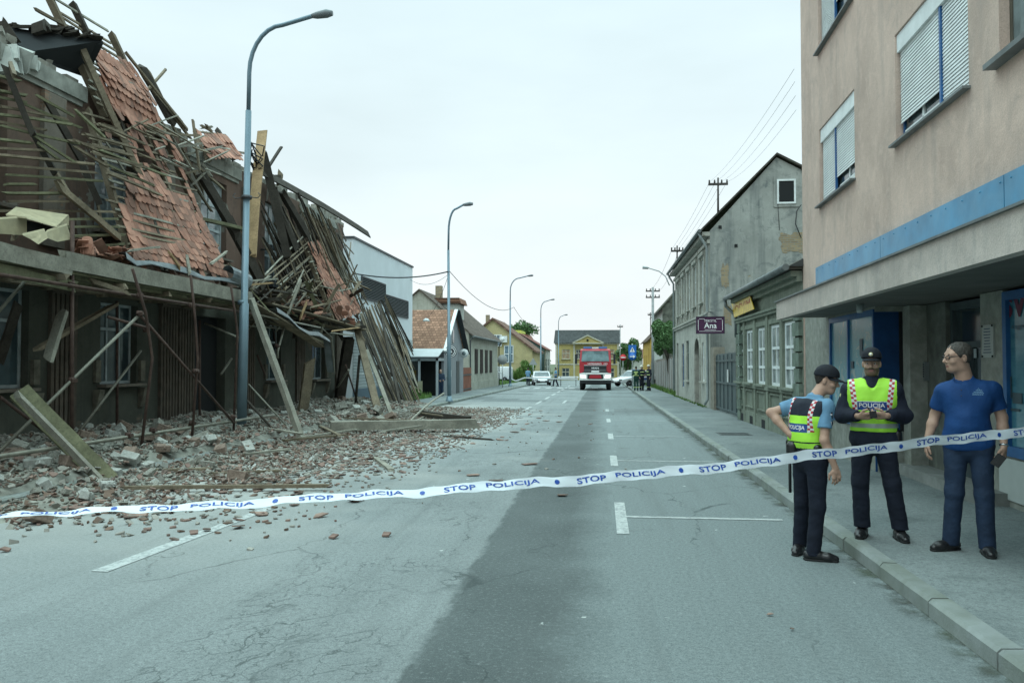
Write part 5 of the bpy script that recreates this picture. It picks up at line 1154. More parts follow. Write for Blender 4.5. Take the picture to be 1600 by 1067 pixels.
m.build('rubble_heap', DUST, None, 'dusty grey heap of crushed plaster and earth along the foot of the wrecked house', 'rubble', kind='stuff')
TMG = [M('dusty_tile_clay', (.215, .145, .12), .35, 5, .95, .3, 30), M('dusty_tile_clay_dull', (.17, .13, .11), .35, 5, .95, .3, 30), M('dusty_tile_clay_pale', (.27, .19, .155), .3, 5, .95, .3, 30)]
SH = TMG+[RUBC, M('dusty_shard', (.26, .25, .22), .3, 5, .95, .4, 30), M('brown_shard', (.15, .105, .08), .3, 5, .95, .4, 30)]
def top(x, y): return gz(y)+heap_h(x, y)+(.13 if x < -7.4 else 0)
def dens(x, y):
    e = -3.3+1.2*noise.noise(Vector((x*.4, y*.4, 9)))-(1.6 if y < 11 else 0)
    d = 1.0 if x < e-1.2 else math.exp(-(x-e+1.2)*.85)
    if y > 31: d *= max(0, 1-(y-31)/4)
    if y < 9.5: d *= max(0, (y-7.2)/2.3)
    cl = noise.noise(Vector((x*.9, y*.9, 3)))*.5+.5
    return d*(.25+1.1*cl)
def shard(m, p, s, rnd, flat=True):
    n = rnd.choice((4, 4, 5)); a0 = rnd.uniform(0, 6.28); th = rnd.uniform(.012, .02)
    q = Matrix.Rotation(rnd.gauss(0, .18 if flat else .5), 3, 'X')@Matrix.Rotation(rnd.gauss(0, .18 if flat else .5), 3, 'Y')
    pts = [p+q@Vector((math.cos(a0+6.283*k/n+rnd.uniform(-.3, .3))*s*rnd.uniform(.6, 1), math.sin(a0+6.283*k/n+rnd.uniform(-.3, .3))*s*rnd.uniform(.6, 1), 0)) for k in range(n)]
    m.prism(pts, q@Vector((0, 0, th)))
m = MB(); c = 0
while c < 21000:
    x = rnd.uniform(-10.1, .5) if rnd.random() < .15 else rnd.uniform(-10.1, -3.0); y = rnd.uniform(7, 35)
    d = dens(x, y)
    if rnd.random() > d: continue
    if x > -3.0 and rnd.random() < .4: continue
    s = rnd.uniform(.02, .085)*rnd.choice((.5, .8, 1, 1)) if x < -4 else rnd.uniform(.012, .05)
    m.mi = rnd.choices(range(6), (1.6, 3.2, 1.6, 3.5, 6.5, 3.5) if x > -8 else (.6, 1.4, .3, 6, 6, 2))[0]
    shard(m, Vector((x, y, top(x, y)+.002+rnd.random()*.055*min(1, d)*(x < -4.8))), s, rnd, x > -5); c += 1
m.mi = 0; m.build('tile_litter', SH, None, 'thick litter of broken clay tile and plaster shards spread over the left lane', 'tile litter', kind='stuff')
# larger pieces, each a thing: masonry blocks
def variants(fn, n, name, mats): 
    r = []
    for k in range(n): m = MB(); fn(m, k); r.append(m.mesh(name, mats))
    return r
BLK = [RUBC, M('pale_block', (.36, .37, .34), .25, 4, .95, .6, 25), M('brick_block', (.23, .175, .14), .3, 5, .95, .6, 25)]
bvar = []
for k in range(9):
    m = MB(); m.rock((0, 0, .55), 1, 0, (rnd.uniform(.8, 1.2), rnd.uniform(.5, .8), rnd.uniform(.35, .6)), .22)
    for q in range(3): m.rock((rnd.uniform(-.5, .5), rnd.uniform(-.3, .3), .5), .5, rnd.uniform(0, 3), (1, .8, .7), .4)
    me = m.mesh('masonry_block', [BLK[k % 3 if k != 8 else 0]])
    bm = bmesh.new(); bm.from_mesh(me); bmesh.ops.bevel(bm, geom=bm.edges[:], offset=.05, segments=1, affect='EDGES'); bm.to_mesh(me); bm.free(); bvar.append(me)
def blk_at(x, y, s, lab=None, grp='masonry blocks fallen at the foot of the wrecked house'):
    o = link('masonry_block', rnd.choice(bvar)); o.location = (x, y, top(x, y)-.03*s); o.rotation_euler = (rnd.uniform(-.3, .3), rnd.uniform(-.3, .3), rnd.uniform(0, 6)); o.scale = (s, s, s)
    _tag(o, lab or 'grey broken masonry block in the heap at the foot of the wrecked house', 'masonry block', grp if not lab else None)
for i in range(150):
    y = rnd.uniform(9.3, 15.5) if i < 100 else rnd.uniform(15, 31); x = rnd.uniform(-10, -6.9 if y > 11 else -6.2)
    blk_at(x, y, rnd.uniform(.05, .14) if i > 30 else rnd.uniform(.10, .19))
for i in range(26):
    p = PG(rnd.uniform(470, 640), rnd.uniform(648, 672)); blk_at(p.x, p.y, rnd.uniform(.1, .22))
for (px, py, s, lab) in ((372, 752, .16, 'pale squared masonry block on the tile litter left of the centre'), (56, 818, .14, 'pale plaster lump lying in front of the rubble under the tape at the left'), (552, 784, .10, 'dark stone lying on the road just under the tape'), (600, 723, .09, 'reddish block on the road beyond the tape at the centre left'), (325, 734, .12, 'masonry block sitting halfway into the tile litter')):
    p = PG(px, py); blk_at(p.x, p.y, s, lab)
# tile fragments one can count on the road
tvar = []
for k in range(8):
    m = MB(); m.mi = k % 3
    if k < 3: tile_poly(m, Vector((0, -.15, .01)), Vector((0, 1, 0)), Vector((1, 0, 0)), Z3, rnd.uniform(.2, .34), .16, rnd, k % 3)
    else: m.mi = k % 3; shard(m, Vector((0, 0, .008)), rnd.uniform(.07, .13), rnd)
    tvar.append(m.mesh('broken_roof_tile', TMG))
cnt = 0
while cnt < 240:
    r_ = rnd.random()
    if r_ < .6: x = rnd.uniform(-6.5, -3); y = rnd.uniform(8.6, 20)
    else: x = rnd.uniform(-4.5, 0); y = rnd.uniform(9, 33)
    if rnd.random() > dens(x, y)*1.5+.03: continue
    o = link('broken_roof_tile', rnd.choice(tvar)); o.location = (x, y, top(x, y)+.004); o.rotation_euler = (rnd.gauss(0, .03), rnd.gauss(0, .03), rnd.uniform(0, 6)); s = rnd.uniform(.6, 1.0); o.scale = (s, s, s)
    _tag(o, 'broken clay roof tile lying on the road in the litter from the roof', 'roof tile', 'broken roof tiles on the road'); cnt += 1
for (px, py, lab) in ((302, 835, 'tile fragment on the painted line, left one'), (323, 830, 'tile fragment on the painted line, right one'), (521, 841, 'brick red tile shard alone on the open road left of centre'), (603, 838, 'small brick red shard alone on the road just left of the cracks'), (372, 825, 'tile shard lying right of the painted line under the tape'), (500, 808, 'flat red tile piece under the tape near the dot'), (8, 862, 'red tile scrap at the left edge of the road'), (1203, 962, 'small crushed heap of brick red crumbs on the road left of the kerb'), (1238, 985, 'tiny red brick crumb on the road beside the kerb shade')):
    p = PG(px, py); o = link('broken_roof_tile', tvar[3+hash(lab) % 5 if False else 3+len(lab) % 5]); o.location = (p.x, p.y, .012); o.rotation_euler = (0, 0, px); s = .9 if py < 900 else .25; o.scale = (s, s*.7, s); _tag(o, lab, 'roof tile')
# loose tiles lying on the deck
tvo = []
for k in range(3): m = MB(); tile_poly(m, Vector((0, -.15, .01)), Vector((0, 1, 0)), Vector((1, 0, 0)), Z3, .25+.04*k, .165, rnd, k); tvo.append(m.mesh('loose_roof_tile', TM))
for i in range(46):
    f = rnd.random(); p = PX(118+f*85+rnd.uniform(-3, 3), 383+f*20+rnd.uniform(-8, 8), rnd.uniform(-9.0, -8.6)); o = link('loose_roof_tile', tvo[rnd.randrange(3)]); o.location = p; o.rotation_euler = (rnd.gauss(0, .6), rnd.gauss(0, .5), rnd.uniform(0, 6)); _tag(o, 'loose orange roof tile piled on the scaffold deck right of the first post', 'roof tile', 'loose tiles on the scaffold deck')
for i in range(60):
    f = rnd.random(); p = PX(440+f*120, 478+f*22+rnd.uniform(-14, 12), rnd.uniform(-9.5, -8.7)); o = link('loose_roof_tile', tvo[rnd.randrange(3)]); o.location = p; o.rotation_euler = (rnd.gauss(0, .8), rnd.gauss(0, .8), rnd.uniform(0, 6)); o.scale = (1.2, 1.2, 1.2); _tag(o, 'loose red roof tile jumbled in the tangle right of the lamp post', 'roof tile', 'loose tiles in the tangle')
# ================= left side beyond the ruin =================
MWH = M('modern_white_render', (.60, .65, .68), .06, .8, .7, .08, 60, dirt=(.48, .53, .55), dscale=.6, damt=.4); MGR = M('modern_grey_base', (.26, .30, .32), .1, 2, .6, .1)
LOUV = plain('louvre_metal', (.055, .06, .065), .5, .3)
SLG = plain('louvre_grey', (.20, .22, .23), .5); wx = -11.0; wy0, wy1 = 34.4, 45.6; wz = 7.35
wb = thing('modern_building', 'white modern flat roofed building with dark louvre windows behind the wreck', 'building', (wx, 40, gz(40)))
m = MB()
m.quad((wx, wy0, 3.1), (wx, wy1, 3.1), (wx, wy1, wz), (wx, wy0, wz)); m.quad((-19, wy0, -.6), (wx, wy0, -.6), (wx, wy0, wz), (-19, wy0, wz)); m.quad((wx, wy1, -.6), (-19, wy1, -.6), (-19, wy1, wz), (wx, wy1, wz)); m.quad((-19, wy0, wz), (wx, wy0, wz), (wx, wy1, wz), (-19, wy1, wz)); m.quad((-19, wy1, -.6), (-19, wy0, -.6), (-19, wy0, wz), (-19, wy1, wz))
m.build('upper_wall', MWH, wb)
m = MB(); m.box((-19.05, wy0-.06, wz), (wx+.06, wy1+.06, wz+.09)); m.build('roof_edge', LOUV, wb)
for (y0, y1, z0, z1) in ((35.6, 39.6, 4.8, 5.75), (39.7, 44.4, 4.35, 5.25)):
    f = MB()
    for (a, b, c, d) in ((y0, y1, z0-.05, z0), (y0, y1, z1, z1+.05), (y0-.05, y0, z0-.05, z1+.05), (y1, y1+.05, z0-.05, z1+.05)): f.box((wx, a, c), (wx+.06, b, d))
    fo = f.build('louvre_window', LOUV, wb); m = MB(); m.box((wx+.001, y0, z0), (wx+.012, y1, z1)); m.build('pane', DARKIN, fo)
    m = MB(); z = z0+.03
    while z < z1: m.frame(((wx+.035), (y0+y1)/2, z), (.022, 0, -.012), (0, (y1-y0)/2, 0), (.002, 0, .004)); z += .075
    m.build('louvre', SLG, fo)
SID = NT('horizontal_siding'); w_ = SID.n('TexWave', wave_type='BANDS', bands_direction='Z'); SID.l(SID.co(), w_.inputs[0]); w_.inputs['Scale'].default_value = 2.2
SID.bump(w_.outputs[1], .4, .02); SID = SID.done(SID.mix(SID.ramp(w_.outputs[1], [(0, 1.0), (.12, 0.0)]), (.36, .41, .42), (.18, .21, .22)), .6)
m = MB(); wall_open(m, (wx+.02, wy0, .62), Y3, X3, wy1-wy0, 2.48, [(4.5, 5.4, 0.4, 1.9), (7.0, 8.0, -.02, 1.9)], .1); m.build('siding', SID, wb)
for q in ((4.5, 5.4, 1.02, 2.52), (7.0, 8.0, .62, 2.5)): window(wb, (wx+.02, wy0, 0), Y3, X3, q, (WHITE, GLASS, WHITE), .09, 1, (), .08)
m = MB(); m.box((wx, wy0, -.7), (wx+.05, wy1, .62)); m.build('plinth', plain('blue_grey_plinth', (.10, .15, .19), .7), wb)
m = MB(); z = 1.25; y = wy0+.5
for k in range(26): y2 = y+random.uniform(.08, .2); m.box((wx+.022, y, z), (wx+.03, y2, z+.09)); y = y2+.06
m.build('lettering', WHITE, wb)
YF = M('yellow_fence_board', (.42, .30, .10), .25, 2)
yf = thing('yellow_fence', 'low ochre yellow board fence behind the batten curtain', 'fence', (-10.6, 45.7, gz(45))); m = MB()
for k in range(14): m.box((-13.6+k*.2, 45.8, -.5), (-13.42+k*.2, 45.84, 1.35))
m.build('board', YF, yf); 
# small grey gabled house with glazed porch
HX = -9.2; hy0, hy1 = 46.0, 52.6; hz = -.45; he = PX(693, 545, HX).z; ap = PX(710, 487.6, HX)
GGR = M('grey_modern_render', (.235, .25, .265), .08, 1, .8, .1, 50, dirt=(.19, .2, .21), dscale=.8); ORT = tiles('orange_roof_tiles', (.30, .17, .115), .22, .16, 'x', .4)
gb = thing('small_gabled_house', 'small grey gabled house with orange tile roof and a glazed porch', 'house', (HX, 49, gz(49)))
m = MB(); m.add([(HX, hy0, hz), (HX, hy1, hz), (HX, hy1, he), (HX, ap.y, ap.z), (HX, hy0, he)], [(0, 1, 2, 3, 4)]); m.quad((-16, hy0, hz), (HX, hy0, hz), (HX, hy0, he), (-16, hy0, he)); m.quad((HX, hy1, hz), (-16, hy1, hz), (-16, hy1, he), (HX, hy1, he)); m.build('wall', GGR, gb)
s_ = (ap.z-he)/(ap.y-hy0); e = .35; m = MB(); m.prism([(HX+.05, hy0-e, he-s_*e+.03), (HX+.05, ap.y, ap.z+.03), (HX+.05, ap.y, ap.z+.15), (HX+.05, hy0-e, he-s_*e+.15)], (-7, 0, 0)); m.build('roof', ORT, gb)
s2 = (ap.z-he)/(hy1-ap.y); m = MB(); m.prism([(HX+.05, hy1+.4, he-s2*.4+.03), (HX+.05, ap.y+.004, ap.z+.03), (HX+.05, ap.y+.004, ap.z+.15), (HX+.05, hy1+.4, he-s2*.4+.15)], (-7, 0, 0)); m.build('roof', ORT, gb)
m = MB(); m.beam((HX+.2, hy1+.42, he-s2*.42+.08), (HX+.2, ap.y, ap.z+.12), .34, .07); m.build('verge_board', plain('dark_verge', (.03, .035, .04), .6), gb)
m = MB(); m.beam((HX+.12, hy0-e, he-s_*e+.1), (HX+.12, ap.y, ap.z+.13), .2, .1); m.build('verge_board', WHITE, gb)
m = MB(); m.tube([(-16, hy0-e-.05, he-s_*e+.02), (HX+.1, hy0-e-.05, he-s_*e+.02)], .07, 8); m.build('gutter', LOUV, gb)
m = MB(); m.box((HX, 50.0, hz), (HX+.03, 51.0, 1.9)); m.build('door', plain('grey_door', (.045, .055, .06), .5), gb)
m = MB(); m.box((HX, 48.6, 3.0), (HX+.03, 49.1, 3.95)); m.build('attic_slit_window', GLASS, gb)
m = MB(); m.box((HX, 46.9, .95), (HX+.2, 47.3, 1.35)); m.build('letter_box', WHITE, gb)
c = PY(704.5, 549, 45.8); rs = thing('round_sign', 'round black and white emblem sign on the grey gable', 'sign', c)
m = MB(); m.lathe(c, [(.36, 0), (.36, .05)], 28, (0, 1, 0)); m.build('board', plain('sign_black', (.03, .03, .035), .5), rs); m = MB(); m.box((HX-.02, 45.81, c.z-.03), (c.x, 45.84, c.z+.03)); m.build('bracket', LOUV, rs); m = MB()
for r0, r1 in ((.29, .33), (.19, .24)):
    for k in range(28):
        a0, a1 = k*math.pi/14, (k+1)*math.pi/14; P = lambda r, a: c+Vector((r*math.cos(a), -.006, r*math.sin(a))); m.quad(P(r0, a0), P(r1, a0), P(r1, a1), P(r0, a1))
m.prism([c+Vector((-.1, -.003, -.08)), c+Vector((.1, -.003, -.08)), c+Vector((0, -.003, .1))], (0, -.004, 0)); m.build('emblem', SWH, rs)
c = PX(725, 552, HX+.35); ls = thing('light_box_sign', 'small white projecting sign box beside the grey gable', 'sign', c)
m = MB(); m.lathe(c-Y3*.05, [(.30, 0), (.30, .1)], 8, (0, 1, 0)); m.build('box', SWH, ls); m = MB(); m.beam(c, (HX, c.y, c.z), .03, .03); m.build('bracket', LOUV, ls); m = MB(); m.lathe(c-Y3*.06, [(.13, 0), (.13, .005)], 16, (0, 1, 0)); m.build('emblem', plain('emblem_grey', (.16, .2, .21), .5), ls)
# porch in front of the small house
px0 = -12.0; pf = 44.3; PG_ = M('porch_grey', (.34, .38, .40), .08, 3, .5, .05)
po = thing('glazed_porch', 'white framed glazed porch with sloping roof beside the small grey house', 'porch', ((px0+HX)/2, 45.2, gz(45)))
m = MB()
for x in (px0, -10.9, -10.35, HX-.12): m.box((x, pf, hz), (x+.12, pf+.12, 2.0))
m.box((px0, pf, 1.9), (HX, pf+.12, 2.06)); m.box((px0, pf+.02, hz), (-10.9, pf+.1, .75)); m.box((HX-.12, pf, 1.9), (HX, hy0, 2.06)); m.build('frame', PG_, po)
m = MB(); m.box((px0+.12, pf+.04, .75), (-10.9, pf+.06, 1.9)); m.build('pane', glass('porch_glass', (.05, .08, .10), .1, (.12, .16, .18)), po)
m = MB(); m.prism([(px0-.1, pf-.2, 2.10), (HX+.05, pf-.2, 2.10), (HX+.05, hy0, 2.62), (px0-.1, hy0, 2.62)], (0, 0, .05)); m.build('porch_roof', M('porch_roof_sheet', (.42, .46, .47), .1, 2, .4), po)
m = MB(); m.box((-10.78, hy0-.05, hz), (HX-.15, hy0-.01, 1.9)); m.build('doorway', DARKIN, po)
gf = thing('yard_fence', 'low mesh fence with a yellowish gate in front of the glazed porch', 'fence', (-10.9, 43.2, gz(43))); m = MB()
for k in range(8): m.box((-12.2+k*.22, 43.2, -.35), (-12.17+k*.22, 43.24, .8))
for z in (-.2, .1, .4, .78): m.box((-12.2, 43.195, z), (-10.6, 43.245, z+.03))
m.build('mesh_panel', PG_, gf); m = MB(); m.box((-10.5, 43.2, -.3), (-9.85, 43.25, .78)); m.build('gate_leaf', M('yellowish_gate', (.33, .32, .22), .2, 3), gf)
# hanging street lamp on a wire
c = PX(642, 501, -9.8); c = PY(666, 502, 42.0); hl = thing('hanging_lamp', 'small lamp hanging from the wire in front of the orange roof', 'lamp', c)
m = MB(); m.lathe(c, [(.05, .16), (.12, .12), (.2, .02), (.16, 0)], 12); m.build('shade', WHITE, hl)
# house with dark shutters
h3 = house('shuttered_house', 'cream old house with four dark shutters and a tiled dormer', -9.6, 57.3, 73.5, -1, 3.95, 3.7, 7.1, 7.4, (plaster('cream_old_render', (.44, .44, .38), (.24, .25, .2), None, streak=.6), tiles('grey_brown_roof', (.14, .115, .095), .2, .15, 'y', .5)), side=-1)
SHB = wood('dark_shutter_wood', (.055, .045, .04)); CR = plaster('stained_cream_render', (.40, .41, .35), (.22, .23, .18), None, streak=.7)
opz = [(2.6+k*2.7, 3.9+k*2.7, .95, 2.85) for k in range(4)]; m = MB(); wall_open(m, (-9.6, 57.3, -1), Y3, X3, 16.2, 4.95, [(a, b, c+1, d+1) for a, b, c, d in opz], .1); m.build('front_wall', CR, h3)
for a, b, c, d in opz:
    m = MB()
    for (u0, u1) in ((a-.02, (a+b)/2-.01), ((a+b)/2+.01, b+.02)):
        m.box((-9.6, 57.3+u0, c), (-9.55, 57.3+u1, d))
        z = c+.1
        while z < d-.1: m.box((-9.55, 57.3+u0+.06, z), (-9.54, 57.3+u1-.06, z+.03)); z += .07
    m.build('shutter', SHB, h3)
m = MB(); m.box((-9.6, 57.3, -1), (-9.52, 73.5, .35)); m.build('plinth', CR, h3)
gutter(h3, -9.25, 57.1, 73.8, 3.7); m = MB(); m.tube([(-9.25, 73.6, 3.7), (-9.5, 73.6, 3.3), (-9.5, 73.6, -.4)], .06, 6); m.tube([(-9.25, 57.3, 3.7), (-9.5, 57.3, 3.4), (-9.5, 57.3, -.3)], .05, 6); m.build('drain_pipe', LOUV, h3)
m = MB(); dx = -10.9; m.prism([(dx, 60, 5.0), (dx, 62.6, 5.0), (dx, 62.6, 6.3), (dx, 60, 6.3)], (-2.6, 0, 0)); m.build('dormer', PALE, h3); m = MB(); m.prism([(dx+.25, 59.8, 6.32), (dx+.25, 62.8, 6.32), (dx+.1, 62.8, 6.75), (dx+.1, 59.8, 6.75)], (-3, 0, 0)); m.build('dormer_roof', tiles('dormer_tile', (.28, .15, .10), .2, .15, 'y', .4), h3)
m = MB(); m.box((-13.1, 62, 6.5), (-12.6, 62.5, 7.9)); m.build('chimney', BRK, h3)
wg = thing('wooden_gate', 'red brown wooden gate between the grey gable and the cream house', 'gate', (-9.5, 55, gz(55))); m = MB()
for k in range(18): m.box((-9.45, 52.9+k*.24, -.45), (-9.42, 53.12+k*.24, 1.45))
m.build('gate_board', M('red_brown_boards', (.22, .085, .055), .3, 3), wg); m = MB(); m.box((-9.42, 52.9, .9), (-9.39, 57.2, 1.0)); m.box((-9.42, 52.9, -.1), (-9.39, 57.2, 0)); m.build('gate_rail', LOUV, wg)
# yellow house with its gable towards the camera
CRE = plaster('yellow_cream_render', (.50, .44, .24), (.36, .33, .22), None, streak=.35)
a_ = PY(770, 500, 100); el, er = PY(732, 535, 100), PY(832, 547, 100)
yh = thing('yellow_gabled_house', 'pale yellow house with gable towards the street and a wall air conditioner', 'house', (a_.x, 100, gz(100)))
m = MB(); m.add([(el.x-.5, 100, -1.5), (er.x, 100, -1.5), (er.x, 100, er.z), (a_.x, 100, a_.z), (el.x-.5, 100, el.z)], [(0, 1, 2, 3, 4)]); m.quad((er.x, 100, -1.5), (er.x, 112, -1.5), (er.x, 112, er.z), (er.x, 100, er.z)); m.build('wall', CRE, yh)
m = MB(); m.prism([a_+Vector((0, -.3, 0)), er+Vector((.5, -.3, -.35)), er+Vector((.5, -.3, -.1)), a_+Vector((0, -.3, .3))], (0, 13, 0)); m.prism([a_+Vector((-.01, -.3, 0)), el+Vector((-.8, -.3, -.2)), el+Vector((-.8, -.3, .05)), a_+Vector((-.01, -.3, .3))], (0, 13, 0)); m.build('roof', tiles('old_red_roof', (.20, .12, .09), .25, .18, 'y', .5), yh)
for (px, py, w_, h_) in ((776, 532, 1.3, 1.5), (795, 553, 1.2, 2.2)):
    p = PY(px, py, 100); window(yh, (p.x-w_/2, 99.98, 0), X3, -Y3, (0, w_, p.z-h_/2, p.z+h_/2), (WHITE, glass('blue_grey_glass', (.08, .12, .15)), CRE), -.05, 2, (.5,), .1)
p = PY(788, 530, 100); m = MB(); m.box((p.x-.55, 99.5, p.z-.4), (p.x+.4, 99.95, p.z+.4)); m.lathe((p.x-.15, 99.48, p.z), [(.28, 0), (.28, .03)], 14, (0, 1, 0)); m.build('air_conditioner', WHITE, yh)
m = MB(); m.box((a_.x-1.5, 104, a_.z-1), (a_.x-1, 104.5, a_.z+.9)); m.build('chimney', BRK, yh)
# further row along the left
rows = ((-9.4, 90, 98.8, 3.6, 'white single storey row house right of the yellow gable', (.55, .57, .55), (.17, .12, .10)), )
h5 = house('row_house', 'white low row house with a peaked canopy beyond the yellow gable', -9.3, 112, 124, -2, 3.6, 4, 6.0, 8, (PALE, ROOFD), side=-1); front(h5, -9.3, 112, 124, -2, 3.6, [(2, 3.4, .5, 2.4), (6, 7.4, .5, 2.4), (9.5, 10.8, -.9, 2.2)], PALE, side=-1)
h6 = house('row_house', 'dark green fronted low house further up the left side', -9.0, 126, 140, -2.5, 4.0, 4, 6.4, 8, (plain('green_front', (.06, .10, .09), .7), tiles('red_far_roof', (.24, .11, .09), .25, .18, 'y', .4)), side=-1); front(h6, -9.0, 126, 140, -2.5, 4.0, [(2, 6, -1.2, 2.4), (8, 12, -1.2, 2.4)], PALE, side=-1)
lm = thing('lime_tower_house', 'lime green block with a red tiled roof peeping over the far houses', 'building', (-17, 135, -1)); p0, p1 = PY(802, 560, 135), PY(814, 516, 135); m = MB(); m.box((p0.x, 135, -2), (p1.x, 143, p1.z)); m.build('wall', M('lime_render', (.50, .55, .12), .1, 1), lm)
m = MB(); q0, q1 = PY(808, 530, 134), PY(834, 520, 134); m.prism([(q0.x, 134, q0.z-.6), (q1.x, 134, q0.z-.9), (q1.x-1, 134, q1.z-.3), (q0.x, 134, q1.z)], (0, 7, 0)); m.build('roof', tiles('red_tile_far', (.25, .12, .09), .3, .2, 'x', .4), lm)
tree('far_tree', 'round far tree behind the yellow gabled house', PY(800, 512, 150), (4.5, 4, 2.5), (PY(800, 512, 150).x, 150, -1), 2500, .3, 8)
# ---- yellow house closing the street ----
EY = 122.0; l0, r0 = PY(868, 597, EY), PY(967, 597, EY); ev = PY(900, 536, EY).z; rg = PY(900, 515.5, EY+3).z
YEL2 = plaster('old_yellow_render', (.48, .40, .16), (.33, .30, .17), None, streak=.35); TRIM = M('cream_trim', (.48, .47, .38), .15, 3)
eh = thing('yellow_end_house', 'yellow two storey house with a white pediment closing the street', 'house', ((l0.x+r0.x)/2, EY, gz(EY))); W_ = r0.x-l0.x; k_ = W_/99
def ex(px): return (px-868)*k_
zb = -1.9; wz0 = lambda py: PY(900, py, EY).z
ops = [(ex(878), ex(891), wz0(561), wz0(546)), (ex(878), ex(890), wz0(590), wz0(575)), (ex(900), ex(908), wz0(561), wz0(546)), (ex(925), ex(936), wz0(561), wz0(546)), (ex(947), ex(960), wz0(561), wz0(546)), (ex(947), ex(960), wz0(590), wz0(575))]
m = MB(); wall_open(m, (l0.x, EY, zb), X3, -Y3, W_, ev-zb, [(a, b, c-zb, d-zb) for a, b, c, d in ops], .2); m.quad((r0.x, EY, zb), (r0.x, EY+7, zb), (r0.x, EY+7, ev), (r0.x, EY, ev)); m.quad((l0.x, EY+7, zb), (l0.x, EY, zb), (l0.x, EY, ev), (l0.x, EY+7, ev)); m.build('wall', YEL2, eh)
for i, q in enumerate(ops): window(eh, (l0.x, EY, 0), X3, -Y3, q, (TRIM, M('tan_blind', (.33, .24, .16)) if i in (0, 4) else GLASS, TRIM), .1, 2, (.6,), .09, sill=.1)
m = MB(); m.prism([(l0.x-.25, EY-.35, ev), (l0.x-.25, EY+3.5, rg), (l0.x-.25, EY+7.2, ev)], (W_+.5, 0, 0)); m.build('roof', tiles('slate_dark_roof', (.06, .065, .065), .25, .18, 'x', .3), eh)
m = MB(); a, b, c = PY(895, 536, EY-.6), PY(943, 536, EY-.6), PY(918, 524.5, EY-.6); m.prism([a, b, c], (0, .9, 0)); m.build('pediment', YEL2, eh)
m = MB(); m.beam(a+Vector((-.1, -.05, 0)), c+Vector((0, -.05, .05)), .2, .16); m.beam(b+Vector((.1, -.05, 0)), c+Vector((0, -.05, .05)), .2, .16); m.beam(a+Vector((-.1, -.05, -.03)), b+Vector((.1, -.05, -.03)), .2, .16)
m.box((l0.x-.1, EY-.12, ev-.22), (r0.x+.1, EY-.02, ev-.04)); m.box((l0.x, EY-.08, wz0(570)), (r0.x, EY-.02, wz0(568)))
for px in (868, 896, 941, 964.5): m.box((l0.x+ex(px), EY-.1, zb), (l0.x+ex(px)+.28, EY-.021, ev-.22))
m.build('trim', TRIM, eh); m = MB(); m.lathe(PY(918, 531.5, EY-.64), [(.18, 0), (.18, .02)], 12, (0, -1, 0)); m.build('round_attic_window', DARKIN, eh)
tree('far_tree', 'dark far tree right of the yellow end house', PY(981, 556, 118), (2.3, 2.5, 2.6), (PY(981, 590, 118).x, 118, gz(118)), 2500, .22, 12)
h7 = thing('far_red_roof_house', 'far low house with dull red roof between the end house and the ochre house', 'house', PY(982, 590, 140)); a, b = PY(972, 560, 140), PY(1004, 545, 140)
m = MB(); m.box((a.x, 140, -2), (b.x, 147, a.z)); m.build('wall', PALE, h7); m = MB(); m.prism([(a.x-.4, 139.6, a.z), (a.x-.4, 143.5, b.z), (a.x-.4, 147.4, a.z)], (b.x-a.x+3, 0, 0)); m.build('roof', tiles('dull_red', (.16, .09, .08), .3, .2, 'x', .4), h7)
# distant tree belt that closes the gaps between the houses
m = MB(); rnd = random.Random(77)
for k in range(30):
    x = -75+k*5.2; foliage(m, (x+rnd.uniform(-1, 1), 175+rnd.uniform(-6, 10), 1.2+rnd.uniform(-.8, .6)), (4.2, 3, 3.2), 260, .7, rnd, 5)
m.build('tree_belt', LEAF, None, 'distant belt of trees closing the view beyond the cross street', 'trees', kind='stuff')
# overgrown grass and weeds
def weeds(m, x0, x1, y0, y1, n, h, rnd, base=0.0):
    for i in range(n):
        x, y = rnd.uniform(x0, x1), rnd.uniform(y0, y1); hh = h*rnd.uniform(.4, 1.1); a = rnd.uniform(0, 6.28); w2 = .02+.03*h; b = Vector((x, y, gz(y)+base)); t_ = b+Vector((rnd.gauss(0, .3)*hh, rnd.gauss(0, .3)*hh, hh)); s = Vector((math.cos(a), math.sin(a), 0))*w2
        m.add([b-s, b+s, t_], [(0, 1, 2)])
m = MB(); weeds(m, -12.5, -9.6, 75, 92, 4000, .3, rnd, .1); weeds(m, -14, -8.2, 97.5, 99.5, 2500, 1.5, rnd, .1); foliage(m, (-9.3, 98.5, .9), (1.2, .9, 1.2), 1500, .16, rnd, 8); m.build('tall_weeds', LEAF2, None, 'tall green weeds around the parked white van', 'weeds', kind='stuff')
m = MB(); weeds(m, -12.4, -9.2, 38, 43, 1600, .35, rnd, .13); foliage(m, (-9.9, 41.5, .15), (.5, .9, .4), 900, .07, rnd, 6); m.build('weeds', LEAF2, None, 'patch of green weeds at the foot of the porch fence', 'weeds', kind='stuff')
m = MB(); weeds(m, 4.2, 4.6, 47, 80, 900, .35, rnd, .13); weeds(m, 4.1, 4.3, 33, 47, 200, .12, rnd, .13); m.build('weeds', LEAF2, None, 'weeds along the foot of the pale garden wall', 'weeds', kind='stuff')
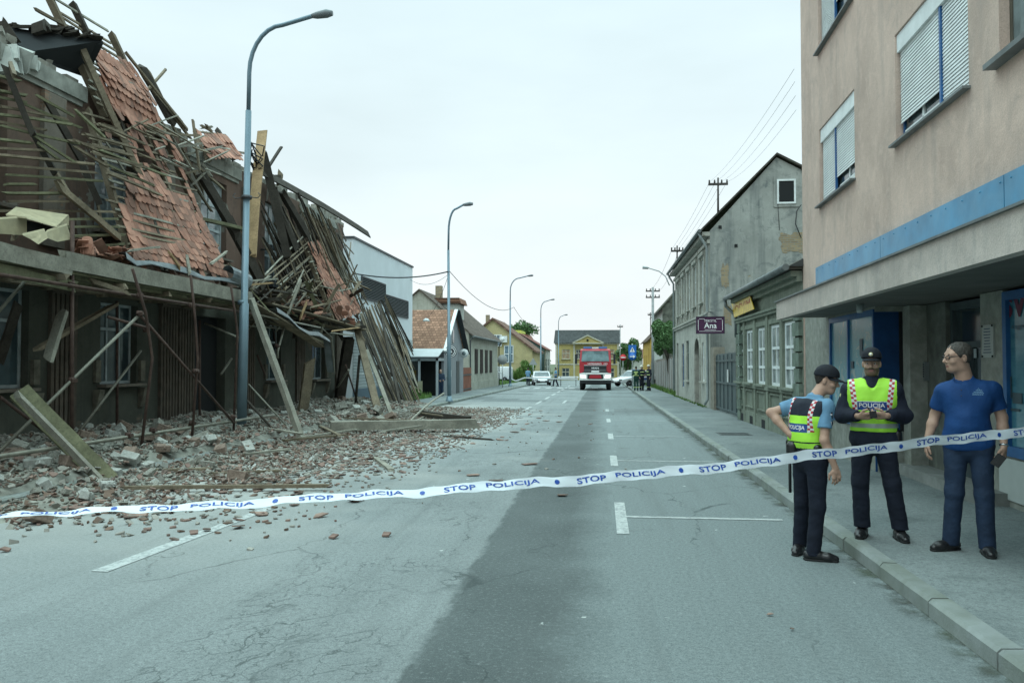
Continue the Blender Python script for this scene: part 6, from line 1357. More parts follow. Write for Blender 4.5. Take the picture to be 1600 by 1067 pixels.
# street lamps
LAMP = M('galvanised_pole', (.15, .215, .255), .12, 2, .45, .05, 20, metal=.35)
def street_lamp(label, x, y, H=9.8, arm=2.0, r0=.13, hooks=False, base=None, lean=0, z0=None):
    z = gz(y)+.13 if z0 is None else z0; t = thing('street_lamp', label, 'street lamp', (x, y, z), group=None); m = MB()
    m.tube([(x, y, z), (x+lean*.3, y, z+3.2), (x+lean*.3, y, z+3.22), (x+lean*.75, y, z+H-2.2)], [r0, r0*.92, r0*.72, r0*.60], 14); m.build('pole', LAMP, t)
    m = MB(); q = Vector((x+lean*.75, y, z+H-2.2)); pts = [q, q+Vector((.01, 0, .9))]
    for k in range(1, 8):
        a = math.pi/2*k/7; pts.append(q+Vector((.01+arm*.52*(1-math.cos(a)), 0, .9+1.1*math.sin(a))))
    pts.append(q+Vector((arm, 0, 2.18))); m.tube(pts, .05, 10); m.build('arm', LAMP, t)
    e = pts[-1]; m = MB(); m.tube([e-X3*.02, e+Vector((.1, 0, .01)), e+Vector((.34, 0, .04)), e+Vector((.48, 0, .04))], [.05, .08, .10, .06], 10); m.build('lamp_head', plain('lamp_head_grey', (.13, .15, .16), .5), t)
    if hooks:
        m = MB(); zc = z+H-4.25; xx = x+lean*.55; m.lathe((xx, y, zc-.04), [(.12, 0), (.12, .08)], 12)
        for s in (-1, 1): m.tube([(xx+s*.1, y, zc), (xx+s*.28, y, zc-.02), (xx+s*.34, y, zc+.05), (xx+s*.28, y, zc+.1)], .012, 5)
        m.build('banner_hook', LOUV, t); m = MB(); m.lathe((x, y, z+3.18), [(r0*.98, 0), (r0*.9, .1)], 14); m.build('pole_collar', LAMP, t)
    m = MB(); m.lathe((x, y, z-.02), [(r0*1.9, 0), (r0*1.7, .05), (r0*1.05, .28)], 12); m.build('pole_base', LAMP, t)
    return t
b1 = PG(377, 690, 0); street_lamp('near street lamp standing in the rubble before the collapsed house', b1.x, b1.y, 9.95, 1.55, .115, True, lean=.14, z0=-.02)
b2 = PG(702, 627, .13); street_lamp('second street lamp in front of the small grey gabled house', b2.x, b2.y, 9.5, .72, .10, lean=-.08)
street_lamp('third street lamp on the left beside the parked van', PG(806, 600, .13).x+.55, 71.0, 9.9, 1.6, .11)
street_lamp('fourth street lamp up the left side by the row houses', -7.3, 96.0, 9.9, 1.2, .11); street_lamp('farthest street lamp before the yellow end house', -6.4, 119.0, 9.6, .9, .10)
A2 = Vector((b2.x, b2.y, PY(700, 424, b2.y).z)); wire('thick cable from the second street lamp to the white building', A2, PX(551, 427, -11), .25, .03, None); wire('thin cable from the second street lamp to the white building corner', A2-Z3*.1, PX(641, 437, -11), .4, .01, None)
wire('cable sagging from the second to the third street lamp', A2, PY(803, 480, 71), .9, .02, None); wire('thin wire dropping from the second street lamp to the hanging lamp', A2, Vector(hl.location)+Z3*.16, .4, .01, None); wire('wire from the third to the fourth street lamp', PY(803, 480, 71), PY(844, 510, 96), .8, .02, None)
# ================= vehicles =================
TYRE = M('tyre_rubber', (.02, .021, .022), .2, 10, .8, .2); RIM = plain('rim_metal', (.28, .30, .31), .35, .7); CARW = plain('car_white', (.62, .65, .66), .25, 0, .6); CGL = glass('car_glass', (.025, .045, .05), .06, (.09, .13, .14)); FRED = plain('fire_red', (.36, .012, .022), .3, 0, .6); FWHT = plain('bumper_white', (.66, .68, .66), .35); BLKP = plain('black_plastic', (.018, .02, .022), .5)
CHROME = plain('chrome', (.5, .52, .53), .2, .9)
HL_ = bpy.data.materials.new('headlight_lit'); HL_.use_nodes = True; b_ = HL_.node_tree.nodes['Principled BSDF']; b_.inputs['Base Color'].default_value = (.8, .8, .75, 1); b_.inputs['Emission Color'].default_value = (1, .95, .8, 1); b_.inputs['Emission Strength'].default_value = 1.5
def wheel(t, c, r, w_, ax=(1, 0, 0), side=1):
    c = Vector(c); ax = Vector(ax).normalized()*side; m = MB(); m.lathe(c-ax*w_, [(r*.8, 0), (r*.97, w_*.15), (r, w_*.4), (r, w_*.7), (r*.95, w_*.97), (r*.66, w_)], 22, ax); tyre = m.build('wheel', TYRE, t)
    m = MB(); m.lathe(c-ax*.03, [(r*.64, 0), (r*.64, .035), (r*.55, .02), (r*.2, .03), (r*.12, .05)], 22, ax); m.build('rim', RIM, tyre)
# fire engine
TY = 63.0; TZ = gz(TY+3); TX = -.50
T = thing('fire_engine', 'red and white fire engine facing the camera in the right lane', 'fire engine', (TX, TY+3, TZ))
def tb(m, x0, x1, y0, y1, z0, z1): m.box((TX+x0, TY+y0, TZ+z0), (TX+x1, TY+y1, TZ+z1))
m = MB(); P = lambda x, y, z: Vector((TX+x, TY+y, TZ+z))
prof = [(.06, 1.2), (0, 1.4), (.02, 2.25), (.28, 3.2), (.45, 3.28), (2.3, 3.28), (2.3, .95), (.06, .95)]
for s in (-1, 1): pass
hw = lambda z: 1.24 if z < 2.3 else 1.24-(z-2.3)*.09
vs = [P(-hw(z), y, z) for y, z in prof]+[P(hw(z), y, z) for y, z in prof]; n = len(prof)
m.add(vs, [tuple(range(n)), tuple(range(n, 2*n))[::-1]]+[(i, i+n, (i+1) % n+n, (i+1) % n) for i in range(n)]); m.build('cab', FRED, T)
m = MB(); tb(m, -1.24, 1.24, 2.35, 7.4, 1.0, 3.15); bd = m.build('equipment_body', FRED, T)
m = MB()
for k in range(3):
    for s in (-1, 1): tb(m, s*1.245-.005, s*1.245+.005, 2.6+k*1.6, 4.05+k*1.6, 1.3, 2.9)
m.build('locker_shutter', RIM, bd)
m = MB(); q = [P(-1.08, .0, 2.3), P(1.08, .0, 2.3), P(1.02, .245, 3.13), P(-1.02, .245, 3.13)]; m.prism(q, (0, -.02, 0)); m.build('windscreen', glass('screen_glass', (.04, .075, .08), .08, (.12, .19, .20)), T)
m = MB()
for s in (-1, 1): m.prism([P(s*1.245, .45, 2.15), P(s*1.245, 1.4, 2.15), P(s*1.17, 1.4, 3.0), P(s*1.17, .62, 3.0)], (s*.012, 0, 0))
m.build('side_window', CGL, T)
m = MB(); tb(m, -.88, .88, -.03, .03, 1.50, 1.96); tb(m, -1.0, 1.0, -.02, .0, 1.42, 1.5); gr = m.build('grille', BLKP, T)
m = MB(); tb(m, -.88, .88, -.05, -.0, 1.96, 2.02); m.build('grille_bar', CHROME, gr); m = MB(); put_text(m, 'MAN', P(-.28, -.035, 1.72), X3, Z3, .56, .12, .03); m.build('lettering', SWH, gr)
m = MB()
for k in range(4): tb(m, -.84, .84, -.04, -.03, 1.52+k*.045, 1.535+k*.045)
m.build('grille_slat', RIM, gr)
m = MB(); put_text(m, 'VATROGASCI', P(-.62, -.01, 2.06), X3, Z3, 1.1, .12, .02); m.build('lettering', SWH, T)
m = MB(); put_text(m, '112', P(.68, -.01, 2.06), X3, Z3, .28, .13, .02); m.build('lettering', SWH, T)
m = MB(); m.prism([P(-1.25, -.12, .82), P(1.25, -.12, .82), P(1.25, -.12, 1.36), P(.9, -.12, 1.42), P(-.9, -.12, 1.42), P(-1.25, -.12, 1.36)], (0, .5, 0)); m.build('bumper', FWHT, T)
m = MB(); tb(m, -.62, .62, -.14, -.115, .92, 1.28); m.build('bumper_recess', BLKP, T); m = MB(); m.prism([P(-.5, -.17, .98), P(.5, -.17, .98), P(.42, -.17, 1.24), P(-.42, -.17, 1.24)], (0, .035, 0)); m.build('winch_cover', FRED, T)
for s in (-1, 1): m = MB(); m.prism([P(s*.72, -.14, 1.0), P(s*1.16, -.14, 1.02), P(s*1.18, -.14, 1.24), P(s*.78, -.14, 1.22)], (0, .03, 0)); m.build('headlight', HL_, T)
m = MB(); tb(m, -.3, .3, -.13, -.1, 1.45, 1.58); m.build('number_plate', SWH, T)
m = MB(); tb(m, -1.2, 1.2, -.05, .35, .58, .82); tb(m, -.5, .5, .4, 6.8, .55, .95); m.box((TX-1.1, TY+1.2, TZ+.45), (TX+1.1, TY+1.35, TZ+.62)); m.build('chassis', BLKP, T); m = MB(); m.tube([P(-1.0, 1.28, .52), P(1.0, 1.28, .52)], .07, 8); m.build('front_axle', CHROME, T)
for y in (1.3, 5.4):
    for s in (-1, 1): wheel(T, P(s*1.24, y, .54), .54, .38, (1, 0, 0), s)
m = MB(); tb(m, -.95, .95, .55, .9, 3.28, 3.32); m.build('light_bar_base', BLKP, T)
for s in (-1, 1): m = MB(); tb(m, s*.6-.33, s*.6+.33, .56, .88, 3.32, 3.48); m.build('blue_beacon', plain('beacon_blue', (.10, .18, .38), .25), T)
m = MB(); tb(m, -.25, .25, .56, .88, 3.32, 3.44); m.build('roof_lamp', FWHT, T)
for s in (-1, 1): m = MB(); m.beam(P(s*1.2, .2, 2.9), P(s*1.5, 0, 2.85), .05, .05); m.box(P(s*1.5-.09, -.08, 2.1), P(s*1.5+.09, .02, 2.85)); m.build('mirror', BLKP, T)
def car(name, label, cat, loc, rz, L_, W_, H_, kind, paint, extra=None):
    """nose points to -y locally"""
    T = thing(name, label, cat, (0, 0, 0)); h = L_/2
    if kind == 'sedan': pr = [(-h, .35), (-h-.02, .55), (-h+.12, .70), (-h+1.15, .88), (-h+1.95, H_), (-h+3.1, H_+.01), (h-.55, .98), (h-.06, .92), (h, .6), (h-.04, .35)]; gl_ = [(-h+1.28, .92), (-h+1.98, H_-.07), (-h+3.05, H_-.06), (h-.85, .98)]
    elif kind == 'van': pr = [(-h, .35), (-h, .7), (-h+.25, .95), (-h+.8, 1.1), (-h+1.35, H_), (h-.15, H_), (h, H_-.25), (h, .35)]; gl_ = [(-h+.9, 1.12), (-h+1.4, H_-.18), (-h+2.1, H_-.15), (-h+2.1, 1.12)]
    hw = lambda z: W_/2*(1-.02*(z < .5)-max(0, z-.9)*.22*(1 if kind == 'sedan' else .45)); m = MB(); n = len(pr)
    def bulge(y): return 1-.07*max(0, (abs(y)/h-.6)/.4)**2
    vs = [Vector((-hw(z)*bulge(y), y, z)) for y, z in pr]+[Vector((hw(z)*bulge(y), y, z)) for y, z in pr]
    m.add(vs, [tuple(range(n)), tuple(range(n, 2*n))[::-1]]+[(i, i+n, (i+1) % n+n, (i+1) % n) for i in range(n)])
    body = m.build('body', paint, T); bm = bmesh.new(); bm.from_mesh(body.data); bmesh.ops.bevel(bm, geom=bm.edges[:], offset=.06, segments=2, affect='EDGES', profile=.6); bm.to_mesh(body.data); bm.free()
    for p in body.data.polygons: p.use_smooth = True
    for s in (-1, 1): m = MB(); m.prism([(s*(hw(z)*bulge(y)+.002), y, z) for y, z in gl_], (s*.008, 0, 0)); m.build('side_window', CGL, T)
    def cross(a, b, nm, k=.9, o=.012):
        d = Vector((0, b[0]-a[0], b[1]-a[1])).normalized(); nn = Vector((0, -d.z, d.y)); nn = nn if nn.z > 0 else -nn; m = MB()
        A_, B_ = Vector((0, a[0], a[1])).lerp(Vector((0, b[0], b[1])), .1), Vector((0, a[0], a[1])).lerp(Vector((0, b[0], b[1])), .88)
        m.prism([A_+X3*(-hw(A_.z)*k)+nn*.004, A_+X3*(hw(A_.z)*k)+nn*.004, B_+X3*(hw(B_.z)*k*.97)+nn*.004, B_+X3*(-hw(B_.z)*k*.97)+nn*.004], nn*o); m.build(nm, CGL, T)
    i = 3; cross(pr[i], pr[i+1], 'windscreen'); 
    if kind == 'sedan': cross(pr[6], pr[5], 'rear_window')
    for s in (-1, 1):
        for y in (-h+.85, h-.85): wheel(T, (s*W_/2, y, .32), .32, .2, (1, 0, 0), s)
        m = MB(); m.frame((s*W_*.36, -h-.005, .62), (W_*.1, s*.02, 0), (0, .03, 0), (0, 0, .07)); m.build('headlight', CHROME, T)
        m = MB(); m.frame((s*(W_/2+.08), -h+1.55, .98), (.09, 0, 0), (0, .05, 0), (0, 0, .07)); m.build('mirror', paint, T)
    m = MB(); m.frame((0, -h-.02, .42), (W_*.36, 0, 0), (0, .02, 0), (0, 0, .09)); m.build('grille', BLKP, T); m = MB(); m.frame((0, -h-.045, .5), (.26, 0, 0), (0, .006, 0), (0, 0, .055)); m.build('number_plate', SWH, T)
    if extra: extra(T, hw, h)
    T.location = loc; T.rotation_euler = (0, 0, rz); return T
p = PG(843, 598); car('parked_car', 'white saloon car facing the camera beyond the officers in the distance', 'car', (-6.2, 82, gz(82)+.0), R(8), 4.5, 1.78, 1.42, 'sedan', CARW)
def pol_extra(T, hw, h):
    m = MB()
    for s in (-1, 1): m.prism([(s*(hw(.7)+.006), -.9, .62), (s*(hw(.7)+.006), 1.1, .62), (s*(hw(.8)+.006), 1.1, .80), (s*(hw(.8)+.006), -.9, .80)], (s*.006, 0, 0))
    m.build('blue_stripe', plain('police_blue', (.02, .06, .22), .4), T)
    m = MB(); m.box((-.5, -.1, 1.46), (.5, .12, 1.55)); m.build('light_bar', plain('beacon_blue2', (.06, .14, .4), .3), T)
    m = MB(); put_text(m, 'POLICIJA', Vector((-hw(.7)-.013, .95, .65)), -Y3, Z3, 1.6, .12, .02); m.build('lettering', SWH, T)
car('police_car', 'white police saloon parked across the corner behind the firefighters', 'car', (3.15, 74.5, gz(74.5)+.08), R(-52), 4.7, 1.82, 1.46, 'sedan', CARW, pol_extra)
car('delivery_van', 'small white van parked before the yellow gabled house', 'van', (-12.9, 95.5, gz(95.5)+.1), R(-90), 4.4, 1.8, 1.85, 'van', CARW)
# trestle barrier, far tape, sign backs
T = thing('road_barrier', 'small folding trestle barrier standing in the road left of the fire engine', 'barrier', (-4.2, 79, gz(79))); z = gz(79)
bx = PY(888, 590, 79).x
for s in (-.75, .75):
    m = MB()
    for d in (-1, 1): m.beam((bx+s, 79+d*.3, z), (bx+s, 79, z+.95), .05, .05)
    m.build('leg', BLKP, T)
m = MB(); m.box((bx-1.0, 78.97, z+.78), (bx+1.0, 79.0, z+.95)); m.build('board', SWH, T)
def ribbon(name, label, pts, h, mat):
    m = MB()
    for a, b in zip(pts[:-1], pts[1:]): m.quad(a-Z3*h/2, b-Z3*h/2, b+Z3*h/2, a+Z3*h/2)
    return m.build(name, mat, None, label, 'tape')
TP = plain('tape_white_far', (.62, .66, .67), .4)
Yt = 72
ribbon('barrier_tape', 'white tape strung across the road in the distance behind the fire engine', [PY(x, y, Yt+(x-785)*.05) for x, y in ((778, 580), (790, 588), (806, 595), (820, 590), (835, 590.5), (868, 591.5), (903, 592.5))], .12, TP)
def sign_back(label, px, py, Y, shape, r):
    c = PY(px, py, Y); b = Vector((c.x, Y, gz(Y)+.1)); T = thing('road_sign', label, 'road sign', b); m = MB(); m.tube([b, (c.x, Y+.04, c.z)], .035, 8); m.build('post', SPO, T); m = MB()
    if shape == 3: m.prism([c+Vector((-r, 0, -r*.6)), c+Vector((r, 0, -r*.6)), c+Vector((0, 0, r))], (0, .02, 0))
    else: m.lathe(c, [(r, 0), (r, .02)], 24, (0, 1, 0))
    m.build('sign_back', SGR, T)
sign_back('grey back of a round road sign on the left pavement by the weeds', 785, 562, 66, 0, .42); sign_back('grey triangular sign back by the white row house', 833, 566, 92, 3, .5)
# ================= people =================
def seg_d(P, a, b, ra, rb, sq=None):
    a, b = np.array(a, float), np.array(b, float); q = P-a; ab = b-a; L2 = ab@ab+1e-9
    t = np.clip(q@ab/L2, 0, 1); q = q-t[..., None]*ab
    if sq is not None:
        s = np.array(sq[0], float); s /= np.linalg.norm(s); q = q+(q@s)[..., None]*s*(sq[1]-1)
    return np.sqrt((q*q).sum(-1))-(ra+(rb-ra)*t)
def ell_d(P, c, r, Rm=None):
    q = P-np.array(c, float)
    if Rm is not None: q = q@Rm
    r = np.array(r, float); k0 = np.sqrt(((q/r)**2).sum(-1)); k1 = np.sqrt(((q/r**2)**2).sum(-1))+1e-9
    return k0*(k0-1)/k1
def smin(a, b, k):
    if k <= 0: return np.minimum(a, b)
    h = np.maximum(k-np.abs(a-b), 0)/k; return np.minimum(a, b)-h*h*k*.25
class SD:
    """signed distance sculpture: prims unite smoothly, meshed by surface nets"""
    def __init__(s): s.p = []
    def seg(s, a, b, ra, rb=None, k=.03, sq=None, clip=None, sub=False): s.p.append(('s', a, b, ra, ra if rb is None else rb, k, sq, clip, sub)); return s
    def ell(s, c, r, k=.03, Rm=None, clip=None, sub=False): s.p.append(('e', c, r, Rm, 0, k, None, clip, sub)); return s
    def bounds(s):
        lo, hi = np.full(3, 9.), np.full(3, -9.)
        for q in s.p:
            if q[8]: continue
            if q[0] == 's': a, b, r = np.array(q[1]), np.array(q[2]), max(q[3], q[4]); lo = np.minimum(lo, np.minimum(a, b)-r); hi = np.maximum(hi, np.maximum(a, b)+r)
            else: c, r = np.array(q[1]), max(q[2]); lo = np.minimum(lo, c-r); hi = np.maximum(hi, c+r)
        return lo, hi
    def field(s, lo, n, h):
        F = np.full(n, 1.0)
        ax = [lo[i]+h*np.arange(n[i]) for i in range(3)]
        for q in s.p:
            mg = .05+q[5]
            if q[0] == 's': a, b, r = np.array(q[1], float), np.array(q[2], float), max(q[3], q[4]); l2, h2 = np.minimum(a, b)-r-mg, np.maximum(a, b)+r+mg
            else: c, r = np.array(q[1], float), max(q[2]); l2, h2 = c-r-mg, c+r+mg
            i0 = np.maximum(0, np.floor((l2-lo)/h).astype(int)); i1 = np.minimum(n, np.ceil((h2-lo)/h).astype(int)+1)
            if (i1 <= i0).any(): continue
            sl = tuple(slice(i0[i], i1[i]) for i in range(3))
            P = np.stack(np.meshgrid(*[ax[i][sl[i]] for i in range(3)], indexing='ij'), -1)
            d = seg_d(P, q[1], q[2], q[3], q[4], q[6]) if q[0] == 's' else ell_d(P, q[1], q[2], q[3])
            if q[7] is not None:
                for (cp, cn) in q[7]: cn = np.array(cn, float); d = np.maximum(d, (P-np.array(cp, float))@(cn/np.linalg.norm(cn)))
            F[sl] = np.maximum(F[sl], -d) if q[8] else smin(F[sl], d, q[5])
        return F
    def mesh(s, h, clips=(), fold=0, fscale=9, fstretch=(1, 1, .5), seed=0):
        lo, hi = s.bounds(); lo = lo-3*h-.01; hi = hi+3*h+.01; n = np.ceil((hi-lo)/h).astype(int)+1
        F = s.field(lo, n, h)
        if clips:
            P = np.stack(np.meshgrid(*[lo[i]+h*np.arange(n[i]) for i in range(3)], indexing='ij'), -1)
            for (cp, cn) in clips: cn = np.array(cn, float); F = np.maximum(F, (P-np.array(cp, float))@(cn/np.linalg.norm(cn)))
        I = F < 0; act = np.zeros(n-1, bool); cs = [(i, j, k) for i in (0, 1) for j in (0, 1) for k in (0, 1)]
        sub = lambda A, c: A[c[0]:n[0]-1+c[0], c[1]:n[1]-1+c[1], c[2]:n[2]-1+c[2]]
        cnt = sum(sub(I, c).astype(np.int8) for c in cs); act = (cnt > 0) & (cnt < 8); idx = np.argwhere(act); vid = np.full(n-1, -1); vid[act] = np.arange(len(idx))
        acc = np.zeros((len(idx), 3)); num = np.zeros(len(idx))
        for a in cs:
            for ax_ in range(3):
                if a[ax_]: continue
                b = list(a); b[ax_] = 1; fa = F[tuple((idx+a).T)]; fb = F[tuple((idx+b).T)]; cr = (fa < 0) != (fb < 0); t = np.where(cr, fa/(fa-fb+1e-12), 0); p = np.array(a, float)+t[:, None]*(np.array(b)-np.array(a)); acc += p*cr[:, None]; num += cr
        V_ = lo+h*(idx+acc/num[:, None]); Q = []
        for ax_ in range(3):
            u, v = [(1, 2), (2, 0), (0, 1)][ax_]; d = [0, 0, 0]; d[ax_] = 1
            A = I[:n[0]-d[0], :n[1]-d[1], :n[2]-d[2]]; B = I[d[0]:, d[1]:, d[2]:]; e = np.argwhere(A != B); e = e[(e[:, u] > 0) & (e[:, v] > 0) & (e[:, u] < n[u]-1) & (e[:, v] < n[v]-1)]
            ins = A[tuple(e.T)]; eu = np.zeros(3, int); eu[u] = 1; ev = np.zeros(3, int); ev[v] = 1
            q = np.stack([vid[tuple((e-eu-ev).T)], vid[tuple((e-ev).T)], vid[tuple(e.T)], vid[tuple((e-eu).T)]], 1); q[~ins] = q[~ins][:, ::-1]; Q.append(q)
        Q = np.concatenate(Q); Q = Q[(Q >= 0).all(1)]
        if fold:
            N_ = np.zeros_like(V_); fn = np.cross(V_[Q[:, 2]]-V_[Q[:, 0]], V_[Q[:, 3]]-V_[Q[:, 1]])
            for k in range(4): np.add.at(N_, Q[:, k], fn)
            N_ /= np.linalg.norm(N_, axis=1)[:, None]+1e-9; fs = np.array(fstretch)*fscale
            dv = np.array([noise.noise(Vector(v*fs)+Vector((seed, 0, 0)))+.5*noise.noise(Vector(v*fs*2.3)) for v in V_]); V_ = V_+N_*(dv*fold)[:, None]
        return V_, Q
def npmesh(name, parts, mats, mat_fn=None):
    V_ = np.concatenate([p[0] for p in parts]); off = 0; Qs = []
    for p in parts: Qs.append(p[1]+off); off += len(p[0])
    Q = np.concatenate(Qs); me = bpy.data.meshes.new(name); me.from_pydata(V_.tolist(), [], Q.tolist())
    for m in (mats if isinstance(mats, (list, tuple)) else [mats]): me.materials.append(m)
    me.polygons.foreach_set('use_smooth', [True]*len(Q))
    if mat_fn: C_ = V_[Q].mean(1); me.polygons.foreach_set('material_index', np.asarray(mat_fn(C_), dtype=int).tolist())
    me.update(); return me
SKIN = M('skin', (.40, .25, .185), .10, 14, .55, .15, 60, spec=.35); SKIN2 = M('skin_pale', (.42, .26, .19), .10, 14, .55, .15, 60, spec=.35); STUB = M('skin_stubble', (.17, .11, .08), .2, 60, .7, .2, 90); LIP = plain('lips', (.26, .11, .09), .5); EYEW = plain('eye_white', (.5, .5, .48), .3); EYED = plain('eye_dark', (.015, .012, .01), .2); HAIR = M('dark_hair', (.028, .022, .018), .4, 60, .6, .6, 150); HAIRG = M('greying_hair', (.065, .058, .05), .4, 60, .6, .6, 150)
NAVY = M('navy_cloth', (.012, .016, .03), .25, 6, .85, .5, 30); NAVYT = M('navy_trousers', (.010, .014, .026), .25, 6, .85, .5, 30); JEAN = M('dark_jeans', (.015, .030, .062), .3, 7, .8, .5, 40); LBLUE = M('light_blue_shirt', (.125, .255, .385), .1, 6, .75, .4, 30); POLO = M('royal_blue_polo', (.007, .048, .165), .14, 6, .75, .4, 40); NEON = M('neon_vest', (.37, .76, .06), .07, 6, .6, .3, 25); REFL = plain('reflective_band', (.36, .40, .38), .35, .2); BLACK = M('black_leather', (.012, .012, .013), .2, 10, .35, .3, 30, spec=.5); CAPM = M('black_cap', (.010, .012, .018), .2, 12, .8, .3, 60); VNAVY = M('vest_navy', (.010, .014, .026), .2, 8, .7); VBLUE = plain('vest_blue_label', (.015, .05, .20), .5); VWHT = plain('vest_white', (.62, .62, .62), .5); VRED = plain('vest_red', (.38, .02, .035), .5)
def rotm(yaw, pitch, roll=0):
    """columns: head-local axes; head-local faces -y"""
    return np.array(Matrix.Rotation(yaw, 3, 'Z')@Matrix.Rotation(pitch, 3, 'X')@Matrix.Rotation(roll, 3, 'Y'))
def head_sd(c, Rm, neck, s=1.0, wide=1.0):
    c = np.array(c, float); L_ = lambda x, y, z: c+Rm@(np.array((x*wide, y, z))*s); sd = SD()
    sd.ell(L_(0, .012, .03), np.array((.074*wide, .094, .088))*s, .02, Rm).ell(L_(0, -.018, -.035), np.array((.062*wide, .074, .078))*s, .03, Rm).ell(L_(0, -.052, -.082), np.array((.034*wide, .032, .028))*s, .03, Rm)
    sd.seg(L_(-.034, .01, -.075), L_(-.018, -.055, -.092), .022*s, .018*s, .03).seg(L_(.034, .01, -.075), L_(.018, -.055, -.092), .022*s, .018*s, .03)
    sd.seg(L_(-.04, -.062, .028), L_(.04, -.062, .028), .018*s, .018*s, .02)
    for q in (-1, 1):
        sd.ell(L_(q*.031, -.094, .006), np.array((.017, .014, .012))*s, 0, Rm, None, True); sd.ell(L_(q*.030, -.073, .005), np.array((.0135, .013, .0115))*s, .004, Rm)
        sd.ell(L_(q*.040, -.062, -.028), np.array((.022, .022, .02))*s, .02, Rm); sd.ell(L_(q*.077, .012, -.008), np.array((.009, .019, .031))*s, .01, Rm)
    sd.seg(L_(0, -.083, .018), L_(0, -.108, -.024), .009*s, .012*s, .012).seg(L_(-.011, -.092, -.03), L_(.011, -.092, -.03), .009*s, .009*s, .01)
    sd.seg(L_(-.018, -.082, -.058), L_(.018, -.082, -.058), .0075*s, .0075*s, .008).seg(L_(-.014, -.080, -.069), L_(.014, -.080, -.069), .008*s, .008*s, .006)
    sd.seg(neck, L_(0, .02, -.06), .06*s*wide, .055*s*wide, .03)
    return sd, L_
def hand_sd(w_, d, n, side, curl=.5, s=1.0, spread=.05, sd=None):
    """wrist, finger direction, back-of-hand normal, side (+1: thumb on +cross(d,n))"""
    w_, d, n = np.array(w_, float), np.array(d, float), np.array(n, float); d /= np.linalg.norm(d); n = n-d*(n@d); n /= np.linalg.norm(n); x = np.cross(d, n)*side; sd = sd or SD()
    pc = w_+d*.05*s; sd.seg(w_, w_+d*.03*s, .026*s, .03*s, .02, (n, 1.35)); sd.seg(w_+d*.035*s+x*.016*s, w_+d*.082*s+x*.022*s, .024*s, .02*s, .015, (n, 1.5)); sd.seg(w_+d*.035*s-x*.016*s, w_+d*.078*s-x*.024*s, .024*s, .019*s, .015, (n, 1.5))
    for k, (o, L_) in enumerate(((.031, .072), (.0105, .08), (-.0105, .074), (-.031, .06))):
        a = w_+d*(.088-.006*abs(k-1))*s+x*o*s; dd = d*math.cos(curl*.6)-n*math.sin(curl*.6)+x*(1.5-k)*spread*.3; b = a+dd*L_*.45*s; d2 = d*math.cos(curl*1.5)-n*math.sin(curl*1.5); c = b+d2*L_*.32*s; d3 = d*math.cos(curl*2.3)-n*math.sin(curl*2.3); e = c+d3*L_*.25*s
        sd.seg(a-d*.01, b, .0098*s, .0088*s, .004).seg(b, c, .0088*s, .008*s, .002).seg(c, e, .008*s, .007*s, .002)
    a = w_+d*.025*s+x*.025*s; b = a+(d*.6+x*.7-n*.25)*.042*s; c = b+(d*.95+x*.15-n*.3)*.032*s; e = c+(d*.9-n*.4-x*.1)*.022*s; sd.seg(a, b, .0145*s, .0115*s, .012).seg(b, c, .0115*s, .010*s, .003).seg(c, e, .010*s, .0085*s, .002)
    return sd
A3 = lambda *v: np.array(v, float)
def shoe(T, ank, toe, mat, s=1.0, boot=False, lo=0):
    ank, toe = A3(*ank), A3(*toe); d = toe-ank; d[2] = 0; L_ = np.linalg.norm(d); d /= L_; base = ank.copy(); base[2] = lo; sd = SD()
    f = lambda a, z: base+d*a+A3(0, 0, z)
    sd.seg(f(-.045, .045), f(.03, .05), .046*s, .046*s, .02).seg(f(.03, .045), f(.12, .038), .046*s, .047*s, .03, ((0, 0, 1), 1.1)).seg(f(.12, .034), f(.185, .030), .046*s, .034*s, .03, ((0, 0, 1), 1.15)).seg(f(-.01, .06), f(-.01, .13 if not boot else .20), .045*s, .046*s, .02)
    cl = [((0, 0, lo+.004), (0, 0, -1))]; o = link('shoe', npmesh('shoe', [sd.mesh(.008, cl)], [mat]), T)
    so_ = SD().seg(f(-.04, .01), f(.05, .01), .05*s, .048*s, .02).seg(f(.05, .01), f(.18, .01), .048*s, .038*s, .02); link('sole', npmesh('sole', [so_.mesh(.007, [((0, 0, lo+.02), (0, 0, 1)), ((0, 0, lo+.0), (0, 0, -1))])], [plain('sole_black', (.01, .01, .01), .7)]), o); return o
def trousers(T, J, mat, rt=.098, rk=.070, ra=.066, waist=.16, h=.009, fold=.010, seed=1, belly=0, fk=.45, f=(0, -1, 0), zt=None):
    sd = SD(); sq = (f, 1.22); pe = A3(*J['pelvis'])
    ctr = (A3(*J['hipL'])+A3(*J['hipR']))/2; sd.seg(ctr+(A3(*J['hipL'])-ctr)*.75, ctr+(A3(*J['hipR'])-ctr)*.75, .13, .13, .05, sq); sd.seg(ctr, A3(*J['waist']), waist, waist, .05, (f, 1.3))
    for s in 'LR':
        hp, kn, an = A3(*J['hip'+s]), A3(*J['knee'+s]), A3(*J['ank'+s]); bot = an-(kn-an)*.16; sd.seg(hp-A3(0, 0, .02), kn, rt, rk, .025).seg(kn, bot, rk, ra*.97, .03)
    clips = [(tuple(A3(*J['waist'])+A3(0, 0, .02)), (0, 0, 1)), ((0, 0, min(J['ankL'][2], J['ankR'][2])-.045), (0, 0, -1))]
    return link('trousers', npmesh('trousers', [sd.mesh(h, clips, fold*fk, 9, (.8, .8, 1.3), seed)], [mat]), T)
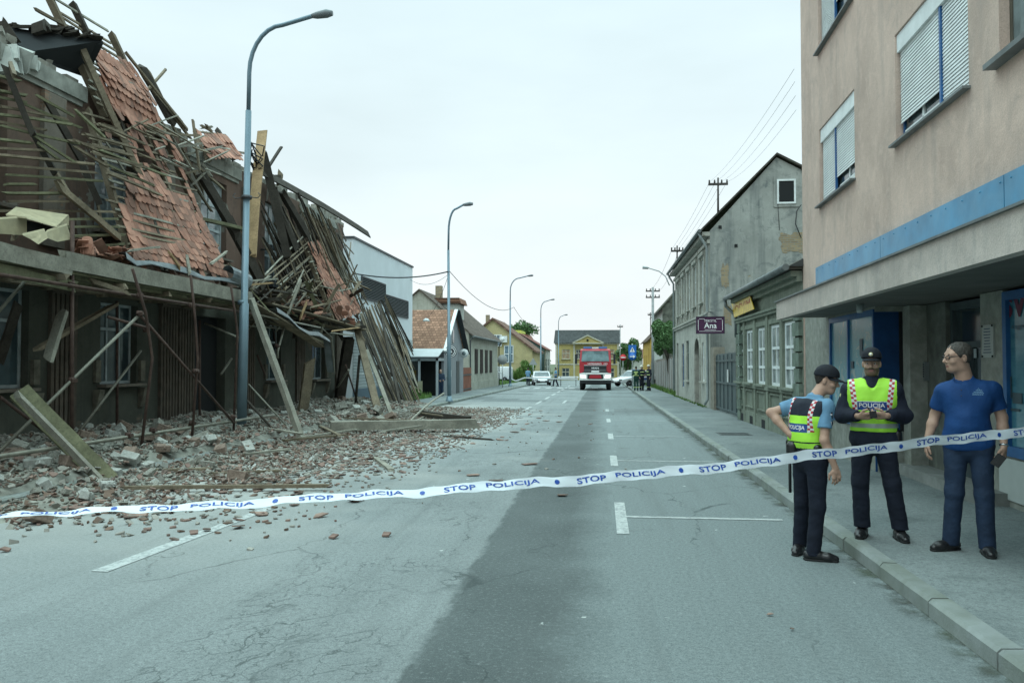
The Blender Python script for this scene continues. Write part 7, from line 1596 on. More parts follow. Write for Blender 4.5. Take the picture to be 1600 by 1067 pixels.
def torso_sd(J, r=0.0, f=(0, -1, 0), belly=0.0, k=.06, w=1.0):
    sd = SD(); pe, wa, ch, nk = [A3(*J[q]) for q in ('pelvis', 'waist', 'chest', 'neck')]; sL, sR = A3(*J['shoL']), A3(*J['shoR']); fx = A3(*f); fx /= np.linalg.norm(fx); sx = (sR-sL)/np.linalg.norm(sR-sL)
    sd.seg(pe-sx*.055*w, pe+sx*.055*w, .122+r, .122+r, k, (fx, 1.15)); sd.seg(wa-sx*.055*w, wa+sx*.055*w, .112+r, .112+r, k, (fx, 1.1)); sd.seg(wa+fx*belly*.6, wa+fx*belly*.6+A3(0, 0, .06), .12+r+belly*.5, .12+r+belly*.4, k)
    sd.seg(ch-sx*.075*w, ch+sx*.075*w, .125+r, .125+r, k, (fx, 1.1)); sd.seg(ch+A3(0, 0, .07)-sx*.09*w, ch+A3(0, 0, .07)+sx*.09*w, .105+r, .105+r, k, (fx, 1.15))
    sd.seg(sL, sR, .062+r, .062+r, k); sd.seg(nk-A3(0, 0, .04), nk+A3(0, 0, .0), .075+r, .062+r*.5, k); return sd
def person(name_label, J, loc, rz, cfg):
    T = thing('person', name_label, 'person', (0, 0, 0)); f = cfg['f']; hi = cfg.get('h', .0085); parts = []; sk = cfg.get('skin', SKIN)
    hs, Lh = head_sd(J['head'], cfg['hR'], J['neck'], cfg.get('hs', 1.0), cfg.get('hw', 1.0)); parts.append(hs.mesh(min(.005, hi) if hi < .012 else hi))
    sd = torso_sd(J, -.012, f, cfg.get('belly', 0), w=cfg.get('w', 1.0))
    for s in 'LR':
        sh, el, wr = A3(*J['sho'+s]), A3(*J['elb'+s]), A3(*J['wri'+s]); ar = cfg.get('arm', 1.0); sd.seg(sh, el, .048*ar, .040*ar, .03).seg(el, el+(wr-el)*.35, .040*ar, .040*ar, .02).seg(el+(wr-el)*.35, wr, .040*ar, .026, .02)
        hp, kn, an = A3(*J['hip'+s]), A3(*J['knee'+s]), A3(*J['ank'+s]); sd.seg(hp, kn, .075, .048, .03).seg(kn, an, .05, .036, .03)
    parts.append(sd.mesh(max(hi, .009)))
    for s in 'LR':
        d, n, side, curl = J['hand'+s]; el, wr = A3(*J['elb'+s]), A3(*J['wri'+s]); h_ = hand_sd(wr, d, n, side, curl); h_.seg(wr-(wr-el)*.15, wr, .029, .026, .015)
        parts.append(h_.mesh(.0042 if hi < .012 else hi))
    hc = A3(*J['head']); Rm = cfg['hR']; hsz = cfg.get('hs', 1.0)
    def mf(C_):
        q = (C_-hc)@Rm/hsz; out = np.zeros(len(C_), int)
        if cfg.get('stubble'): out[(q[:, 2] < -.038) & (q[:, 1] < .0) & (q[:, 2] > -.13) & (np.abs(q[:, 0]) < .075)] = 1; out[(q[:, 2] < -.078) & (q[:, 1] > -.03)] = 0
        out[(np.abs(q[:, 0]) < .021) & (q[:, 2] < -.055) & (q[:, 2] > -.074) & (q[:, 1] < -.075)] = 2; return out
    body = link('body', npmesh('body', parts, [sk, STUB, LIP], mf if hi < .012 else None), T)
    cfg['Lh'] = Lh
    if hi < .012:
        for q in (-1, 1):
            m = MB(); m.lathe(Lh(q*.0305, -.080, .004), [(.0, -.005), (.009, -.003), (.0115, .0), (.009, .004), (0, .005)], 10, tuple(-Rm[:, 1])); e = m.build('eye', EYEW, T, local=True); m = MB(); m.lathe(Lh(q*.0305, -.0845, .004), [(.0062, 0), (.005, .0015)], 10, tuple(-Rm[:, 1])); m.build('pupil', EYED, e, local=True)
            b = SD().seg(Lh(q*.014, -.083, .024), Lh(q*.034, -.084, .030), .003, .003, .008).seg(Lh(q*.034, -.084, .030), Lh(q*.05, -.070, .024), .003, .002, .008); link('eyebrow', npmesh('eyebrow', [b.mesh(.003)], [HAIR]), T)
    if cfg.get('hair'):
        hm, cut = cfg['hair']; h_ = SD().ell(Lh(0, .018, .034), np.array((.0805*cfg.get('hw', 1), .0975, .0905))*hsz, .01, Rm).ell(Lh(0, .03, -.015), np.array((.066*cfg.get('hw', 1), .062, .055))*hsz, .02, Rm)
        fw = Rm@A3(0, -1, 0); dn = Rm@A3(0, -.55, -1); cl = [(tuple(Lh(0, cut, 0)), tuple(Rm@A3(0, -1, -.55)))]; link('hair', npmesh('hair', [h_.mesh(.006 if hi < .012 else hi, cl, .004, 60)], [hm]), T)
    T.location = loc; T.rotation_euler = (0, 0, rz); return T, body
def garment(T, name, sd, mats, h=.0085, clips=(), fold=.011, fs=8, mf=None, seed=0, stretch=(1, 1, .6)):
    return link(name, npmesh(name, [sd.mesh(h, clips, fold, fs, stretch, seed)], mats, mf), T)
def decal(T, host, name, mat, verts, faces, o, u, v, n, off=.003, sub=None):
    """lay flat lettering on the cloth surface: each vertex drops along -n onto the host"""
    bv = BVHTree.FromPolygons([tuple(q.co) for q in host.data.vertices], [tuple(p.vertices) for p in host.data.polygons]); o, u, v, n = Vector(o), Vector(u).normalized(), Vector(v).normalized(), Vector(n).normalized(); out = []
    for (x, y) in verts:
        p = o+u*x+v*y; hit = bv.ray_cast(p+n*.4, -n); out.append(tuple((hit[0]+n*off) if hit[0] else p))
    me = bpy.data.meshes.new(name); me.from_pydata(out, [], faces); me.materials.append(mat); me.update(); return link(name, me, host)
def fine(verts, faces, l=.02):
    bm = bmesh.new(); vs = [bm.verts.new((x, y, 0)) for x, y in verts]
    for f in faces:
        try: bm.faces.new([vs[i] for i in f])
        except ValueError: pass
    bmesh.ops.triangulate(bm, faces=bm.faces[:])
    for _ in range(3):
        e = [x for x in bm.edges if x.calc_length() > l]
        if not e: break
        bmesh.ops.subdivide_edges(bm, edges=e, cuts=1); bmesh.ops.triangulate(bm, faces=bm.faces[:])
    bm.verts.ensure_lookup_table(); r = [(x.co.x, x.co.y) for x in bm.verts], [[q.index for q in p.verts] for p in bm.faces]; bm.free(); return r
def text_box(s, w_, h_, bold=.02):
    p, f = text_pts(s, 1, bold); a = np.array(p); lo, hi = a.min(0), a.max(0); a = (a-lo)/(hi-lo)*A3(w_, h_, 0)[:2]-A3(w_/2, h_/2, 0)[:2]; return fine([tuple(q) for q in a], f, .03)
def rect(w_, h_, nx=14, ny=5):
    v = [(-w_/2+w_*i/nx, -h_/2+h_*j/ny) for j in range(ny+1) for i in range(nx+1)]; return v, [[j*(nx+1)+i, j*(nx+1)+i+1, (j+1)*(nx+1)+i+1, (j+1)*(nx+1)+i] for j in range(ny) for i in range(nx)]
def cap(T, Lh, Rm, s=1.0, peak=.075, badge=False):
    sd = SD().ell(Lh(0, .012, .052), np.array((.086, .107, .084))*s, .01, Rm).seg(Lh(0, .01, .045), Lh(0, .01, .065), .086*s, .08*s, .02, (Rm@A3(0, 1, 0), .86)); cl = [(tuple(Lh(0, 0, .038)), tuple(Rm@A3(0, -.10, -1)))]
    c = link('cap', npmesh('cap', [sd.mesh(.006, cl, .0025, 20)], [CAPM]), T)
    m = MB(); n_ = 12; vs = []
    for i in range(n_+1):
        a = math.pi*(i/n_-.5)*.92; x, y = math.sin(a), -math.cos(a); e = max(0, math.cos(a))**.8
        vs += [tuple(Lh(x*.076, .01+y*.095, .042)), tuple(Lh(x*.080, .0+y*.10-peak*e, .036-.012*e-.014*x*x)), tuple(Lh(x*.080, .0+y*.10-peak*e, .031-.012*e-.014*x*x)), tuple(Lh(x*.076, .01+y*.095, .034))]
    fs = [(4*i+k, 4*i+(k+1) % 4, 4*i+4+(k+1) % 4, 4*i+4+k) for i in range(n_) for k in range(4)]; m.smooth = True; m.add(vs, fs); m.build('cap_peak', CAPM, c, local=True)
    if badge:
        m = MB(); m.lathe(Lh(0, -.094, .078), [(.020, 0), (.018, .006), (.009, .008)], 14, tuple(Rm@A3(0, -1, .25))); b = m.build('badge', plain('badge_gold', (.55, .50, .30), .35, .3), c, local=True); m = MB(); m.lathe(Lh(0, -.101, .080), [(.010, 0), (.009, .003)], 10, tuple(Rm@A3(0, -1, .25))); m.build('badge_crest', VWHT, b, local=True)
    return c
RZV = YAW
def sleeve(sd, J, s, r0, r1, frac=1.0, lower=False, r2=.05, k=.03):
    sh, el, wr = A3(*J['sho'+s]), A3(*J['elb'+s]), A3(*J['wri'+s])
    if not lower: e = sh+(el-sh)*frac; d = (el-sh); sd.seg(sh, e, r0, r1, k, None, [(tuple(e), tuple(d))])
    else: e = el+(wr-el)*frac; sd.seg(sh, el, r0, r1, k).seg(el, e, r1, r2, k, None, [(tuple(e), tuple(wr-el))])
    return sd
def stand(px, py, dz): p = PG(px, py, dz); return p
# ---------- officer with arm on hip, seen from behind ----------
f1 = A3(.80, .60, 0); yaw1 = math.atan2(.80, -.60)
p1 = PG(1272, 874, 0); rzL = -math.atan2(p1.x, p1.y)           # local x runs across the line of sight
J1 = dict(pelvis=(-.03, 0, .95), waist=(-.055, 0, 1.10), chest=(-.02, 0, 1.27), neck=(.02, -.005, 1.47), head=(.125, .05, 1.635), shoL=(-.135, .12, 1.40), shoR=(.115, -.12, 1.40), elbL=(-.37, .06, 1.33), wriL=(-.20, -.04, 1.14), elbR=(.095, -.19, 1.11), wriR=(.185, -.16, .86),
    hipL=(-.085, .065, .93), hipR=(.03, -.065, .93), kneeL=(-.10, .15, .51), kneeR=(.035, -.05, .50), ankL=(-.125, .27, .09), ankR=(-.005, -.03, .09), handL=(A3(.75, -.25, -.45), A3(-.5, -.5, .1), -1, .9), handR=(A3(.12, .03, -1), A3(.3, -.9, 0), 1, .5))
R1 = rotm(math.atan2(.93, .1), R(14))
T1, _ = person('police officer in blue shirt sleeves and neon vest seen from behind with hand on hip', J1, p1, rzL, dict(f=f1, hR=R1, hair=(HAIR, .03), skin=SKIN2, w=.95))
c1 = cap(T1, (lambda x, y, z: A3(*J1['head'])+R1@A3(x, y, z)), R1, 1.04, .078)
sd = torso_sd(J1, .006, f1, 0, w=.95); sleeve(sd, J1, 'L', .068, .066, .62); sleeve(sd, J1, 'R', .070, .066, .66)
sd.seg(A3(*J1['neck'])-A3(0, 0, .03), A3(*J1['neck'])+A3(.01, 0, .025), .074, .070, .02, None, [(tuple(A3(*J1['neck'])+A3(0, 0, .03)), (.2, .1, 1))])
garment(T1, 'shirt', sd, [LBLUE], clips=[((0, 0, 1.0), (0, 0, -1))])
side1 = A3(.60, -.80, 0); O1 = A3(*J1['chest'])
def v1(C_):
    q = C_-O1; x = q@side1; b = -(q@f1); z = C_[:, 2]; out = np.zeros(len(C_), int); out[z > 1.315] = 1; out[z < 1.025] = 1
    st = (np.abs(np.abs(x)-.135) < .022+.0*z) & (z > 1.17); ck = ((np.floor(z/.022)+np.floor((np.abs(x)-.113)/.022)) % 2 == 0); out[st & ck] = 3; out[st & ~ck] = 2
    out[(b > 0) & (np.abs(z-1.205) < .038) & (np.abs(x) < .112)] = 4; out[(b > 0) & (np.abs(z-1.075) < .006)] = 1; return out
sd = torso_sd(J1, .020, f1, 0, w=.95); cl = [((0, 0, .99), (0, 0, -1)), (tuple(A3(*J1['neck'])+A3(0, 0, -.035)-f1*.0), (.35, .25, 1))]
for s, sg_ in (('L', -1), ('R', 1)): sd.p.append(('s', tuple(A3(*J1['sho'+s])+side1*sg_*.075-A3(0, 0, .05)), tuple(A3(*J1['sho'+s])+side1*sg_*.075+A3(0, 0, .1)), .082, .082, 0, None, None, True))
V1 = garment(T1, 'police_vest', sd, [NEON, VNAVY, VWHT, VRED, VBLUE], .006, cl, .006, 9, v1)
n1 = -f1; u1 = side1; cB = O1-A3(0, 0, .065)
v_, f_ = text_box('POLICIJA', .19, .048); decal(T1, V1, 'lettering', VWHT, v_, f_, tuple(cB), tuple(u1), (0, 0, 1), tuple(n1), .004)
trousers(T1, J1, NAVYT, f=f1, seed=3, waist=.145)
shoe(T1, J1['ankR'], (J1['ankR'][0]+.2, J1['ankR'][1]-.0, 0), BLACK); shoe(T1, J1['ankL'], (J1['ankL'][0]-.04, J1['ankL'][1]-.2, 0), BLACK)
sd = SD(); ctr = A3(*J1['waist'])-A3(-.01, 0, .10); sd.seg(ctr-side1*.05, ctr+side1*.05, .137, .137, .02, (f1, 1.12), [(tuple(ctr+A3(0, 0, .025)), (0, 0, 1)), (tuple(ctr-A3(0, 0, .025)), (0, 0, -1))]); bel = garment(T1, 'duty_belt', sd, [BLACK], .008, (), .0)
for (q, w2, h2, nm) in ((ctr-side1*.17-f1*.06, .03, .09, 'holster'), (ctr+side1*.16-f1*.02, .025, .05, 'pouch'), (ctr-side1*.04-f1*.135, .04, .05, 'pouch'), (ctr-f1*.0+side1*.10+f1*.10, .02, .06, 'radio')):
    sd = SD().seg(q-A3(0, 0, h2), q+A3(0, 0, h2*.6), w2+.012, w2+.015, .01); garment(T1, nm, sd, [BLACK], .008, (), 0)
m = MB(); m.tube([ctr-side1*.20-f1*.05-A3(0, 0, .02), ctr-side1*.20-f1*.05-A3(0, 0, .42)], .014, 8); m.build('baton', BLACK, T1, local=True)
q = A3(*J1['shoR'])+A3(.03, -.062, -.07); m = MB(); m.frame(q, (.022, .006, 0), (0, .004, 0), (0, 0, .028)); m.lathe(q-A3(0, .0, .07), [(.026, 0), (.024, .012)], 12, (.3, -.9, 0)); m.build('shoulder_badge', NAVY, T1, local=True)
m = MB(); m.frame(q+A3(0, -.012, -.07), (.012, .004, 0), (0, .003, 0), (0, 0, .016)); m.frame(q+A3(.0, -.005, .008), (.018, .005, 0), (0, .003, 0), (0, 0, .006)); m.build('badge_emblem', VWHT, T1, local=True)
# ---------- officer facing the camera holding a radio ----------
p2 = PG(1365, 839, .13); f2 = A3(0, -1, 0); rz2 = -math.atan2(p2.x, p2.y)
J2 = dict(pelvis=(.015, 0, .96), waist=(.01, 0, 1.10), chest=(0, 0, 1.28), neck=(0, .0, 1.48), head=(0, -.015, 1.66), shoL=(-.185, 0, 1.405), shoR=(.185, 0, 1.405), elbL=(-.262, -.03, 1.16), wriL=(-.115, -.21, 1.165), elbR=(.27, -.02, 1.17), wriR=(.12, -.21, 1.175),
    hipL=(-.085, 0, .94), hipR=(.105, 0, .94), kneeL=(-.115, -.02, .52), kneeR=(.165, -.02, .52), ankL=(-.10, 0, .14), ankR=(.225, .0, .14), handL=(A3(.9, -.25, .05), A3(-.2, -.8, -.5), -1, .75), handR=(A3(-.9, -.25, .02), A3(.2, -.8, -.5), 1, .75))
R2 = rotm(R(-3), R(2))
T2, _ = person('police officer facing the camera in dark jacket and neon vest holding a small radio', J2, p2, rz2, dict(f=f2, hR=R2, hair=(HAIR, .03), stubble=True))
cap(T2, (lambda x, y, z: A3(*J2['head'])+R2@A3(x, y, z+.013)), R2, 1.02, .06, True)
mo = SD().seg(A3(*J2['head'])+R2@A3(-.022, -.088, -.050), A3(*J2['head'])+R2@A3(.022, -.088, -.050), .0055, .0055, .002); link('moustache', npmesh('moustache', [mo.mesh(.003)], [HAIR]), T2)
sd = torso_sd(J2, .028, f2, 0); sleeve(sd, J2, 'L', .078, .078, .90, True, .052); sleeve(sd, J2, 'R', .078, .078, .90, True, .052)
sd.seg(A3(*J2['pelvis'])-A3(.07, 0, .02), A3(*J2['pelvis'])+A3(.07, 0, -.02), .145, .145, .05, (f2, 1.1)); sd.seg(A3(0, .01, 1.47), A3(0, .0, 1.525), .090, .076, .02, None, [((0, 0, 1.535), (0, .25, 1))])
garment(T2, 'jacket', sd, [NAVY], clips=[((0, 0, .885), (0, 0, -1))], fold=.013, seed=5)
sd = SD().seg(A3(0, -.03, 1.45), A3(0, -.02, 1.50), .068, .06, .01, None, [((0, 0, 1.515), (0, .3, 1))]); garment(T2, 'collar', sd, [LBLUE if False else NAVYT], .007, (), 0)
def v2(C_):
    x, y, z = C_[:, 0], C_[:, 1], C_[:, 2]; out = np.zeros(len(C_), int); out[np.abs(x) > .215] = 1
    st = (np.abs(np.abs(x)-(.172-(1.45-z)*.12)) < .024) & (z > 1.20) ; ck = ((np.floor(z/.024)+np.floor((np.abs(x)-(.148-(1.45-z)*.12))/.024)) % 2 == 0); out[st & ck & (y < .1)] = 3; out[st & ~ck] = 2
    out[(y < 0) & (np.abs(z-1.262) < .044) & (np.abs(x) < .132)] = 2; out[(y < 0) & (np.abs(z-1.262) < .040) & (np.abs(x) < .128)] = 4; out[np.abs(z-1.075) < .022] = 5; return out
sd = torso_sd(J2, .042, f2, 0); cl = [((0, 0, 1.02), (0, 0, -1)), ((0, -.1, 1.385), (.55, -1, .45)), ((0, -.1, 1.385), (-.55, -1, .45))]
cl = [((0, 0, 1.015), (0, 0, -1))]
for s, sg_ in (('L', -1), ('R', 1)): sd.p.append(('s', (sg_*.285, 0, 1.25), (sg_*.285, 0, 1.6), .088, .07, 0, None, None, True))
sd.p.append(('s', (0, -.17, 1.385), (0, -.13, 1.56), .012, .11, 0, None, None, True)); sd.p.append(('s', (0, .02, 1.50), (0, .02, 1.62), .10, .11, 0, None, None, True))
V2 = garment(T2, 'police_vest', sd, [NEON, VNAVY, VWHT, VRED, VBLUE, REFL], .006, cl, .007, 8, v2)
v_, f_ = text_box('POLICIJA', .225, .052); decal(T2, V2, 'lettering', VWHT, v_, f_, (0, -.1, 1.262), (1, 0, 0), (0, 0, 1), (0, -1, 0), .004)
trousers(T2, J2, NAVYT, rt=.100, rk=.078, ra=.076, seed=7, fold=.012)
for s in 'LR': a = J2['ank'+s]; shoe(T2, (a[0], a[1]+.02, 0), (a[0]+(-.03 if s == 'L' else .06), a[1]-.22, 0), BLACK, 1.05, True)
m = MB(); q = A3(.01, -.33, 1.19); m.frame(q, (.03, .006, .006), (0, .016, 0), (-.006, 0, .032)); m.tube([q+A3(-.02, 0, .025), q+A3(-.055, -.01, .075)], .006, 6); m.build('radio', BLACK, T2, local=True)
q = A3(.215, -.03, .955); garment(T2, 'pouch', SD().seg(q-A3(0, 0, .04), q+A3(0, 0, .04), .045, .045, .01), [BLACK], .008, (), 0)
q = A3(-.262, -.045, 1.35); m = MB(); m.lathe(q, [(.03, 0), (.026, .008), (.012, .010)], 14, (-.6, -.8, .1)); m.build('sleeve_badge', plain('badge_cloth', (.35, .38, .22), .6), T2, local=True)
# ---------- man in blue polo ----------
p3 = PG(1515, 862, .13); f3 = A3(-.20, -.98, 0); rz3 = -math.atan2(p3.x, p3.y)
J3 = dict(pelvis=(.0, 0, .98), waist=(.0, 0, 1.12), chest=(-.0, 0, 1.32), neck=(-.02, .01, 1.52), head=(-.07, -.025, 1.715), shoL=(-.18, -.02, 1.415), shoR=(.19, .03, 1.425), elbL=(-.255, .07, 1.20), wriL=(-.325, -.01, .95), elbR=(.262, .06, 1.19), wriR=(.27, -.05, .945),
    hipL=(-.095, 0, .95), hipR=(.10, 0, .95), kneeL=(-.11, -.03, .52), kneeR=(.115, -.03, .52), ankL=(-.145, .0, .09), ankR=(.135, -.03, .09), handL=(A3(-.05, -.12, -1), A3(-1, -.2, 0), -1, .5), handR=(A3(-.08, -.15, -1), A3(.9, -.45, 0), 1, 1.0))
R3 = rotm(R(-62), R(4))
T3, _ = person('man in royal blue polo shirt and dark jeans with glasses standing on the pavement', J3, p3, rz3, dict(f=f3, hR=R3, hair=(HAIRG, -.022), belly=.03, w=.95, hw=1.05, hs=1.13, arm=1.12, stubble=False))
sd = torso_sd(J3, .012, f3, .045, w=.98); sleeve(sd, J3, 'L', .074, .070, .72); sleeve(sd, J3, 'R', .074, .070, .72); sd.seg(A3(*J3['pelvis'])-A3(.07, 0, .0), A3(*J3['pelvis'])+A3(.07, 0, .0), .140, .140, .05, (f3, 1.05)); sd.p.append(('s', tuple(A3(*J3['neck'])+A3(-.02, -.05, -.005)), tuple(A3(*J3['neck'])+A3(-.02, -.03, .12)), .062, .12, 0, None, None, True))
PO = garment(T3, 'polo_shirt', sd, [POLO], clips=[((0, 0, .90), (0, 0, -1))], fold=.009, seed=9, fs=7)
sd = SD().seg(A3(*J3['neck'])+A3(0, 0, -.045), A3(*J3['neck'])+A3(-.005, 0, .012), .098, .082, .02, None, [(tuple(A3(*J3['neck'])+A3(0, 0, .02)), (-.1, -.35, 1))]); sd.p.append(('s', tuple(A3(*J3['neck'])+A3(-.03, -.13, -.09)), tuple(A3(*J3['neck'])+A3(-.02, -.09, .05)), .012, .05, 0, None, None, True)); sd.p.append(('s', tuple(A3(*J3['neck'])+A3(0, 0, -.2)), tuple(A3(*J3['neck'])+A3(0, 0, .1)), .066, .070, 0, None, None, True))
garment(T3, 'collar', sd, [POLO], .006, (), 0)
m = MB()
for k in range(2): q = A3(*J3['chest'])+A3(-.045, -.172+.012*k, .11-.05*k); m.lathe(q, [(.006, 0), (.005, .004)], 8, (-.2, -1, 0))
m.build('button', BLACK, T3, local=True)
sc_ = [((-.045, -.02), (.045, -.016)), ((-.035, -.006), (.035, -.004)), ((-.02, .008), (.03, .008)), ((-.01, .008), (.0, .028)), ((.0, .028), (.012, .010)), ((-.045, -.03), (.04, -.028))]
v_, f_ = [], []
for (a, b) in sc_:
    n_ = 6
    for i in range(n_):
        x0, y0 = a[0]+(b[0]-a[0])*i/n_, a[1]+(b[1]-a[1])*i/n_; x1, y1 = a[0]+(b[0]-a[0])*(i+.7)/n_, a[1]+(b[1]-a[1])*(i+.7)/n_; bi = len(v_); v_ += [(x0, y0-.002), (x1, y1-.002), (x1, y1+.002), (x0, y0+.002)]; f_.append([bi, bi+1, bi+2, bi+3])
decal(T3, PO, 'chest_emblem', plain('emblem_pale_blue', (.25, .45, .60), .6), v_, f_, (.085, -.1, 1.42), (1, 0, 0), (0, 0, 1), (0, -1, 0), .003)
trousers(T3, J3, JEAN, rt=.102, rk=.076, ra=.070, waist=.155, seed=12, fold=.010, f=f3)
shoe(T3, (J3['ankL'][0], .02, 0), (J3['ankL'][0]-.15, -.14, 0), BLACK, 1.08); shoe(T3, (J3['ankR'][0], .0, 0), (J3['ankR'][0]+.03, -.22, 0), BLACK, 1.08)
Lh = lambda x, y, z: A3(*J3['head'])+R3@(A3(x*1.05, y, z)*1.13)
m = MB()
for q in (-1, 1):
    pts = [Lh(q*.032+.022*math.cos(a), -.100+.010*abs(q*.032+.022*math.cos(a))/.05, .006+.014*math.sin(a)) for a in np.linspace(0, 2*math.pi, 13)]; m.tube(pts, .0034, 5); m.tube([Lh(q*.054, -.092, .010), Lh(q*.078, -.05, .012), Lh(q*.084, .01, .008)], .0034, 5)
m.tube([Lh(-.01, -.104, .008), Lh(.01, -.104, .008)], .002, 5); m.build('glasses', BLACK, T3, local=True)
wr = A3(*J3['wriR']); m = MB(); m.lathe(wr+A3(0, .008, .02), [(.034, 0), (.036, .006), (.034, .016)], 16, (-.05, -.35, -1)); m.build('wristwatch', CHROME, T3, local=True)
m = MB(); q = wr+A3(-.045, -.06, -.115); m.frame(q, (.032, .0, -.02), (0, .010, 0), (.03, 0, .045)); m.build('phone', BLACK, T3, local=True)
# ---------- distant figures, coarse meshes ----------
def far_person(label, px, py, dz, face, tops, legs, H=1.78, Y=None, pose='stand', hat=None, extra=None, seed=0):
    p = PG(px, py, dz)
    if Y: q = PY(px, py, Y); p = Vector((q.x, Y, gz(Y)+dz))
    s = H/1.8; rz = -math.atan2(p.x, p.y); fx = A3(math.sin(face), -math.cos(face), 0); sx = A3(math.cos(face), math.sin(face), 0); z = lambda a: A3(0, 0, a*s)
    st = {'walk': (.24, -.2), 'stand': (0.02, -.02)}[pose]
    J = dict(pelvis=z(.95), waist=z(1.09), chest=z(1.28), neck=z(1.48), head=z(1.66)+fx*.02, hipL=z(.93)-sx*.09, hipR=z(.93)+sx*.09, kneeL=z(.5)-sx*.1+fx*(st[0]*.6+.03), kneeR=z(.5)+sx*.1+fx*(st[1]*.3+.03), ankL=z(.09)-sx*.1+fx*st[0], ankR=z(.09)+sx*.1+fx*st[1],
        shoL=z(1.42)-sx*.18, shoR=z(1.42)+sx*.18, elbL=z(1.16)-sx*.25, elbR=z(1.16)+sx*.25-fx*.02)
    a = {'stand': (.18, .16), 'walk': (.1, -.1)}[pose]
    J['wriL'] = z(1.08)-sx*.12+fx*.2 if seed % 2 else z(.92)-sx*.24+fx*a[0]; J['wriR'] = z(.92)+sx*.25+fx*.05 if not seed % 3 else z(1.1)+sx*.10+fx*.22
    J['handL'] = (J['wriL']-J['elbL'], -sx, -1, .4); J['handR'] = (J['wriR']-J['elbR'], sx, 1, .4)
    J = {k: (tuple(v) if not k.startswith('hand') else v) for k, v in J.items()}; hR = rotm(math.atan2(fx[0], -fx[1]), 0)
    T, _ = person(label, J, p, rz, dict(f=fx, hR=hR, h=.022, hair=(HAIR, .02)))
    sd = torso_sd(J, .02, fx); sleeve(sd, J, 'L', .07, .066, .85, tops[1], .05); sleeve(sd, J, 'R', .07, .066, .85, tops[1], .05); garment(T, 'jacket' if tops[1] else 'shirt', sd, [tops[0]], .022, [((0, 0, .9*s), (0, 0, -1))], 0)
    trousers(T, J, legs, h=.02, fold=0, f=tuple(fx), rk=.08, ra=.075)
    for q in 'LR': shoe(T, (J['ank'+q][0], J['ank'+q][1], 0), tuple(A3(*J['ank'+q])+fx*.2), BLACK, 1.05)
    if hat:
        hd = A3(*J['head']); garment(T, 'helmet' if hat is not CAPM else 'cap', SD().ell(hd+A3(0, 0, .05), (.12 if hat is not CAPM else .095, .14 if hat is not CAPM else .11, .11), .01), [hat], .018, [(tuple(hd+A3(0, 0, .01)), (0, 0, -1))], 0)
    if extra: extra(T, J, fx, sx, s)
    return T
FGRN = M('firefighter_dark_green', (.015, .05, .04), .2, 5); FBLK = M('firefighter_dark_blue', (.012, .016, .025), .2, 5); HELM = plain('helmet_cream', (.55, .53, .42), .35); BANDY = plain('reflective_yellow', (.50, .60, .22), .4)
def bands(T, J, fx, sx, s):
    for nm, q, r, z0 in (('reflective_band', A3(*J['waist']), .165, .02), ('reflective_band', A3(*J['chest']), .172, .05)):
        garment(T, nm, SD().seg(q-sx*.05, q+sx*.05, r, r, 0, (tuple(fx), 1.12), [(tuple(q+A3(0, 0, z0+.025)), (0, 0, 1)), (tuple(q+A3(0, 0, z0-.025)), (0, 0, -1))]), [BANDY], .016, (), 0)
    for k in 'LR':
        q = A3(*J['ank'+k])+A3(0, 0, .14); garment(T, 'reflective_band', SD().seg(q, q+A3(0, 0, .05), .086, .086, 0, None, [(tuple(q+A3(0, 0, .05)), (0, 0, 1)), (tuple(q), (0, 0, -1))]), [BANDY], .016, (), 0)
def tank(T, J, fx, sx, s):
    bands(T, J, fx, sx, s); q = A3(*J['chest'])-fx*.2; garment(T, 'shoulder_strap', SD().seg(q+A3(0, 0, .1)-sx*.07, q-A3(0, 0, .12)-sx*.04, .03, .03, 0).seg(q+A3(0, 0, .1)+sx*.07, q-A3(0, 0, .12)+sx*.04, .03, .03, 0), [BANDY], .016, (), 0)
far_person('firefighter in green dungarees with back to the camera beside the police car', 994, 611, .13, math.pi, (FGRN, True), FGRN, 1.78, 57.6, 'stand', None, tank, 1)
far_person('firefighter with white helmet standing between the other two firefighters', 1002.5, 610, .13, R(25), (FBLK, True), FBLK, 1.82, 58.6, 'stand', HELM, bands, 2)
far_person('firefighter with cream helmet standing nearest the pale garden wall', 1014, 611, .13, R(-60), (FBLK, True), FBLK, 1.86, 57.8, 'stand', HELM, bands, 3)
far_person('distant police officer standing left of the white saloon car', 825, 602, 0, R(160), (LBLUE, False), NAVYT, 1.78, 78.5, 'stand', CAPM, None, 5)
far_person('distant police officer walking to the left past the white saloon car', 868.5, 601, 0, R(-80), (LBLUE, False), NAVYT, 1.80, 77.5, 'walk', CAPM, None, 4)
far_person('woman in dark blue coat standing in the porch doorway of the grey house', 688, 617, .0, R(20), (M('dark_blue_coat', (.02, .035, .065), .2, 5), True), JEAN, 1.68, 45.2, 'stand', None, None, 7)
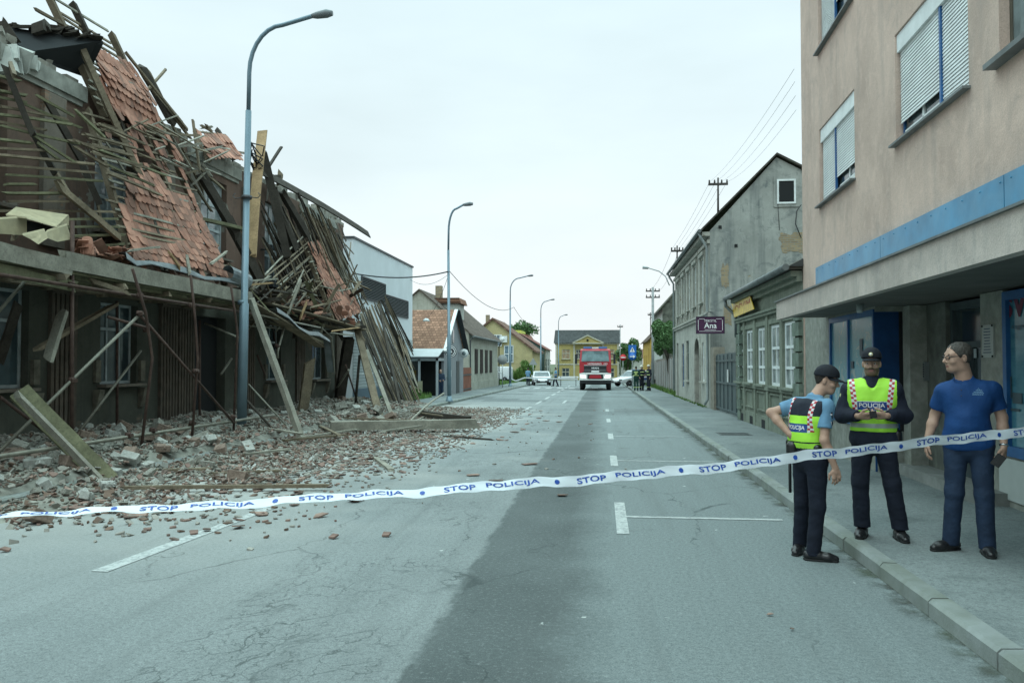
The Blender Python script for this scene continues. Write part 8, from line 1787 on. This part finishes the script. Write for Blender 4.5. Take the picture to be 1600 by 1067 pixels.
# ---------- police tape in the foreground ----------
TAPEM = NT('police_tape_white'); TAPEM.b.inputs['Transmission Weight'].default_value = 0.0; TAPEM = TAPEM.done((.60, .66, .70), .35, 0, .5); TBLUE = plain('tape_blue_print', (.015, .07, .33), .4)
T0_ = 4.2
def tpt(n):                              # n = dot number; the tape is a straight taut line in the street
    t = T0_*(1+.0459*n); r = T0_*(-.2974+.1796*n); return t, r
ypix = [(-40, 806), (100, 800), (230, 795), (430, 783), (655, 768), (868, 752), (1064, 736), (1247, 714.5), (1413, 695), (1561, 678), (1660, 667)]
def tape_c(n):
    t, r = tpt(n); px = 800+r/t*FPX; y = np.interp(px, [a for a, b in ypix], [b for a, b in ypix]); d = ray(px, y); return CAM+d*t, px
def tape_up(n, px):
    tw = np.interp(px, [0, 200, 430, 655, 868, 1064, 1247, 1450], [81, 74, 60, 50, 40, 28, 14, 0]); c0, _ = tape_c(n-.01); c1, _ = tape_c(n+.01); d = (c1-c0).normalized(); up = (Z3-d*Z3.dot(d)).normalized(); hh = d.cross(up); a = R(tw+6*math.sin(n*2.3)); return (up*math.cos(a)-hh*math.sin(a)).normalized() , d
N0, N1, STEP = -2.2, 7.2, .02; TW = .064
tp = thing('police_tape', 'white tape printed STOP POLICIJA in blue stretched across the foreground', 'barrier tape', tape_c(2.5)[0])
def tw_pt(n, s, off=0):
    c, px = tape_c(n); up, d = tape_up(n, px); nn = d.cross(up); c = c+Z3*(.004*math.sin(n*5)+.004*math.sin(n*11)+.002*math.sin(n*31))+nn*(s*.010*math.sin(n*17+s*5)); return c+up*(s*TW)+nn*off
m = MB(); k = 0; n = N0; vs = []
while n < N1:
    for s in (-.5, -.17, .17, .5): vs.append(tw_pt(n, s))
    n += STEP; k += 1
m.smooth = True; m.add(vs, [(4*i+j, 4*i+4+j, 4*i+5+j, 4*i+1+j) for i in range(k-1) for j in range(3)]); tb_ = m.build('tape', TAPEM, tp)
def on_tape(name, verts, faces, n0, sgn):
    m = MB(); LEN = .1854*T0_; m.add([tw_pt(n0+x/LEN, y/TW, sgn*.0022) for x, y in verts], faces); return m.build(name, TBLUE, tb_)
ts = text_box('STOP', .18, .036, .02); tpz = text_box('POLICIJA', .315, .036, .02); dot = ([(.015*math.cos(a), .015*math.sin(a)) for a in np.linspace(0, 2*math.pi, 21)[:-1]], [list(range(20))])
chk = (tape_c(3)[0]-CAM); up, d = tape_up(3, 1064); sg_ = -1 if d.cross(up).dot(chk) > 0 else 1
for k in range(-2, 7):
    on_tape('dot', dot[0], dot[1], k, sg_); on_tape('lettering', ts[0], ts[1], k+.27, sg_); on_tape('lettering', tpz[0], tpz[1], k+.665, sg_)
